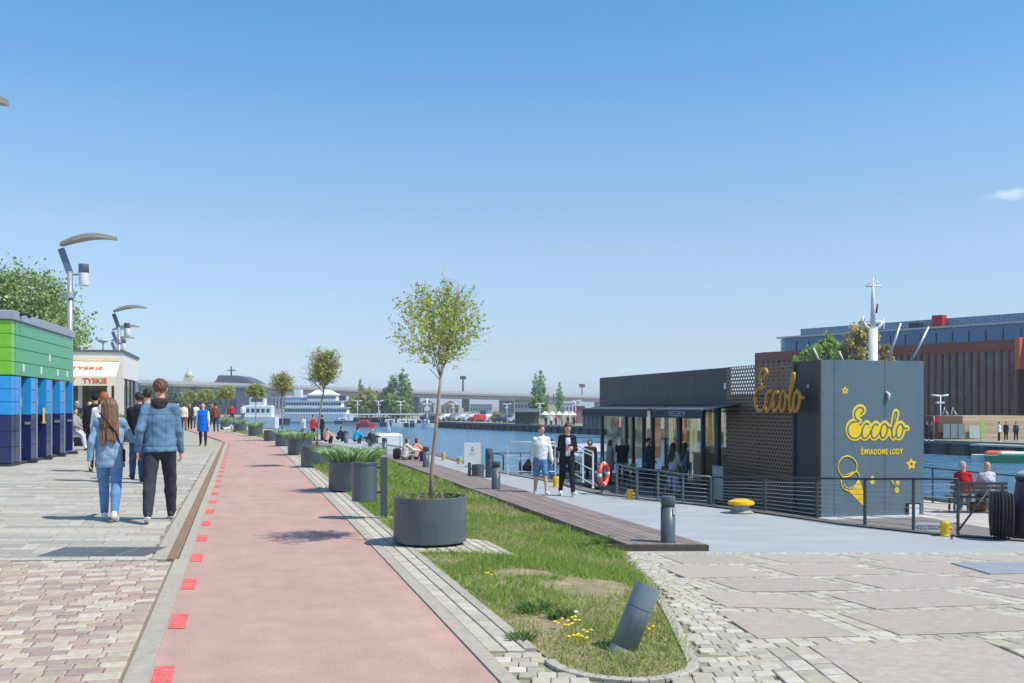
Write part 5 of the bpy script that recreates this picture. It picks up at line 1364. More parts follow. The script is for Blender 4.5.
    for nm in 'LR':
        def fsh(P):
            a_, b_ = g['heel' + nm], g['toe' + nm]; d = smin(cap(P, a_, b_, .024 * h, .019 * h), cap(P, a_ + np.array([0, 0, .012 * h]), g['an' + nm], .022 * h, .021 * h), .02)
            return np.maximum(d, (min(a_[2], b_[2]) - .020 * h) - P[..., 2])
        lo2 = np.minimum(g['heel' + nm], g['toe' + nm]) - .06; hi2 = np.maximum(np.maximum(g['heel' + nm], g['toe' + nm]), g['an' + nm]) + .06
        V, Q = sdf_mesh(fsh, lo2, hi2, min(res, .014)); so_ = link('shoe', np_mesh('shoe', V, Q, C_[shoe]), t)
        if hands:
            zc_ = min(g['heel' + nm][2], g['toe' + nm][2]) - .020 * h
            fv = (g['toe' + nm] - g['heel' + nm]); fv = fv / np.linalg.norm(fv); uv_ = np.cross(np.array([1., 0, 0]), fv)
            fso = lambda P: np.maximum(np.maximum(cap(P, g['heel' + nm], g['toe' + nm], .0275 * h, .0225 * h), np.abs((P - g['heel' + nm]) @ uv_ + .0165 * h) - .0075 * h), zc_ - .001 - P[..., 2])
            V, Q = sdf_mesh(fso, lo2, hi2, .010); link('sole', np_mesh('sole', V, Q, C_['shoew']), so_)
    hk, style = hair
    def fhair(P):
        q = hl(P); d = ell(q, (0, -.020, .030), (.084, .098, .092)); 
        d = np.maximum(d, (q[..., 1] - .045) + np.minimum(0, q[..., 2] - .06) * -.9 - np.maximum(0, q[..., 2] - .06) * 1.2)
        d = np.maximum(d, -(q[..., 2] + (.062 if style == 'short' else .06)) + np.maximum(0, q[..., 1] + .03) * .9)
        if style == 'long':
            for x_, y_, L_, r_ in ((0, -.075, .48, .060), (-.05, -.065, .54, .050), (.05, -.065, .50, .050), (-.078, -.04, .44, .038), (.080, -.03, .42, .036)):
                d = smin(d, cap(q, (x_, y_, .0), (x_ * 1.45, y_ - .115, -L_), r_, r_ * .5), .03)
            d = d + .006 * np.sin(q[..., 0] * 130 + np.sin(q[..., 2] * 14) * 2)
        elif style == 'bun': d = smin(d, ell(q, (0, -.10, .07), (.04, .04, .04)), .02)
        elif style == 'mid': d = smin(d, ell(q, (0, -.045, -.06), (.085, .055, .09)), .03)
        elif style == 'hoodup': d = smin(d, ell(q, (0, -.035, -.01), (.105, .11, .125)), .02); d = np.maximum(d, -ell(q, (0, .09, -.01), (.065, .09, .09)))
        elif style == 'cap': d = smin(d, cap(q, (0, .05, .05), (0, .12, .045), .05, .045, 1.0) + np.abs(q[..., 2] - .05) * .9, .01)
        else:
            d = smin(d, ell(q, (0, -.02, .085), (.068, .080, .050)), .02)
            d = d + .006 * np.sin(q[..., 0] * 95 + 3 * q[..., 1] * 30) * np.sin(q[..., 2] * 80 + 1) + .004 * np.sin(q[..., 0] * 210 + q[..., 2] * 90)
        return d * hs
    garment('hair' if style not in ('cap', 'hoodup') else ('cap' if style == 'cap' else 'raised_hood'), fhair, None, min(res, .013), m=HAIR[hk] if hk in HAIR else C_[hk])
    if hands:
        for s_ in (-1, 1):
            x, y, z = s_ * .031, .077, .014; q = np.array([x, y, z]); 
            w0 = np.array([q[0] * cy - q[1] * sy, q[0] * sy + q[1] * cy, q[2]]) * hs + hc
            b = MB(); b.lathe([(.002, -.009), (.007, -.006), (.009, 0), (.007, .006), (.002, .009)], 8); e_ = b.build('eye', EYE, t); e_.location = tuple(w0)
    t['_j'] = 0; del t['_j']
    return t, g, T

def at(px, py_foot, z=0): p = gp(px, py_foot, z); return p
AWAY = R(15)                           # heading along the path, away from the camera
# the strolling couple
m1, g1_, _ = person('man in a blue denim jacket with a dark hood walking away', at(160, 522, 0), AWAY, 1.90, legs=((-17, 10), (20, 5)), arms=((-22, 14, 40), (2, 12, 14)), lean=1,
    top=('denim', -.035, 1.0, .019), bottom=('char', 'trousers', .016), hair=('short', 'short'), hood='hoodie', res=.013, hands=True, fat=1.05, legabd=3, turn=-4, shoe='shoed')
m2, g2_, _ = person('woman with long brown hair in a light denim jacket walking away beside the man', at(110, 521, 0), AWAY, 1.66, legs=((17, 5), (-14, 14)), arms=((-14, 16, 18), (26, 22, 60)), lean=1, skin=SKIN2,
    top=('denim_l', -.095, 1.0, .018), bottom=('jeans', 'trousers', .010), hair=('brown', 'long'), res=.013, hands=True, fat=1.02, legabd=1)
bg_ = at(98, 470, 0)
# stitched yoke lines on the denim jackets (thin raised seams)
def seam(parent, pts, r=.005, name='seam', m='denim'): return MB().tube(pts, r, 5).build(name, mat('seam_dark', srgb(70, 104, 138), .9), parent)

# shoulder strap and small bag of the woman
bag = thing('shoulder_bag', 'dark crossbody bag carried by the woman with long hair', 'bag', tuple(Vector(m2.location) + Vector((.10, .02, .88))), AWAY)
b = MB(); b.box(-.09, .09, -.05, .05, -.09, .09, bev=.015); b.build('pouch', C_['black'], bag)
b = MB(); b.tube([(.05, -.03, .08), (0, -.13, .30), (-.12, -.17, .46), (-.22, -.10, .58)], .012, 6); b.build('strap', C_['black'], bag)
# others behind them
person('tall ginger person in a white hoodie walking beyond the long haired woman', at(104, 482, 0), AWAY, 1.84, legs=((18, 4), (-16, 20)), arms=((12, 10, 12), (-14, 10, 15)), top=('white', -.03, 1, .024), bottom=('jeans', 'trousers'), hair=('ginger', 'short'), hood='cream', res=.02)
person('dark capped person with a backpack walking ahead of the ginger one', at(95, 472, 0), AWAY, 1.86, legs=((14, 4), (-16, 20)), arms=((12, 10, 30), (-10, 10, 15)), top=('black', -.03, 1, .03), bottom=('navy', 'trousers'), hair=('black', 'cap'), hood='black', shoe='shoed', res=.022, fat=1.15)
person('man in a navy jacket partly hidden left of the denim jacket man', at(147, 484, 0), AWAY, 1.86, legs=((12, 2), (-8, 14)), arms=((10, 8, 12), (-8, 8, 20)), top=('navy', -.03, 1, .024), bottom=('jeans_d', 'trousers', .014), hair=('dark', 'short'), shoe='shoed', res=.02)
person('dark haired man in black walking left of the navy jacket man', at(139, 480, 0), AWAY + .2, 1.84, legs=((14, 2), (-18, 18)), arms=((10, 8, 12), (-8, 8, 20)), top=('black', -.03, 1, .024), bottom=('jeans_d', 'trousers'), hair=('dark', 'short'), hood='black', shoe='shoed', res=.02, turn=10)
# woman in blue
person('woman in a long bright blue puffer vest with white sleeves walking towards the camera', at(203, 446, 0), AWAY + R(180), 1.66, legs=((12, 4), (-12, 20)), arms=((8, 10, 10), (-10, 10, 12)), top=('blue', -.19, 0, .034), bottom=('navy', 'trousers', .004), hair=('ginger', 'mid'), shoe='brown', res=.016, skin=SKIN2)
pb = [o for o in bpy.data.objects if o.get('label', '').startswith('woman in a long bright blue')][0]
# white sleeves
def sleeves(t_, key, loc_, H, arms):
    for s_, (a, b_, e) in ((-1, arms[0]), (1, arms[1])):
        h = H; shp = Vector((s_ * .1 * h, .01, .80 * h)); bb = R(b_)
        ud = Vector((s_ * math.sin(bb), math.sin(R(a)) * math.cos(bb), -math.cos(R(a)) * math.cos(bb))); el = shp + ud * .165 * h
        fd = Vector((s_ * math.sin(bb) * .4, math.sin(R(a + e)), -math.cos(R(a + e)))).normalized()
        b = MB(); b.tube([shp - ud * .02, shp + ud * .05, el, el + fd * .135 * h], [.06, .062, .05, .038], 10); b.build('sleeve', C_[key], t_)
sleeves(pb, 'white', None, 1.66, ((8, 10, 10), (-10, 10, 12)))
# two men walking towards us on the quay
TOW = R(180 + 8)
person('young man in a white hoodie and denim shorts walking towards us and looking aside', at(541, 496, -.75), TOW, 1.80, legs=((16, 4), (-12, 12)), arms=((10, 14, 12), (-8, 12, 14)), top=('white', -.02, 1, .02), bottom=('jeans', 'shorts'), hair=('short', 'short'), shoe='shoew', res=.014, hands=True, turn=35, nod=5, fat=1.02, hood='white')
mm, gm, _ = person('man in an open dark jacket and white shirt looking at something in his hands', at(567, 496, -.75), TOW, 1.86, legs=((16, 3), (-14, 10)), arms=((8, 10, 92), (8, 10, 92)), top=('black', -.05, 1, .017), bottom=('black', 'trousers', .01), hair=('short', 'short'), shoe='shoew', res=.014, hands=True, turn=8, nod=22, inner='lilac', fat=1.0, twist=(32, 32))
ph = (gm['wrL'] + gm['wrR']) / 2 + (gm['fdL'] + gm['fdR']) * .04
ph_ = thing('phone', 'small dark phone held in both hands by the man in the dark jacket', 'phone', (mm.location.x, mm.location.y, mm.location.z), TOW)
b = MB(); b.box(-.04, .04, -.006, .006, -.07, .07, bev=.003, M=Matrix.Translation(Vector(ph) + Vector((0, .0, .03))) @ Matrix.Rotation(R(-35), 4, 'X')); q = b.build('case', C_['black'], ph_)
SW = R(-76)                            # facing the kiosk
def ppl(label, px, py, z, head, H, **k): k.setdefault('res', .024); return person(label, at(px, py, z), head, H, **k)
STAND = ((4, 2), (-3, 2))
ppl('woman in a long pale dress with a brown bag standing at the kiosk window', 673, 495, -1.4, SW + .5, 1.72, legs=STAND, top=('cream', .02, .8), bottom=('lilac', 'skirt', .06, .14), hair=('dark', 'long'), arms=((20, 10, 40), (10, 8, 20)))
hb = at(673, 495, -1.4)
t = thing('handbag', 'brown handbag on the shoulder of the woman in the pale dress', 'bag', (hb.x - .26, hb.y, -.55)); MB().box(-.12, .12, -.05, .05, -.12, .1, bev=.02).build('pouch', C_['brown'], t); MB().tube([(-.1, 0, .09), (0, 0, .34), (.1, 0, .09)], .012, 6).build('strap', C_['brown'], t)
ppl('dark haired woman in a denim shirt beside the woman in the pale dress', 685, 492, -1.4, SW, 1.68, legs=STAND, top=('denim', -.03, 1), bottom=('jeans_d', 'trousers'), hair=('dark', 'long'), shoe='shoed')
ppl('man in a teal sweater standing by the window left of the women', 648, 486, -1.4, SW - .6, 1.74, legs=STAND, top=('teal', -.03, 1), bottom=('jeans_d', 'trousers'), hair=('dark', 'short'), shoe='shoed')
ppl('person in a black jacket with arms raised to the face near the awning post', 622, 484, -1.4, SW + 1.2, 1.72, legs=STAND, top=('black', -.06, 1, .03), bottom=('char', 'trousers'), hair=('orange', 'cap'), shoe='shoed', arms=((60, 10, 85), (60, 10, 85)))
ppl('dark haired woman in a long grey coat behind the lifebuoy', 610, 484, -1.4, SW, 1.66, legs=STAND, top=('grey', -.22, 1, .03), bottom=('char', 'trousers'), hair=('dark', 'mid'), shoe='shoed')
ppl('hooded person in a long dark olive coat behind the white gangway rail', 590, 486, -1.4, R(170), 1.70, legs=STAND, top=('green', -.2, 1, .05), bottom=('black', 'trousers'), hair=('green', 'hoodup'), shoe='shoed', fat=1.15)
SIT = ((84, 88), (80, 84))
def chair(label, p, rz, m=M_dark):
    t = thing('terrace_chair', label, 'chair', (p.x, p.y, p.z), rz, 'chairs on the floating terraces')
    MB().box(-.21, .21, -.2, .22, .42, .45, bev=.01).build('seat', m, t); MB().box(-.2, .2, -.235, -.205, .5, .85, bev=.01).build('backrest', m, t)
    for sx in (-1, 1):
        MB().tube([(sx * .19, .18, .42), (sx * .21, .21, 0)], .012, 6).build('leg', m, t); MB().tube([(sx * .19, -.22, .84), (sx * .2, -.21, .42), (sx * .21, -.24, 0)], .012, 6).build('leg', m, t)
    return t
def table(label, p, m):
    t = thing('terrace_table', label, 'table', (p.x, p.y, p.z), 0, 'tables on the floating terraces')
    MB().lathe([(.33, .70), (.345, .71), (.345, .725), (.33, .735), (.01, .735)], 24).build('tabletop', m, t); MB().tube([(0, 0, .02), (0, 0, .7)], .025, 8).build('column', M_dark, t); MB().lathe([(.2, 0), (.2, .02), (.01, .03)], 20).build('base', M_dark, t); return t
def sitter(label, px, py, z, rz, H=1.7, ch=None, **k):
    p = at(px, py, z)
    if ch: chair(ch, p, rz)
    k.setdefault('legs', SIT); k.setdefault('res', .024); k.setdefault('arms', ((35, 8, 50), (35, 8, 50)))
    hs_ = H / 1.75; off = Vector((-math.sin(rz) * .0, math.cos(rz) * .0, 0))
    t, g, _ = person(label, tuple(p), rz, H, **k)
    dz = .47 - g['pel'][2] + .07 * H if ch else 0
    t.location.z += dz * .6; return t
sitter('person in dark clothes bending forward on a chair behind the white barrier', 526, 484, -1.37, R(-80), ch='dark chair under the person bending forward', top=('navy', -.03, 1, .04), bottom=('char', 'trousers'), hair=('dark', 'mid'), lean=38, shoe='shoed')
ppl('person in a dark top standing beyond the gap between the two walking men', 552, 482, -1.37, R(190), 1.62, legs=STAND, top=('navy', -.03, .8), bottom=('jeans', 'trousers'), hair=('dark', 'short'))
sitter('person in brown sitting low behind the hooded person', 572, 484, -1.37, R(60), ch='dark chair beside the hooded person', top=('brown', -.03, 1, .03), bottom=('char', 'trousers'), hair=('brown', 'mid'))
tb_ = at(537, 484, -1.37); table('round table beside the person bending forward', tb_, C_['brown'])
table('small round table on the deck in front of the kiosk window', KP(-1.3, 6.6), M_galv); chair('dark chair near the small round table at the kiosk', KP(-1.3, 7.5), R(170))
table('small round table farther along the kiosk window', KP(-1.5, 9.9), M_galv); chair('dark chair right of the farther kiosk table', KP(-1.4, 9.1), R(10))
# menu board by the kiosk
mb_ = KP(-.75, 4.4); t = thing('menu_board', 'pale grey menu board standing before the perforated screen', 'menu board', tuple(mb_), R(-70)); MB().box(-.28, .28, -.02, .02, .12, 1.15, bev=.01).build('board', mat('menu_grey', srgb(176, 178, 182), .6), t)
for x_ in (-.22, .2): MB().box(x_, x_ + .03, -.2, .2, 0, .12).build('foot', M_dark, t)
# pot plant on small table
flower_plant('pot_plant', 'small pale green pot plant on the farther kiosk table', tuple(KP(-1.5, 9.9, .735)), .22, 120, .3, [srgb(150, 160, 100), srgb(190, 190, 140)], 31)
flower_plant('pot_plant', 'small green pot plant on the nearer kiosk table', tuple(KP(-1.3, 6.6, .735)), .2, 120, .28, [srgb(150, 160, 100), srgb(170, 180, 120)], 32)
# couple on the bench, right
def onbench(label, px, py, **k):
    p = at(px, py, -1.4); t, g, _ = person(label, tuple(p), k.pop('rz', R(-6)), k.pop('H', 1.72), res=.022, legs=((82, 80), (78, 78)), arms=((20, 12, 40), (20, 12, 40)), **k); return t
onbench('grey haired man in a red jacket sitting at the left end of the bench', 963, 513, top=('red', -.03, 1, .03), bottom=('grey', 'trousers'), hair=('grey', 'short'), turn=-50, rz=R(-30))
onbench('blond person in a pale lilac shirt sitting at the right end of the bench', 987, 513, top=('lilac', -.03, 1, .03), bottom=('grey', 'trousers'), hair=('blond', 'mid'), turn=20)
t = thing('bag', 'brown bag under the bench on the pontoon', 'bag', tuple(at(977, 512, -1.4) + Vector((0, 0, .02)))); MB().box(-.2, .2, -.12, .12, 0, .26, bev=.05).build('body', C_['brown'], t)
# seated on the boardwalk
SITF = ((70, 95), (74, 100))
def deckp(px, py): return at(px, py, -.65)
def floor_sit(label, px, py, rz, H=1.65, **k):
    k.setdefault('res', .024); p = deckp(px, py)
    lg = k.pop('legs', ((118, 128), (112, 122)))
    t, g, _ = person(label, tuple(p), rz, H, legs=lg, arms=k.pop('arms', ((55, 8, 30), (55, 8, 30))), **k)
    t.location.z += -(g['pel'][2] - .085 * H) if g['pel'][2] - .085 * H > 0 else 0
    return t
floor_sit('woman in a cream top sitting on the boardwalk, left of the pair', 404, 460, R(-60), top=('cream', -.02, 1, .03), bottom=('grey', 'trousers'), hair=('brown', 'mid'), lean=15, skin=SKIN2)
floor_sit('brown haired woman in peach and jeans sitting right of the one in cream', 414, 459.5, R(-40), top=('peach', -.02, 1, .03), bottom=('jeans_d', 'trousers'), hair=('brown', 'mid'), lean=18, skin=SKIN2)
t = thing('backpack', 'black backpack standing left of the seated pair', 'backpack', tuple(deckp(397, 459))); MB().box(-.16, .16, -.12, .12, 0, .46, bev=.07).build('body', C_['char'], t); MB().box(-.11, .11, -.17, -.121, .06, .26, bev=.03).build('pocket', C_['black'], t)
t = thing('bag', 'small dark bag right of the seated pair of women', 'bag', tuple(deckp(422, 461))); MB().box(-.09, .09, -.09, .09, 0, .36, bev=.03).build('body', C_['navy'], t)
floor_sit('person in a bright blue jacket sitting on the boardwalk', 355, 442, R(-50), top=('cyan', -.02, 1, .04), bottom=('char', 'trousers'), hair=('dark', 'short'), lean=20)
floor_sit('person in black sitting right of the one in bright blue', 368, 443, R(-70), top=('black', -.02, 1, .04), bottom=('black', 'trousers'), hair=('dark', 'short'), lean=25)
floor_sit('fair haired person in grey sitting next to the white moored boat', 374, 445, R(60), top=('char', -.02, 1, .03), bottom=('grey', 'trousers'), hair=('blond', 'short'), lean=15)
floor_sit('person in a pale orange top sitting behind the second tree', 326, 442, R(-50), top=('orange', -.02, 1, .04), bottom=('black', 'trousers'), hair=('ginger', 'mid'), lean=15)
floor_sit('dark dressed person sitting at the left of the row on the boardwalk', 338, 440, R(-60), top=('navy', -.02, 1, .04), bottom=('black', 'trousers'), hair=('dark', 'short'), lean=25)
for px, lb, tp, hr in ((303, 'woman in a pink and white top standing left in the far group of three', 'lilac', 'brown'), (313, 'person in dark red standing in the middle of the far group of three', 'red', 'dark'), (322, 'broad person in black standing right in the far group of three', 'black', 'dark')):
    p = Vector(((px - HX) * .066, 66, zf((px - HX) * .066, 66))); person(lb, tuple(p), R(100 + px % 7 * 30), 1.7, legs=STAND, top=(tp, -.06, 1, .03), bottom=('grey' if px == 303 else 'black', 'trousers'), hair=(hr, 'mid' if px == 303 else 'short'), res=.03, fat=1.2 if px == 322 else 1.0, shoe='shoed')
# far strollers, a few pixels each
for i, (px, Y, tp, bt_, hr) in enumerate(((184, 62, 'cream', 'brown', 'dark'), (190, 66, 'green', 'black', 'brown'), (196, 70, 'white', 'jeans', 'dark'), (212, 78, 'brown', 'black', 'dark'), (216, 60, 'brown', 'jeans_d', 'dark'), (178, 74, 'grey', 'black', 'blond'), (232, 92, 'red', 'black', 'dark'), (243, 98, 'white', 'jeans', 'brown'), (170, 80, 'white', 'black', 'dark'))):
    lbs = ['stroller in cream left of the woman in blue', 'stroller in olive close behind the one in cream', 'stroller in white just left of the head of the woman in blue', 'stroller in brown far behind the woman in blue', 'person in brown standing right beside the woman in blue', 'fair haired stroller in grey far behind the one in cream', 'distant person in red near the farthest planter', 'distant person in white near the yacht', 'distant person in white behind the shoulder of the denim jacket man']
    person(lbs[i], ((px - HX) / FP * Y, Y, 0), AWAY + (math.pi if i % 2 else 0), 1.72, legs=((12, 4), (-12, 16)), top=(tp, -.04, 1, .03), bottom=(bt_, 'trousers'), hair=(hr, 'short'), res=.035, shoe='shoed')
# cafe guests
person('person in dark clothes standing behind the white bench', (-17.4, 40, 0), R(30), 1.74, legs=STAND, top=('navy', -.04, 1, .03), bottom=('black', 'trousers'), hair=('grey', 'mid'), res=.03)
person('person in a pink top standing behind the white bench', (-16.9, 40, 0), R(-30), 1.70, legs=STAND, top=('pink', -.04, .7, .03), bottom=('black', 'trousers'), hair=('blond', 'mid'), res=.03)
sj = thing('slatted_bench', 'white slatted bench by the corner of the coloured building', 'bench', (0, 0, 0)); bpy.data.objects.remove(sj)
slat_bench('white slatted bench at the corner of the coloured building', (-14.9, 35.2, 0), R(186), 1.5, M_white, M_galv, nback=3, name='slatted_bench', seatz=.5, back=1.1)
tj, gj, _ = person('person in light jeans sitting on the white bench with one leg stretched out', (-14.75, 34.5, .02), R(-100), 1.76, legs=((80, 45), (74, 62)), arms=((30, 8, 40), (30, 8, 40)), top=('grey', -.03, 1, .03), bottom=('lilac', 'trousers', .016), hair=('dark', 'short'), shoe='shoed', res=.022)
tj.location.x -= .35
# small white dog
def dog(label, loc, rz):
    t = thing('dog', label, 'dog', loc, rz)
    def f(P):
        d = cap(P, (0, -.14, .24), (0, .12, .26), .062, .080)
        d = smin(d, cap(P, (0, .13, .28), (0, .20, .38), .050, .040), .03); d = smin(d, ell(P, (0, .23, .41), (.042, .058, .045)), .02); d = smin(d, cap(P, (0, .26, .40), (0, .32, .385), .024, .016), .015)
        for s_ in (-1, 1):
            d = smin(d, cap(P, (s_ * .045, .12, .22), (s_ * .045, .10, .12), .030, .018), .02); d = smin(d, cap(P, (s_ * .045, .10, .12), (s_ * .045, .125, .012), .016, .015), .01)
            d = smin(d, cap(P, (s_ * .045, -.12, .22), (s_ * .05, -.08, .13), .040, .022), .02); d = smin(d, cap(P, (s_ * .05, -.08, .13), (s_ * .05, -.15, .08), .019, .014), .01); d = smin(d, cap(P, (s_ * .05, -.15, .08), (s_ * .05, -.135, .012), .014, .014), .01)
            d = smin(d, cap(P, (s_ * .03, .215, .44), (s_ * .045, .20, .475), .016, .006), .008)
        return smin(d, cap(P, (0, -.18, .27), (0, -.26, .38), .022, .012), .02)
    V, Q = sdf_mesh(f, (-.12, -.32, -.01), (.12, .37, .52), .012); link('body', np_mesh('body', V, Q, C_['white']), t); return t
dog('small white dog walking on the red path near the bend', ((227 - HX) * .058, 58, .0), R(-70))
# ================================================================== left side
# ---- coloured tiled building
LB = thing('kiosk_row', 'small building tiled in green and blue bands with open dark blue doors', 'building', (-12.7, 25.4, 0), math.atan2(.2123, .9772))
# local +Y runs along the facade away from the camera, +X towards the path
BL, BH = 7.1, 3.98
tile = lambda nm, c: mat(nm, c, .35, var=.10, scale=5, coat=.2)
M_lime, M_green, M_sky, M_nvy = tile('tile_lime', srgb(120, 190, 50)), tile('tile_green', srgb(70, 160, 110)), tile('tile_sky', srgb(38, 150, 220)), tile('tile_navy', srgb(28, 40, 92))
M_cap = mat('roof_cap', srgb(150, 160, 170), .6, var=.08)
MB().box(-4.9, -.55, .05, BL - .02, .0, 3.60).build('core', mat('core_wall', srgb(90, 96, 110), .8), LB)
def tiles(x0, x1, y0, y1, rows, m, name, axis='y', z0=0, z1=1, c=None, nseg=1):
    b = MB(); hh = (z1 - z0) / rows
    for r_ in range(rows):
        for k in range(nseg):
            if axis == 'y': b.box(x0, x1, y0 + (y1 - y0) * k / nseg + .008, y0 + (y1 - y0) * (k + 1) / nseg - .008, z0 + r_ * hh + .007, z0 + (r_ + 1) * hh - .007, bev=.006)
            else: b.box(x0 + (x1 - x0) * k / nseg + .008, x0 + (x1 - x0) * (k + 1) / nseg - .008, y0, y1, z0 + r_ * hh + .007, z0 + (r_ + 1) * hh - .007, bev=.006)
    return b.build(name, m, LB)
Z1, Z2, Z3, Z4 = .1, 1.32, 2.32, 3.74
tiles(-.5, .0, .30, BL, 4, M_green, 'upper_tiling', 'y', Z3 + .02, Z4)
# near end wall (towards the camera): lime over sky over navy
for nm, m_, a, c, r_ in (('end_tiling', M_nvy, Z1, Z2, 3), ('end_tiling', M_sky, Z2, Z3, 3), ('end_tiling', M_lime, Z3 + .02, Z4, 4)):
    tiles(-4.9, -.0, -.02, .28, r_, m_, nm, 'x', a, c, nseg=7)
# piers and recesses
pw_, rw = .62, 1.06
y = .30; k = 0
bays = []
while y < BL - .3:
    y1_ = min(y + (.42 if k == 0 else .66), BL)
    tiles(-.5, .0, y, y1_, 3, M_nvy, 'pier_tiling', 'y', Z1, Z2); tiles(-.5, .0, y, y1_, 3, M_sky, 'pier_tiling', 'y', Z2, Z3)
    bays.append((y1_, min(y1_ + rw, BL))); y = y1_ + rw; k += 1
for i, (a, c) in enumerate(bays):
    if c - a < .5: continue
    # recessed back and a door leaf standing open
    MB().box(-.55, -.46, a, c, .0, Z3).build('recess_back', mat('recess_blue', srgb(24, 60, 110), .6), LB)
    b = MB(); b.box(-.46, .05, c - .12, c - .06, .12, Z2 - .005); d_ = b.build('door_leaf', M_nvy, LB)
    MB().box(-.46, .05, c - .12, c - .06, Z2 + .005, Z3 - .02).build('door_top_panel', M_sky, d_)
    MB().box(-.1, .04, c - .15, c - .121, 1.05, 1.12).build('handle', M_galv, d_)
    MB().box(-.02, .2, c - .2, c - .02, 0, .1).build('door_stop', M_dark, LB)
    for z_ in (.35, 1.2, 2.1): MB().tube([(-.44, c - .13, z_), (-.44, c - .13, z_ + .12)], .014, 6).build('hinge', M_galv, d_)
    MB().box(-.36, -.12, c - .128, c - .1205, .35, .55).build('vent', M_dark, d_); MB().box(-.34, -.18, c - .128, c - .1205, 1.55, 1.75).build('notice', MATS['notice_pale'] if 'notice_pale' in MATS else mat('notice_pale', srgb(190, 206, 214), .7), d_)
    MB().box(-.2, .02, a, a + .06, .1, Z3).build('door_frame', mat('frame_grey', srgb(150, 156, 160), .5), LB)
b = MB(); b.box(-4.96, .06, -.08, BL + .06, Z4 + .005, BH, bev=.02); b.build('parapet', M_cap, LB)
b = MB(); b.box(-4.9, -.02, .0, BL, 0, .09); b.build('plinth', mat('plinth_dark', srgb(60, 62, 66), .8), LB)
for (yy, zz) in ((1.0, 2.46), (2.9, 2.46), (3.9, 2.86), (4.9, 2.46), (6.2, 2.46)): MB().box(.003, .012, yy, yy + .16, zz, zz + .2).build('notice', mat('notice_white', srgb(214, 222, 220), .7), LB)
MB().tube([(.0, .5, 3.9), (.2, .55, 3.96), (.28, .62, 3.86)], .05, 8).build('wall_lamp', M_dark, LB)
MB().box(.003, .012, 3.15, 3.42, 1.05, 1.5).build('notice', mat('notice_yellow', srgb(220, 190, 90), .7), LB)

# ---- arched street lamps
M_shade = mat('lamp_shade', srgb(140, 136, 124), .5, var=.06)
M_pole = mat('lamp_pole', srgb(168, 172, 180), .4, metal=.3)
def street_lamp(label):
    t = thing('street_lamp', label, 'street lamp', group='arched street lamps along the promenade')
    MB().tube([(0, 0, 0), (0, 0, 6.1)], [.11, .085], 12).build('pole', M_pole, t)
    MB().lathe([(.2, 0), (.2, .03), (.13, .05), (.12, .4)], 16).build('base', M_pole, t)
    MB().lathe([(.12, 5.2), (.15, 5.22), (.15, 5.4), (.12, 5.42)], 16).build('collar', M_pole, t)
    M = Matrix.Translation((-.16, 0, 6.48)) @ Matrix.Rotation(R(-20), 4, 'Y')
    MB().box(-.1, .1, -.05, .05, -.48, .42, bev=.02, M=M).build('arm', mat('arm_blue', srgb(110, 128, 150), .4, metal=.2), t)
    b = MB(); n_ = 16; V = []
    for i in range(n_ + 1):
        s_ = i / n_; x = -.30 + 1.85 * s_; z = 6.95 + .34 * math.sin(s_ * math.pi * .62 + .25) - .08; wd = .22 * math.sin(math.pi * (.12 + .8 * s_)) + .05; th = .11 + .05 * math.sin(math.pi * s_)
        V += [(x, -wd, z), (x, wd, z), (x, wd * .75, z + th), (x, -wd * .75, z + th)]
    F = [(0, 3, 2, 1), (n_ * 4, n_ * 4 + 1, n_ * 4 + 2, n_ * 4 + 3)]
    for i in range(n_):
        for k in range(4): a = i * 4 + k; c = i * 4 + (k + 1) % 4; F.append((a, c, c + 4, a + 4))
    b.add(V, F, smooth=False); b.build('lamp_shade', M_shade, t)
    MB().tube([(.02, 0, 6.0), (.42, 0, 6.0)], .03, 8).build('lantern_arm', M_pole, t)
    l_ = MB().lathe([(.15, 5.62), (.16, 5.66), (.16, 6.28), (.14, 6.34), (.01, 6.34)], 16, cx=.46).build('lantern', mat('lantern_glass', srgb(220, 222, 224), .4), t)
    MB().lathe([(.165, 6.06), (.165, 6.35), (.01, 6.36)], 16, cx=.46).build('lantern_hood', mat('arm_blue', None) if False else MATS['arm_blue'], l_)
    return t
l1 = street_lamp('nearest arched street lamp rising behind the green tiled building')
l1.location = ((70 - HX) * .0325, 32.5, 0); l1.scale = (.97, .97, .97)
dup(l1, ((-79 - HX) * .0168, 16.8, 0), label='arched street lamp whose tip reaches in at the left edge', scale=.925)
dup(l1, ((119 - HX) * .054, 54, 0), label='second arched street lamp in front of the white cafe', scale=.95)
dup(l1, ((117 - HX) * .067, 67, 0), label='third arched street lamp seen small behind the second', scale=.95)
dup(l1, ((115.5 - HX) * .078, 78, 0), label='farthest arched street lamp just above the cafe roof', scale=.95)

# ---- cafe
CX0, CY0 = (123 - HX) * .0425, 42.5
CF = thing('cafe', 'white flat roofed cafe with a cream awning behind the long haired woman', 'cafe', (CX0, CY0, 0), R(15.2))
def cfx(px):                              # pixel on the cafe front -> local x (negative to the left)
    r = (px - HX) / FP; return (r * CY0 - CX0) / (math.cos(R(15.2)) - r * math.sin(R(15.2)))
M_cafew = mat('cafe_white', srgb(224, 222, 216), .7, var=.04)
def cz(py, Y=42.5): return CH - (py - HY) * Y / FP
CL, CD, UZ, TZ = -7.5, 6.6, 2.74, cz(352.5)
MB().box(CL, 0, 0, CD, UZ + .001, TZ).build('upper_wall', M_cafew, CF)
MB().box(CL - .05, .06, -.06, CD + .06, TZ + .002, TZ + .1).build('roof_edge', mat('roof_edge_dark', srgb(90, 100, 110), .6), CF)
MB().box(CL, cfx(66), 0, CD, 0, UZ).build('side_wall', M_cafew, CF)
MB().box(CL, -.02, CD - .3, CD - .02, 0, UZ).build('back_wall', mat('cafe_dark', srgb(96, 96, 90), .8), CF)
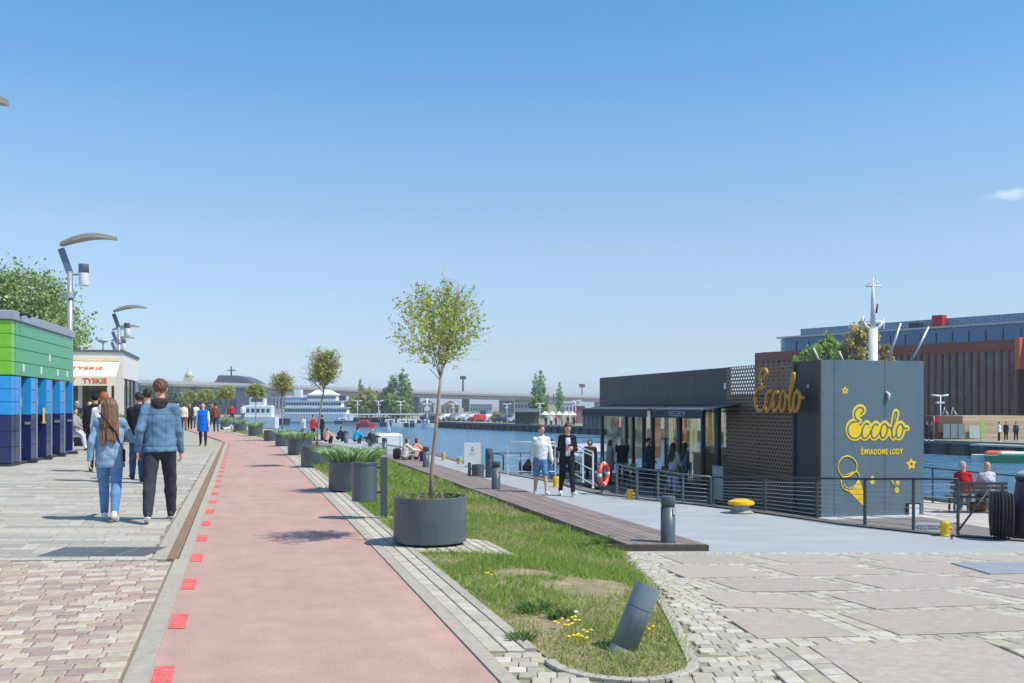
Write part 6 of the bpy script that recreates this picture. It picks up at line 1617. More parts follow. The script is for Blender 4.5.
MB().box(-.35, 0, 0, .3, 0, UZ).build('column', M_cafew, CF); MB().box(-.4, .03, CD - 1.5, CD - .31, 0, UZ).build('column', mat('cafe_column', srgb(128, 136, 156), .6), CF)
for px in (78, 107): MB().box(cfx(px), cfx(px) + .16, 0, .2, 0, UZ).build('column', M_cafew, CF)
gl_c = mat('cafe_glass', srgb(70, 78, 70), .1, var=.5, scale=1.5, c2=srgb(120, 110, 84), spec=.6)
for a, c in ((67, 77.5), (80, 92), (92.5, 106.5), (109, 119)): MB().box(cfx(a), cfx(c), .12, .14, .5, UZ - .04).build('window_pane', gl_c, CF)
MB().box(cfx(66), -.36, .05, .19, 0, .5).build('dado', mat('cafe_dado', srgb(120, 116, 108), .8), CF)
for y0 in (.32, 1.95, 3.55): MB().box(-.08, -.06, y0, y0 + 1.45, .4, UZ - .04).build('window_pane', gl_c, CF); MB().box(-.12, -.02, y0 + 1.47, y0 + 1.55, 0, UZ).build('mullion', M_dark, CF)
b = MB(); x0, x1 = cfx(73), cfx(120)
b.add([(x0, -.02, 3.45), (x1, -.02, 3.45), (x1, -1.5, 2.75), (x0, -1.5, 2.75), (x0, -.02, 3.42), (x1, -.02, 3.42), (x1, -1.5, 2.72), (x0, -1.5, 2.72)], [(3, 2, 1, 0), (4, 5, 6, 7), (0, 1, 5, 4), (1, 2, 6, 5), (2, 3, 7, 6), (3, 0, 4, 7)])
M_aw = mat('awning_cream', srgb(240, 228, 200), .8, var=.03)
aw_ = b.build('awning', M_aw, CF)
MB().box(x0, x1, -1.53, -1.505, 2.38, 2.77).build('valance', M_aw, aw_)
MB().box(x0, x1, -.10, -.021, 3.45, 3.57).build('awning_box', mat('awning_trim', srgb(226, 208, 170), .7), aw_)
for i, (px, yy, zz, sz, rx) in enumerate(((90, -.80, 3.11, .40, R(25.3)), (100, -1.54, 2.57, .30, R(90)), (79, -1.54, 2.57, .28, R(90)))):
    me = text_mesh('TYSKIE' if i < 2 else 'T', sz, .004, bold=.006); me.materials.append(mat('print_red', srgb(206, 90, 60), .8)); o = link('lettering', me, aw_); o.location = (cfx(px), yy, zz + (.012 if i == 0 else 0)); o.rotation_euler = (rx, 0, 0)
# satellite dish and small signs on the roof
t = thing('satellite_dish', 'small white dish on the cafe roof', 'dish', ((103 - HX) * .0433, 43.3, TZ + .1))
MB().tube([(0, 0, 0), (0, 0, .35)], .03, 6).build('mast', M_galv, t); MB().lathe([(.01, .35), (.18, .4), (.28, .5)], 16).build('dish', M_white, t)
# cafe planting
for i, (px, Y) in enumerate(((84, 39), (113, 40.5), (127.5, 43.5))):
    flower_plant('potted_shrub', ['leafy potted shrub at the left side of the cafe front', 'leafy potted shrub at the middle of the cafe front', 'yellowish potted shrub by the right column of the cafe'][i], ((px - HX) * Y / FP, Y, .3), .5, 400, 1.3, [srgb(120, 140, 70), srgb(90, 120, 60), srgb(170, 170, 90)], 40 + i)
    t = thing('plant_pot', ['square pot under the left shrub of the cafe', 'square pot under the middle shrub of the cafe', 'square pot under the right shrub of the cafe'][i], 'pot', ((px - HX) * Y / FP, Y, 0)); MB().box(-.3, .3, -.3, .3, 0, .32, bev=.03).build('body', M_dark, t)

# ---- crown trees
def crown_tree(label, loc, H, crowns, trunk_r, cols, nleaf, lsz, seed, group=None, trunk_h=None, name='tree', elong=1.5, cat='tree'):
    """crowns: list of (x, y, z, rx, ry, rz) lobes; leaves gather in clumps on the lobes' surface and inside"""
    rs_ = np.random.RandomState(seed); rr = random.Random(seed); t = thing(name, label, cat, loc, group=group)
    tb = MB(); th_ = trunk_h or H * .45
    tb.tube([(0, 0, 0), (.02 * H, 0, th_ * .5), (0, .01 * H, th_), (0, 0, H * .8)], [trunk_r, trunk_r * .8, trunk_r * .65, trunk_r * .2], 8)
    for (x, y, z, rx, ry, rz) in crowns: tb.tube([(0, 0, th_ * .8), (x * .4, y * .4, th_ + (z - th_) * .5), (x, y, z)], [trunk_r * .45, trunk_r * .3, trunk_r * .1], 6)
    P_ = []; vol = [c[3] * c[4] * c[5] for c in crowns]; tv = sum(v ** .67 for v in vol)
    C_l = []
    for c, v in zip(crowns, vol):
        nc = max(6, int(nleaf / 26 * v ** .67 / tv)); u = rs_.normal(size=(nc, 3)); u /= np.linalg.norm(u, axis=1)[:, None]
        q = .45 + .6 * rs_.rand(nc, 1) ** .6; cc = np.array(c[:3]) + u * q * np.array(c[3:]); sp = np.array(c[3:]).mean() * .17
        for i in range(nc):
            k = 26; P_.append(cc[i] + rs_.normal(size=(k, 3)) * sp * (.7 + .6 * rs_.rand())); C_l += [rs_.randint(0, len(cols))] * k
    P_ = np.concatenate(P_); V, Q, Cc = leaf_quads(P_, lsz, rs_, [(1, 1, 1)], elong, jitc=.25)
    base = np.array(cols)[np.array(C_l)]; Cc = Cc * np.repeat(base, 4, 0)
    tb.build('trunk', M_bark, t); link('crown', np_mesh('crown', V, Q, M_leaf, False, Cc), t); return t
gl_ = [srgb(160, 186, 112), srgb(134, 164, 96), srgb(184, 204, 136), srgb(148, 174, 108), srgb(118, 146, 84), srgb(206, 214, 170)]
crown_tree('large full green tree behind the green tiled building', (-24.3, 50, 0), 8.6, [(-.4, 0, 6.0, 2.6, 2.5, 2.2), (-2.0, 0, 5.2, 2.0, 2, 2.0), (1.1, .3, 5.0, 1.6, 2, 1.9), (.1, 0, 7.1, 1.6, 1.6, 1.1), (-1.9, 0, 7.1, 1.4, 1.4, 1.1), (1.5, 0, 3.9, 1.1, 1.3, 1.5), (-3.2, 0, 4.2, 1.6, 1.6, 1.8)], .3, gl_, 26000, .12, 51)

# ================================================================== far side
def P3(px, Y, z=LZ): return ((px - HX) * Y / FP, Y, z)
def zz(py, Y): return CH - (py - HY) * Y / FP
M_conc = mat('bridge_concrete', srgb(134, 130, 124), .85, var=.08, scale=.1)
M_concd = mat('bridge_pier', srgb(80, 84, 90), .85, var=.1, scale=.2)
# motorway bridge
bpts = [(-250, 150, 372, 384), (60, 262, 375.5, 388), (140, 302, 379.5, 391), (300, 380, 385, 394.5), (420, 480, 390, 398), (600, 680, 395.5, 402), (700, 900, 398, 403)]
BR = thing('motorway_bridge', 'long grey concrete road bridge crossing behind the harbour', 'bridge')
b = MB(); prs = MB(); V = []
for px, Y, y0, y1 in bpts:
    X = (px - HX) * Y / FP; zt, zb = zz(y0, Y), zz(y1, Y); V.append((X, Y, zt, zb))
def band(dy0, dy1, f0, f1, name, m, par=BR):
    b = MB()
    for (X0, Y0, t0, b0), (X1, Y1, t1, b1) in zip(V, V[1:]):
        A = [(X0, Y0 + dy0, b0 + (t0 - b0) * f0), (X1, Y1 + dy0, b1 + (t1 - b1) * f0), (X1, Y1 + dy1, b1 + (t1 - b1) * f0), (X0, Y0 + dy1, b0 + (t0 - b0) * f0)]
        B = [(X0, Y0 + dy0, b0 + (t0 - b0) * f1), (X1, Y1 + dy0, b1 + (t1 - b1) * f1), (X1, Y1 + dy1, b1 + (t1 - b1) * f1), (X0, Y0 + dy1, b0 + (t0 - b0) * f1)]
        b.add(A + B, [(3, 2, 1, 0), (4, 5, 6, 7), (0, 1, 5, 4), (1, 2, 6, 5), (2, 3, 7, 6), (3, 0, 4, 7)])
    return b.build(name, m, par)
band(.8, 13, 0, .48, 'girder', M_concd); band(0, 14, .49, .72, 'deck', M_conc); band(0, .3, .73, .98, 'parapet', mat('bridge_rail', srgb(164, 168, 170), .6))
for px in (187, 232, 292, 340, 415, 466, 520, 560, 598, 640):
    for (p0, Y0, a0, b0), (p1, Y1, a1, b1) in zip(bpts, bpts[1:]):
        if p0 <= px <= p1: f = (px - p0) / (p1 - p0); Y = Y0 + f * (Y1 - Y0); yb = b0 + f * (b1 - b0)
    x, y, _ = P3(px, Y); w_ = Y * .0028
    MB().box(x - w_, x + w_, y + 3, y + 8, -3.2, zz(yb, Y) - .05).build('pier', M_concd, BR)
for i, (px, Y, lb) in enumerate(((186, 340, 'white van on the bridge far left'), (292, 388, 'dark car on the bridge above the white ship'), (508, 590, 'dark car on the right part of the bridge'), (575, 660, 'pale lorry near the right end of the bridge'))): pass
# lamp mast behind bridge, billboard, far mast
def simple_pole(label, px, Y, ytop, ybase, r, name='mast', m=M_dark, cat='mast', head=None):
    t = thing(name, label, cat, P3(px, Y, zz(ybase, Y))); h_ = zz(ytop, Y) - zz(ybase, Y)
    MB().tube([(0, 0, 0), (0, 0, h_)], [r, r * .6], 8).build('pole', m, t)
    if head: MB().box(-head, head, -head * .6, head * .6, h_ - head * 1.2, h_ + .002, bev=head * .1).build('head', m, t)
    return t
simple_pole('thin dark tall mast above the bridge right of the front tree', 463, 560, 376, 408, .7, head=1.6)
simple_pole('thin pale antenna mast standing over the bridge near the kiosk', 582, 700, 384, 408, .5, head=2.0)
t = thing('billboard', 'blank white billboard standing by the bridge between the two poplars', 'billboard', P3(551, 560, zz(408, 560)))
MB().box(-3.4, 3.4, 0, .6, zz(394, 560) - zz(408, 560), zz(387, 560) - zz(408, 560)).build('panel', M_white, t); 
for x_ in (-1.5, 1.5): MB().box(x_ - .3, x_ + .3, 0.1, .5, 0, zz(394, 560) - zz(408, 560) - .02).build('leg', M_dark, t)
# dark hall above / behind the bridge
t = thing('harbour_hall', 'dark low dome shaped roof with antenna showing above the bridge at the left', 'building', P3(228, 420, LZ))
z0 = zz(381.5, 420) - LZ; z1 = zz(375.5, 420) - LZ
b = MB(); b.prism([(-5.8, 0.1), (9, 0.1), (9, 19.9), (-5.8, 19.9)], 0, z0 - 1.1); b.build('wall', mat('hall_wall', srgb(90, 100, 114), .8), t)
b = MB(); b.add([(-6, 0, z0 - .4), (12, 0, z0 - .9), (7, 0, z1 - .9), (4, 0, z1 + .0), (-4, 0, z1 + .1), (-5, 0, z0 + .6), (-6, 20, z0 - .4), (12, 20, z0 - .9), (7, 20, z1 - .9), (4, 20, z1 + .0), (-4, 20, z1 + .1), (-5, 20, z0 + .6)], [(0, 1, 2, 3, 4, 5), (11, 10, 9, 8, 7, 6)] + [(i, 6 + i, 6 + (i + 1) % 6, (i + 1) % 6) for i in range(6)]); b.build('roof', mat('hall_roof', srgb(74, 88, 106), .7), t)
MB().tube([(0, 5, z1), (0, 5, z1 + 4)], .35, 6).build('antenna', M_dark, t); MB().box(-1.8, 1.8, 4.8, 5.2, z1 + 2.2, z1 + 2.6).build('antenna_arm', M_dark, t)
t = thing('church_tower', 'pale church tower with a small dome showing over the bridge', 'tower', P3(189, 520, LZ)); hz_ = zz(377, 520) - LZ
MB().box(-2.2, 2.2, -2.2, 2.2, 0, hz_, bev=.2).build('shaft', mat('tower_cream', srgb(206, 200, 170), .8), t); MB().lathe([(2.4, hz_), (2.0, hz_ + 1.6), (.7, hz_ + 2.8), (.3, hz_ + 4.4), (.05, hz_ + 6)], 12).build('dome', mat('tower_dome', srgb(200, 200, 176), .7), t)
# dark trees and buildings under the bridge at the left
dg = [srgb(100, 122, 96), srgb(86, 108, 88), srgb(124, 142, 104)]
for i, (px, Y, hw, ht, lb) in enumerate(((150, 250, 16, 8.0, 'dark bushy tree under the bridge far left'), (196, 262, 13, 7, 'dark bushy tree under the bridge left of the hall'), (172, 255, 10, 6.4, 'small dark tree beside the leftmost bushy tree under the bridge'))):
    x, y, _ = P3(px, Y); cr = [(rs.uniform(-hw * .3, hw * .3), 0, ht * (.35 + .1 * k), hw * .28, 3, ht * .35) for k in range(5)]
    crown_tree(lb, (x, y, LZ if Y > 240 else -.8), ht, cr, .3, dg, 2600, .55, 60 + i, 'trees under the bridge')
for i, (px0, px1, Y, y0, c, lb) in enumerate(((236, 262, 330, 388, (84, 96, 116), 'dark blue grey warehouse under the bridge behind the yacht'), (262, 286, 345, 394, (186, 186, 200), 'pale block with tall windows between the yacht and the ship'), (200, 236, 340, 391, (70, 84, 104), 'low dark warehouse under the bridge behind the woman in blue'))):
    x0, x1 = (px0 - HX) * Y / FP, (px1 - HX) * Y / FP; t = thing('warehouse', lb, 'building', ((x0 + x1) / 2, Y, LZ)); W_ = (x1 - x0) / 2; Hh = zz(y0, Y) - LZ
    MB().box(-W_, W_, 0, 12, 0, Hh).build('wall', mat('wh_%d' % c[0], srgb(*c), .8, var=.08), t); MB().box(-W_ - .3, W_ + .3, -.3, 12.3, Hh + .002, Hh + .5).build('roof', M_conc, t)
    n_ = 7
    for k in range(n_): xx = -W_ + (k + .5) * 2 * W_ / n_; MB().box(xx - W_ / n_ * .55, xx + W_ / n_ * .55, -.06, -.002, Hh * .3, Hh * .8).build('window', mat('far_glass', srgb(86, 104, 130), .3), t)

# ---- ships and boats
M_hullw = mat('ship_white', srgb(228, 230, 230), .5, var=.05, scale=.4); M_shipb = mat('ship_glass', srgb(66, 84, 110), .3, var=.3, scale=.5)
def hull(b, L, W, h0, h1, bow=.3, n=10):
    """hull outline with a pointed bow at +X"""
    def ring(z, f, dl): 
        pts = [(-L / 2, -W / 2 * f), (-L / 2, W / 2 * f)]; 
        for i in range(n + 1): s_ = i / n; x = L / 2 - bow * L + bow * L * s_; pts.append((x + dl * s_, W / 2 * f * math.cos(s_ * math.pi / 2) ** .7))
        for i in range(n - 1, -1, -1): s_ = i / n; x = L / 2 - bow * L + bow * L * s_; pts.append((x + dl * s_, -W / 2 * f * math.cos(s_ * math.pi / 2) ** .7))
        return [(x, y, z) for x, y in pts]
    r0, r1 = ring(h0, .8, 0), ring(h1, 1, .05 * L); m_ = len(r0)
    b.add(r0 + r1, [tuple(range(m_)), tuple(reversed(range(m_, 2 * m_)))] + [(i, m_ + i, m_ + (i + 1) % m_, (i + 1) % m_) for i in range(m_)]); return b
SY = 246
sh = thing('passenger_ship', 'white three deck passenger ship with a pale peaked canopy', 'ship', P3(319, SY, WZ), 0)
sl2 = 66 * SY / FP; q = SY / FP
hull(MB(), sl2, 5, 0, 2.3, .12).build('hull', M_hullw, sh)
MB().box(-sl2 / 2 + .1, sl2 / 2 - 1.8, -2.45, 2.45, -.02, .35).build('waterline_band', mat('ship_teal', srgb(80, 116, 116), .6), sh)
dz_ = [(2.3, 3.9, -.49, .44), (3.95, 5.5, -.48, .36), (5.55, 7.0, -.16, .28)]
for i, (a, c, f0, f1) in enumerate(dz_):
    d_ = MB().box(sl2 * f0, sl2 * f1, -2.1, 2.1, a, c - .15).build('cabin_deck', M_hullw if i != 9 else M_shipb, sh)
    MB().box(sl2 * f0 - .3, sl2 * f1 + .4, -2.5, 2.5, c - .149, c).build('deck_slab', M_hullw, sh)
    n_ = int(26 * (f1 - f0))
    for k in range(n_):
        xx = sl2 * f0 + (k + .5) * sl2 * (f1 - f0) / n_; MB().box(xx - .24, xx + .24, -2.13, -2.102, a + .45, c - .5).build('window', M_shipb, d_)
MB().add([(0, 0, 0)], []) 
b = MB(); b.add([(-sl2 * .14, -2.4, 7.0), (sl2 * .30, -2.4, 7.0), (sl2 * .30, 2.4, 7.0), (-sl2 * .14, 2.4, 7.0), (-sl2 * .05, 0, 8.1), (sl2 * .16, 0, 8.3)], [(0, 1, 5, 4), (1, 2, 5), (2, 3, 4, 5), (3, 0, 4), (3, 2, 1, 0)]); b.build('canopy', M_white, sh)
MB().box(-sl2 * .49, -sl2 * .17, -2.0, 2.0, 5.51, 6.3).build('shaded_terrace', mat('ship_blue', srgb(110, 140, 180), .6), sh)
MB().box(-sl2 * .36, -sl2 * .26, -1.5, 1.5, 6.31, 8.2).build('wheelhouse', M_hullw, sh); MB().tube([(-sl2 * .3, 0, 8.2), (-sl2 * .3, 0, 9.6)], .08, 6).build('mast', M_white, sh)
YY = 190
yt = thing('motor_yacht', 'bright white yacht with a radar mast behind the round tree', 'yacht', P3(256, YY, WZ), R(180)); q = YY / FP
hull(MB(), 42 * q, 3.4, 0, 2.1, .35).build('hull', M_hullw, yt)
MB().box(-3.2, 2.0, -1.3, 1.3, 2.101, 4.3, bev=.15).build('cabin', M_hullw, yt)
for k in range(5): MB().box(-2.9 + k * .95, -2.3 + k * .95, 1.302, 1.33, 3.0, 3.7).build('window', M_shipb, yt)
MB().box(-1.8, 1.0, -1.0, 1.0, 4.301, 5.8, bev=.12).build('wheelhouse', M_hullw, yt); MB().box(-1.5, .7, 1.002, 1.02, 5.0, 5.6).build('window', M_shipb, yt)
MB().tube([(.3, 0, 6.0), (.3, 0, 8.6)], [.16, .06], 8).build('mast', M_white, yt); MB().box(-.5, 1.1, -.1, .1, 7.0, 7.16).build('crosstree', M_white, yt)
# dark barge between yacht and ship
t = thing('barge', 'low dark barge moored between the yacht and the white ship', 'barge', P3(279, 225, WZ)); hull(MB(), 4.8, 2, 0, 1.4, .2).build('hull', M_dark, t); MB().box(-1.6, .8, -.8, .8, 1.401, 2.3).build('cabin', M_hullw, t)
# small white moored boat near the seated people, with lilac cover
t = thing('moored_boat', 'small white cabin boat moored behind the seated people with a lilac furled cover', 'boat', ((384 - HX) * .064 + .3, 63.0, WZ), R(105))
hull(MB(), 4.4, 1.9, .1, 1.35, .35).build('hull', M_hullw, t); MB().box(-1.7, .5, -.75, .75, 1.351, 2.5, bev=.12).build('cabin', M_hullw, t)
for k in range(2): MB().box(-1.4 + k, -.7 + k, .752, .765, 1.8, 2.2).build('window', M_shipb, t)
MB().lathe([(.20, 2.5), (.17, 2.8), (.09, 3.1), (.03, 3.3)], 12, cx=-.6).build('furled_cover', mat('cover_lilac', srgb(150, 156, 190), .8), t)
# marina jetty, its boats
t = thing('jetty', 'long pale floating jetty with a white canopy edge at the far bank', 'jetty', P3(388, 212, WZ), R(0))
MB().box(-9.5, 9.5, -1, 1, 0, .7).build('pontoon', M_conc, t); MB().box(-8.6, 7.8, -.8, .9, 2.3, 2.55, bev=.05).build('canopy', M_white, t)
for k in range(8): MB().box(-8.4 + k * 2.25, -8.25 + k * 2.25, -.1, .1, .701, 2.299).build('post', M_galv, t)
bcol = [mat('boat_red', srgb(206, 60, 74), .5), M_hullw, mat('boat_navy', srgb(54, 66, 90), .5)]
for i, (px, Y, L, kc, lb) in enumerate(((366, 196, 3.6, 0, 'small red boat in front of the far jetty'), (392, 205, 5, 2, 'dark hulled motorboat left of the white lighthouse mast'), (404, 203, 5, 1, 'white motorboat beside the dark hulled one'), (414, 200, 4, 2, 'low dark boat at the right end of the jetty'), (427, 196, 4.2, 1, 'white boat at the foot of the white mast'), (344, 232, 4.5, 2, 'dark tugboat right of the passenger ship'))):
    t = thing('motorboat', lb, 'boat', P3(px, Y, WZ), R(8 * (i % 3) - 6), 'boats moored along the far bank'); hull(MB(), L, 1.5, 0, .8, .4).build('hull', bcol[kc], t); MB().box(-L * .28, L * .12, -.5, .5, .801, 1.45, bev=.08).build('cabin', M_hullw if kc else bcol[0], t)
    MB().box(-L * .2, L * .05, -.52, -.502, 1.0, 1.3).build('window', M_shipb, t)
t = simple_pole('white navigation mast with a lantern box near the end of the jetty', 427, 195, 398.5, 424, .22, 'navigation_mast', M_white, 'mast'); q = 195 / FP
MB().box(-.9, .9, -.2, .2, 19.5 * q, 21 * q).build('yard', M_white, t); MB().box(-.5, .5, -.4, .4, 13.5 * q, 17 * q).build('lantern', M_white, t)
# thin moored masts seen before the water
for i, px in enumerate((400, 409, 415)): simple_pole(['thin pale pole in the water left of the three', 'thin pale pole in the water, middle of the three', 'thin pale pole in the water right of the three'][i], px, 60, 417 + i, 450, .022, 'mooring_pole', M_galv, 'pole')

# ---- T lamps on the far bank
def tlamp(label, px, Y, ytop, s=1.0):
    t = thing('quay_lamp', label, 'lamp', P3(px, Y), 0, 'double armed lamps on the far bank'); h_ = zz(ytop, Y) - LZ; u = Y / FP
    MB().tube([(0, 0, 0), (0, 0, h_)], [.35 * u * s, .3 * u * s], 8).build('pole', M_white, t)
    MB().add([(-4.2 * u * s, 0, h_ + .5 * u), (-4.2 * u * s, .4, h_ + .5 * u), (0, .4, h_ - .6 * u), (0, 0, h_ - .6 * u), (-4.2 * u * s, 0, h_ + .9 * u), (-4.2 * u * s, .4, h_ + .9 * u), (0, .4, h_ + .1 * u), (0, 0, h_ + .1 * u)], [(0, 3, 2, 1), (4, 5, 6, 7), (0, 1, 5, 4), (1, 2, 6, 5), (2, 3, 7, 6), (3, 0, 4, 7)]).__class__
    b = MB()
    for sg_ in (-1, 1): b.tube([(0, .1, h_ - .4 * u), (sg_ * 4.4 * u * s, .1, h_ + .4 * u)], .5 * u * s, 6)
    b.build('arms', M_white, t); MB().box(-1.9 * u * s, 1.9 * u * s, -.1, .3, h_ - 4.2 * u * s, h_ - 3.2 * u * s).build('lantern', M_white, t); return t
names_ = ['left of the ochre willow', 'before the willow trees', 'before the poplar group at the left', 'left of the parked cars', 'above the parked cars by the grey block', 'left of the white parasols', 'above the white parasols', 'before the wooden wall of the brick office']
for i, (px, Y, yt_) in enumerate(((357.5, 225, 401), (378.7, 220, 401), (400.6, 215, 401.5), (453, 190, 404), (507, 172, 404), (540, 163, 403.5), (575.7, 155, 401), (940.5, 93, 395.5))): tlamp('pale double armed lamp ' + names_[i], px, Y, yt_, 1.0 if i < 7 else 1.9)

# ---- far trees
pg = [srgb(134, 172, 100), srgb(156, 190, 116), srgb(116, 154, 92)]; og = [srgb(196, 196, 126), srgb(206, 198, 134), srgb(174, 184, 118)]; bg2 = [srgb(170, 180, 134), srgb(148, 162, 118)]
def ftree(label, px, Y, ytop, hw, cols, seed, pop=False, n=1500):
    x, y, _ = P3(px, Y); H_ = zz(ytop, Y) - LZ; w_ = hw * Y / FP; rr = random.Random(seed)
    if pop: cr = [(rr.uniform(-.15, .15) * w_, 0, H_ * (.18 + .78 * k / 6), w_ * (1 - .55 * abs(k / 6 - .35)) * (.55 if k == 6 else 1.0), w_ * .8, H_ * .15) for k in range(7)]
    else: cr = [(rr.uniform(-.5, .5) * w_, 0, H_ * rr.uniform(.3, .8), w_ * rr.uniform(.4, .6), w_ * .6, H_ * rr.uniform(.16, .24)) for k in range(6)] + [(0, 0, H_ * .82, w_ * .4, w_ * .4, H_ * .17), (0, 0, H_ * .35, w_ * .8, w_ * .6, H_ * .25)]
    return crown_tree(label, (x, y, LZ), H_ * 1.0, cr, w_ * .06, cols, int(n * 2.2), w_ * .15, seed, 'trees on the far bank', name='poplar' if pop else 'tree')
ftree('pointed conifer like poplar left of the ochre willow', 361, 262, 383, 4.5, bg2, 71, True); ftree('ochre willow behind the far jetty', 367, 258, 389, 13, og, 72, n=2200)
ftree('grey green tree right of the ochre willow', 383, 262, 387, 11, bg2, 73, n=1800); ftree('slim green poplar at the left of the poplar group', 392, 256, 377, 6.5, pg, 74, True); ftree('tallest green poplar of the far group', 402.5, 254, 372, 6.5, pg, 75, True)
ftree('short poplar at the right of the far group', 409.5, 258, 382, 4.5, pg, 76, True); ftree('low green tree in front of the far poplars', 398, 250, 396, 14, pg, 77, n=2000); ftree('ochre bush left of the willow', 352, 266, 394, 8, og, 78)
ftree('leaning poplar left part of the pair near the parasols', 536, 205, 378, 5, pg, 79, True); ftree('tall poplar right part of the pair near the parasols', 541.5, 203, 375, 5.5, pg, 80, True); ftree('single poplar just left of the white parasols', 560, 195, 387, 4.5, pg, 81, True)
ftree('yellow bush beside the grey block', 496, 195, 410, 5, og, 82, n=900); ftree('bushy green tree at the foot of the poplar pair', 539, 200, 394, 10, pg, 83, n=1500)
# behind the kiosk
kt_c = [srgb(160, 190, 96), srgb(136, 172, 84), srgb(184, 206, 116)]; ot = [srgb(206, 190, 116), srgb(186, 174, 104), srgb(216, 196, 130), srgb(172, 150, 104)]
def btree(lb, px, Y, ytop, hw, cols, seed, n, lsz=.24):
    x, y, _ = P3(px, Y); H_ = zz(ytop, Y) - LZ; w_ = hw * Y / FP; rr = random.Random(seed)
    cr = [(rr.uniform(-.6, .6) * w_, rr.uniform(-.3, .3) * w_, H_ * rr.uniform(.42, .84), w_ * rr.uniform(.28, .46), w_ * .4, H_ * rr.uniform(.10, .16)) for k in range(9)] + [(rr.uniform(-.2, .2) * w_, 0, H_ * .88, w_ * .3, w_ * .3, H_ * .1)]
    return crown_tree(lb, (x, y, LZ), H_, cr, .22, cols, int(n * 1.9), lsz, seed, 'trees between the kiosk and the brick office')
btree('fresh green tree above the left part of the kiosk roof', 826, 98, 331, 23, kt_c, 91, 3600); btree('ochre tree beside the white mast', 857, 96, 318, 24, ot, 92, 3600); btree('low green tree above the perforated screen', 803, 100, 349, 16, kt_c, 93, 2400); btree('thin brownish tree right of the white mast', 884, 97, 340, 13, ot, 94, 1500)

# ---- far bank: cars, blocks, parasols, sheds
carc = [srgb(214, 216, 218), srgb(60, 64, 72), srgb(190, 46, 54), srgb(226, 226, 224), srgb(110, 120, 132), srgb(46, 60, 96), srgb(200, 202, 204), srgb(210, 200, 160)]
cprof = [(-2.1, .3), (-2.15, .75), (-1.9, .95), (-1.2, 1.02), (-.75, 1.42), (.75, 1.45), (1.45, 1.0), (2.0, .86), (2.12, .55), (2.08, .3)]
def make_car(label, loc, rz, c, sc_=1.0):
    t = thing('parked_car', label, 'car', loc, rz, 'cars parked along the far bank'); t.scale = (sc_,) * 3
    b = MB(); n_ = len(cprof); V = [(x, -.85 if z < 1.1 else -.68, z) for x, z in cprof] + [(x, .85 if z < 1.1 else .68, z) for x, z in cprof]
    b.add(V, [tuple(range(n_)), tuple(reversed(range(n_, 2 * n_)))] + [(i, n_ + i, n_ + (i + 1) % n_, (i + 1) % n_) for i in range(n_)]); b.build('body', mat('car_paint_%d' % int(c[0] * 999), c, .35, var=.02, coat=.6), t)
    for sy in (-1, 1):
        b = MB(); b.add([(-1.1, sy * .80, 1.0), (1.25, sy * .80, 1.0), (.7, sy * .712, 1.36), (-.7, sy * .712, 1.36)], [(0, 1, 2, 3)]); b.build('side_window', M_shipb, t)
        for sx in (-1.3, 1.3): b = MB(); b.lathe([(.05, -.1), (.32, -.1), (.33, 0), (.32, .1), (.05, .1)], 14); w_ = b.build('wheel', M_dark, t); w_.location = (sx, sy * .8, .33); w_.rotation_euler = (R(90), 0, 0)
    return t
cl = ['white', 'dark grey', 'red', 'bright white', 'slate grey', 'navy', 'silver', 'cream']
for i, (px, Y, k) in enumerate(((438, 208, 1), (447, 206, 3), (456, 204, 4), (464, 203, 0), (472, 201, 6), (480, 195, 2), (488, 196, 3), (503, 186, 1), (512, 184, 5), (519, 182, 6), (527, 180, 3), (430, 212, 5))):
    plc_ = ['left of the far car row', 'second from left in the far car row', 'right of the bright white one in the row', 'near the thin dark mast foot', 'just left of the red car', 'in the middle of the far car row', 'just right of the red car', 'left of the grey block front', 'before the grey block', 'at the café pillars', 'right end of the far car row', 'at the far left by the navigation mast']
    make_car(cl[k] + ' parked car ' + plc_[i], P3(px, Y), R(20 + (i % 3) * 12), carc[k])
def blk(label, px0, px1, Y, y0, c, name='building', roofc=None, D=8, win=None, peak=None, zb=LZ, cat='building'):
    x0, x1 = (px0 - HX) * Y / FP, (px1 - HX) * Y / FP; t = thing(name, label, cat, ((x0 + x1) / 2, Y, zb)); W_ = (x1 - x0) / 2; Hh = zz(y0, Y) - zb
    MB().box(-W_, W_, 0, D, 0, Hh).build('wall', mat('wall_%d_%d' % (c[0], c[2]), srgb(*c), .8, var=.08, scale=.5), t)
    if peak: b = MB(); b.add([(-W_ * 1.06, -.3, Hh), (W_ * 1.06, -.3, Hh), (0, -.3, Hh + peak), (-W_ * 1.06, D, Hh), (W_ * 1.06, D, Hh), (0, D, Hh + peak)], [(0, 1, 2), (5, 4, 3), (0, 2, 5, 3), (1, 4, 5, 2), (0, 3, 4, 1)]); b.build('roof', mat('roof_%d' % (roofc or (120, 0, 0))[0], srgb(*(roofc or (120, 124, 128))), .7), t)
    else: MB().box(-W_ * 1.02, W_ * 1.02, -.2, D + .2, Hh + .002, Hh + .35).build('roof', mat('roof_%d' % (roofc or (120, 0, 0))[0], srgb(*(roofc or (120, 124, 128))), .7), t)
    if win:
        for k in range(win): xx = -W_ + (k + .5) * 2 * W_ / win; MB().box(xx - W_ / win * .6, xx + W_ / win * .6, -.05, -.003, Hh * .3, Hh * .72).build('window', M_shipb, t)
    return t
blk('wide grey block with dark panels under the bridge', 499, 514, 300, 401, (104, 106, 112), win=4); blk('lighter grey block right of the dark panelled one', 514.5, 531, 310, 400, (134, 136, 138), win=5)
blk('dark block beside the poplar group under the bridge', 411, 418, 330, 397, (60, 66, 76), win=2); blk('brown low building with a wide roof left of the front tree trunk', 419, 434, 320, 404, (176, 164, 150), roofc=(140, 128, 118), peak=1.6, win=5)
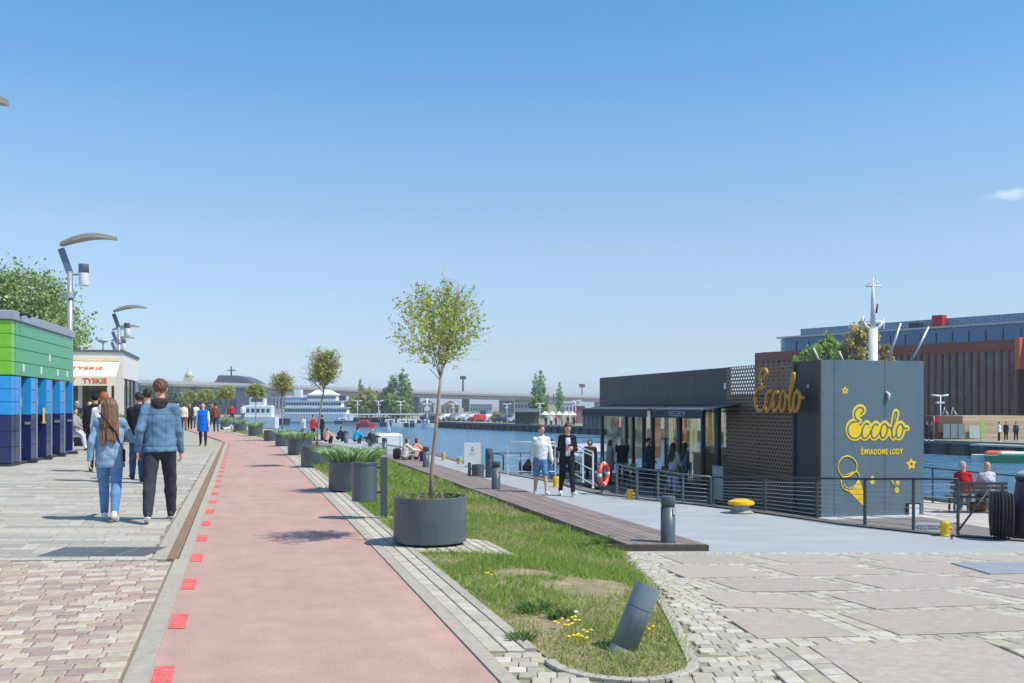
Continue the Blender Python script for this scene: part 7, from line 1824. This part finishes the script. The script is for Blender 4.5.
blk('brown gabled house right of the front tree trunk', 441, 459, 330, 406, (176, 166, 152), roofc=(150, 134, 122), peak=1.8, win=4); blk('grey glazed office far behind the parked cars', 470, 492, 420, 405, (150, 164, 172), win=8)
blk('small blue kiosk above the red parked car', 480, 486, 240, 411, (40, 80, 150)); blk('pale beige wall between the poplars below the bridge', 545, 558, 330, 402.5, (196, 186, 172))
blk('pale far block right of the poplars', 562, 576, 400, 404, (196, 204, 212), win=4)
t = thing('pavilion', 'low grey flat roofed pavilion on dark pillars left of the parasols', 'pavilion', P3(527, 168)); u = .168
MB().box(-12.5 * u, 12.5 * u, -1, 3, 12.2 * u, 15.6 * u).build('roof', mat('pavilion_roof', srgb(140, 148, 156), .7), t)
for k in range(6): MB().box((-11 + k * 4.4) * u - .12, (-11 + k * 4.4) * u + .12, -.6, -.36, 0, 12.2 * u - .002).build('pillar', M_dark, t)
MB().box(-12 * u, 12 * u, 2.6, 2.9, 0, 12.2 * u - .002).build('back_wall', mat('pavilion_back', srgb(84, 86, 84), .8), t)
M_para = mat('parasol_cloth', srgb(240, 236, 222), .8, var=.03)
for i, (px, Y) in enumerate(((545, 160), (552, 158), (559, 156), (566, 154), (572, 152))):
    t = thing('parasol', ['leftmost cream parasol of the terrace row', 'second cream parasol from the left of the terrace row', 'middle cream parasol of the terrace row', 'fourth cream parasol of the terrace row', 'rightmost cream parasol of the terrace row'][i], 'parasol', P3(px, Y), 0, 'cream parasols on the far terrace')
    MB().tube([(0, 0, 0), (0, 0, 2.1)], .05, 6).build('pole', M_galv, t); MB().lathe([(.72, 1.62), (.74, 1.66), (.4, 1.95), (.03, 2.25)], 8, smooth=False).build('canopy', M_para, t)
tcs = ['navy', 'white', 'red', 'grey', 'black', 'brown', 'lilac', 'teal']
def guest_figure(label, px, Y, tp, zb=LZ):
    person(label, P3(px, Y, zb), R(px * 37 % 360), 1.7, legs=STAND, top=(tp, -.04, 1, .03), bottom=('black', 'trousers'), hair=('dark', 'short'), res=.06)
for i, px in enumerate((546, 551, 556, 562, 568, 574)):
    guest_figure('guest in %s under the cream parasols, number %s from left' % (tcs[i], ['one', 'two', 'three', 'four', 'five', 'six'][i]), px, 150 + (i % 2), tcs[i])
t = blk('white gabled house with red brick front left of the dark shed', 577, 585, 175, 406, (150, 110, 108), roofc=(220, 220, 218), peak=1.2, D=9)
t = blk('long white roofed hall beyond the gabled house', 584, 640, 220, 409, (190, 190, 190), roofc=(226, 228, 230))
t = thing('shed', 'long dark shed on close pillars next to the kiosk far end', 'shed', P3(596, 132)); u = .132
MB().box(-13 * u, 26 * u, -1, 3, 12.5 * u, 16.5 * u, bev=.1).build('roof', mat('shed_roof', srgb(66, 72, 88), .7), t)
for k in range(9): MB().box((-12 + k * 4.2) * u - .1, (-12 + k * 4.2) * u + .1, -.8, -.6, 0, 12.5 * u - .002).build('pillar', M_dark, t)
MB().box(-12 * u, 25 * u, 2.4, 2.6, 0, 12.5 * u - .002).build('back_wall', mat('shed_back', srgb(170, 176, 176), .8), t)

# ---- brick office, right
OA, OB = Vector((32.8, 131, LZ)), Vector((52.9, 105, LZ)); od = (OB - OA); OLn = od.length; orz = math.atan2(od.y, od.x)
OF = thing('brick_office', 'large red brick office with dark windows between upright fins and a glass top floor', 'office building', tuple(OA), orz)   # local X along the facade, +Y behind
Mo = Matrix.Translation(OA) @ Matrix.Rotation(orz, 4, 'Z')
M_brick = mat('brick_red', srgb(134, 78, 66), .85, var=.12, scale=4, bump=.2); M_orange = mat('cladding_orange', srgb(196, 100, 66), .7)
M_gd = mat('office_glass', srgb(46, 62, 84), .08, var=.5, scale=.35, spec=.6, c2=srgb(78, 92, 100)); M_gb = mat('office_blue_glass', srgb(40, 128, 180), .06, var=.25, scale=.3, spec=.6, c2=srgb(44, 110, 150))
HB = 10.0
def oz(px, py):                        # height of a pixel that lies on the facade
    r = (px - HX) / FP; t_ = (OA.x - r * OA.y) / (r * od.y / OLn - od.x / OLn); Yq = OA.y + t_ * od.y / OLn; return CH - (py - HY) * Yq / FP - LZ, t_
hb, _ = oz(1015, 339.5); hb2, _ = oz(890, 345.3)
HB = (hb + hb2) / 2
def ozy(px, py, yo):                    # the same for a line yo metres behind the facade
    nx, ny = -od.y / OLn * yo, od.x / OLn * yo; ax, ay = OA.x + nx, OA.y + ny
    r = (px - HX) / FP; t_ = (ax - r * ay) / (r * od.y / OLn - od.x / OLn); Yq = ay + t_ * od.y / OLn; return CH - (py - HY) * Yq / FP - LZ, t_
_, tq = oz(895, 350)                   # left of this the block is lower
MB().box(0, OLn, .6, 18, 0, HB - .1).build('core', mat('office_core', srgb(58, 52, 54), .8), OF)
MB().box(-.1, OLn, -.05, .6, HB - 1.15, HB).build('brick_band', M_brick, OF)
MB().box(-.1, OLn, .0, .6, 0, .9).build('brick_plinth', M_brick, OF)
for zf_ in (3.0, 5.9): MB().box(0, OLn, .12, .6, zf_, zf_ + .35).build('floor_band', mat('floor_band_dark', srgb(62, 52, 54), .7), OF)
npn = 40; pit = OLn / npn
for k in range(npn + 1):
    x = k * pit; MB().box(x - .11, x + .11, -.16, .35, .901, HB - 1.151).build('brick_fin', M_brick, OF)
rr_ = random.Random(8)
for k in range(npn):
    x = k * pit; MB().box(x + .111, x + pit - .111, .10, .118, .95, HB - 1.16).build('window_strip', M_gd, OF)
    if k > 30 and rr_.random() < .5: MB().box(x + .2, x + pit - .2, .085, .098, 1.0, 1.9).build('blind', mat('office_blind', srgb(150, 170, 184), .6), OF)
# left wing: lower brick top edge and a few windows showing over the screen
lw, _ = oz(775, 352); 
MB().box(-1.2, -.101, -.05, 12, 0, lw).build('left_wing', M_brick, OF)
# orange corner return and green glass wing
MB().box(OLn + .002, OLn + .5, -.25, 6, HB - 3.2, HB + .2).build('corner_panel', M_orange, OF)
MB().box(OLn + .002, OLn + 16, 3.5, 18, 0, HB - 2.6).build('glass_wing', mat('green_glass', srgb(36, 84, 84), .08, var=.3, scale=.4), OF)
for k in range(6): MB().box(OLn + 1 + k * 2.4, OLn + 1.12 + k * 2.4, 3.40, 3.499, 0, HB - 2.6).build('glazing_bar', mat('bar_green', srgb(90, 150, 110), .5), OF)
MB().box(OLn + .002, OLn + 16, 3.45, 3.499, HB - 2.599, HB - 1.4).build('glass_wing_band', M_conc, OF)
# set back glass floor with rounded left end, pale eave and roof screen
gz1 = ozy(1000, 324.5, 1.6)[0]; x0g = ozy(787, 345, 5)[1]
poly_ = [(OLn + 14, 1.6), (OLn + 14, 15), (x0g + 2, 15)] + [(x0g + 3 - 3 * math.cos(a), 4.6 - 3 * math.sin(a)) for a in [i * math.pi / 2 / 6 for i in range(7)]]
MB().prism(poly_[::-1] if False else poly_, HB - .099, gz1).build('glass_floor', M_gb, OF)
k = x0g + 4
while k < OLn + 14: MB().box(k, k + .06, 1.50, 1.598, HB - .09, gz1 - .5).build('glazing_bar', mat('bar_blue', srgb(40, 60, 84), .5), OF); k += 1.9
MB().box(x0g + 1.2, OLn + 14.3, 1.2, 1.7, gz1 + .002, gz1 + .22).build('eave', M_galv, OF)
xs0 = ozy(801, 335, 3.3)[1]; rs_top = ozy(1000, 314.5, 3.3)[0]
b = MB(); k = xs0
while k < OLn + 13: b.box(k, k + .5, 3.2, 3.4, gz1 + .1, rs_top); k += .53
rsn = b.build('roof_screen', mat('roof_screen', srgb(150, 166, 180), .6, metal=.2), OF); 
MB().box(xs0, OLn + 13, 3.41, 14, gz1 + .1, rs_top - .3).build('plant_room', M_conc, OF)
xr = ozy(934, 322, 2.7)[1]; MB().box(xr, xr + 1.25, 2.2, 3.19, gz1 + .221, rs_top + .35).build('red_roof_box', mat('signal_red', srgb(186, 30, 46), .6), OF)
xr = ozy(910, 322, 2.7)[1]; MB().box(xr, xr + 1.3, 2.4, 3.19, gz1 + .221, gz1 + .9).build('roof_unit', M_dark, OF)
# wooden terrace building before it
tw = thing('timber_pavilion', 'pale timber clad pavilion with brick part and glass front on the right bank', 'pavilion', P3(938, 91.5), R(14)); u = .0915
zt = zz(416, 91) - LZ
MB().box(.05, 2.6, 0, 4, 0, zt).build('brick_part', mat('dark_brick', srgb(104, 76, 66), .85, var=.15, scale=3), tw)
b = MB(); n_ = 9
for k in range(n_): b.box(2.602, 9.5, -.02, 4, zt * k / n_ + .01, zt * (k + 1) / n_, c=jit(srgb(196, 168, 140), .12))
b.build('timber_cladding', mat('timber_boards', (1, 1, 1), .8, var=.15, vc=True, scale=2, aniso=(.3, 1, 4)), tw)
for k in range(3): MB().box(.3 + k * .8, 1.0 + k * .8, -.35, -.3, .1, zt * .66).build('glass_front', mat('grey_glazing', srgb(120, 134, 138), .15), tw)
MB().box(3.1, 4.2, -.32, -.28, .1, zt * .6).build('glass_front', mat('pale_glazing', srgb(176, 188, 184), .2), tw)
for k, (x_, z_, s_) in enumerate(((1.2, .35, .25), (2.1, .4, .3))):
    t2 = thing('roof_chair', ['white angular chair shape on the timber pavilion roof, left', 'white angular chair shape on the timber pavilion roof, right'][k], 'chair', tuple(Matrix.Translation(Vector(P3(938, 91.5))) @ Matrix.Rotation(R(14), 4, 'Z') @ Vector((x_, .6, zt)))); MB().tube([(-.25, 0, 0), (0, 0, .75), (.15, 0, .3), (.3, 0, .05)], .07, 6).build('frame', M_white, t2)
fl = gp(978, 441, LZ); fx = P3(981, 86)
t = thing('feather_flag', 'green and yellow feather flag before the timber wall', 'flag', fx); zf2 = zz(417, 86) - LZ
MB().tube([(0, 0, 0), (-.1, 0, zf2 * .7), (-.35, 0, zf2)], .025, 6).build('pole', M_galv, t)
b = MB(); b.add([(0.02, 0, .35), (.5, 0, .45), (.42, 0, 1.2), (.15, 0, 1.9), (-.2, 0, zf2 - .1), (-.33, 0, zf2 - .05), (-.1, 0, zf2 * .7)] + [(x, .02, z) for x, z in ((0.02, .35), (.5, .45), (.42, 1.2), (.15, 1.9), (-.2, zf2 - .1), (-.33, zf2 - .05), (-.1, zf2 * .7))], [(0, 1, 2, 3, 4, 5, 6), (13, 12, 11, 10, 9, 8, 7)] + [(i, 7 + i, 7 + (i + 1) % 7, (i + 1) % 7) for i in range(7)]); b.build('cloth', mat('flag_green', srgb(150, 200, 110), .7, c2=srgb(210, 214, 120), scale=2, var=.05), t)
t = thing('flag', 'small red and white flag left of the lamp by the brick office', 'flag', P3(934, 90)); MB().tube([(0, 0, 0), (0, 0, zz(416, 90) - LZ)], .02, 6).build('pole', M_galv, t); MB().box(-.02, .45, -.01, .01, 1.6, 2.1).build('cloth', C_['red'], t)
for i, (px, tp) in enumerate(((927, 'black'), (931, 'green'), (1006, 'navy'), (1016, 'teal'), (999, 'white'))):
    guest_figure(['person in black on the far quay right of the kiosk', 'person in olive on the far quay right of the kiosk', 'person in navy before the timber wall', 'person in teal before the timber wall at the right edge', 'person in white before the timber wall'][i], px, 87.5 - i * .8, tp)
# jetty at right edge with canoes
t = thing('landing_stage', 'pale landing stage running off at the right edge below the far quay', 'landing stage', P3(1014, 78, LZ)); t.rotation_euler.z = R(-62)
MB().box(-3.4, 5, -.7, .7, -.14, 0).build('deck', mat('stage_deck', srgb(196, 190, 180), .8), t)
for k in range(4): MB().box(-3.0 + k * 2.2, -2.85 + k * 2.2, -.5, -.35, -1.6, -.141).build('pile', M_dark, t)
for i, (px, Y, c, lb) in enumerate(((1003, 75, 0, 'boat with a red cover moored at the landing stage'), (1017, 73.5, 3, 'green boat moored at the right edge below the landing stage'))):
    t = thing('rowing_boat', lb, 'boat', P3(px, Y, WZ), R(-10)); hull(MB(), 4.2, 1.1, 0, .55, .4).build('hull', mat('boat_green', srgb(60, 150, 100), .5) if c == 3 else M_hullw, t); MB().box(-1.2, .9, -.35, .35, .551, .85, bev=.12).build('cover', mat('cover_red', srgb(220, 96, 70), .7) if c == 0 else M_hullw, t)

# ================================================================== small ground detail
rs2 = np.random.RandomState(77)
def flower_patch(name, label, pts, c, sz, h):
    b = MB()
    for x, y in pts:
        z = zf(x, y) + h * random.uniform(.7, 1.2); n_ = 6
        b.add([(x + sz * math.cos(2 * math.pi * k / n_), y + sz * math.sin(2 * math.pi * k / n_), z - .002) for k in range(n_)] + [(x, y, z + sz * .5)], [(k, (k + 1) % n_, n_) for k in range(n_)], 0)
        b.tube([(x, y, zf(x, y)), (x, y, z)], .0015, 3, cap=False)
    return tag(b.build(name, mat('petal_' + name, c, .6, var=.1)), label, 'flower', kind='stuff')
pp_ = [gp(px_, py_) for px_, py_ in ((572, 645), (577, 647), (582, 646), (571, 632), (575, 628), (568, 634), (558, 630), (649, 637), (587, 643), (488, 582), (646, 634))]
flower_patch('dandelions', 'yellow dandelions blooming in the near grass', [(p.x + a, p.y + b_) for p in pp_ for a, b_ in ((0, 0), (.03, .02), (-.02, .035))][:30], srgb(240, 210, 30), .014, .07)
q_ = gp(576, 621); flower_patch('dandelion_clock', 'single white dandelion seed head in the near grass', [(q_.x, q_.y)], srgb(232, 232, 226), .018, .09)
for i, (px, py, r, h_) in enumerate(((535, 612, .13, .10), (560, 617, .10, .08), (601, 545, .12, .22), (585, 548, .10, .14), (520, 640, .10, .06))):
    p = gp(px, py); t_ = flower_plant('weed', ['dark clump of weeds in the bare patch of the verge', 'smaller clump of weeds right of the dark clump', 'tall tuft of weeds against the end of the boardwalk', 'short tuft of weeds beside the tall one at the boardwalk', 'low weed tuft near the sett edge'][i], (p.x, p.y, p.z), r, 160, h_, [srgb(110, 140, 70), srgb(84, 116, 60), srgb(140, 160, 90)], 100 + i)
# ================================================================== air
hz = MB().box(-4100, 4100, -320, 7100, -4.5, 42)
mh = bpy.data.materials.new('haze_air'); mh.use_nodes = True; n = mh.node_tree; n.nodes.remove(n.nodes['Principled BSDF'])
pv = n.nodes.new('ShaderNodeVolumePrincipled'); pv.inputs['Color'].default_value = (.93, .97, 1, 1); pv.inputs['Density'].default_value = 0.00045; pv.inputs['Anisotropy'].default_value = .0
n.links.new(pv.outputs[0], n.nodes['Material Output'].inputs['Volume'])
tag(hz.build('haze', mh), kind='stuff')
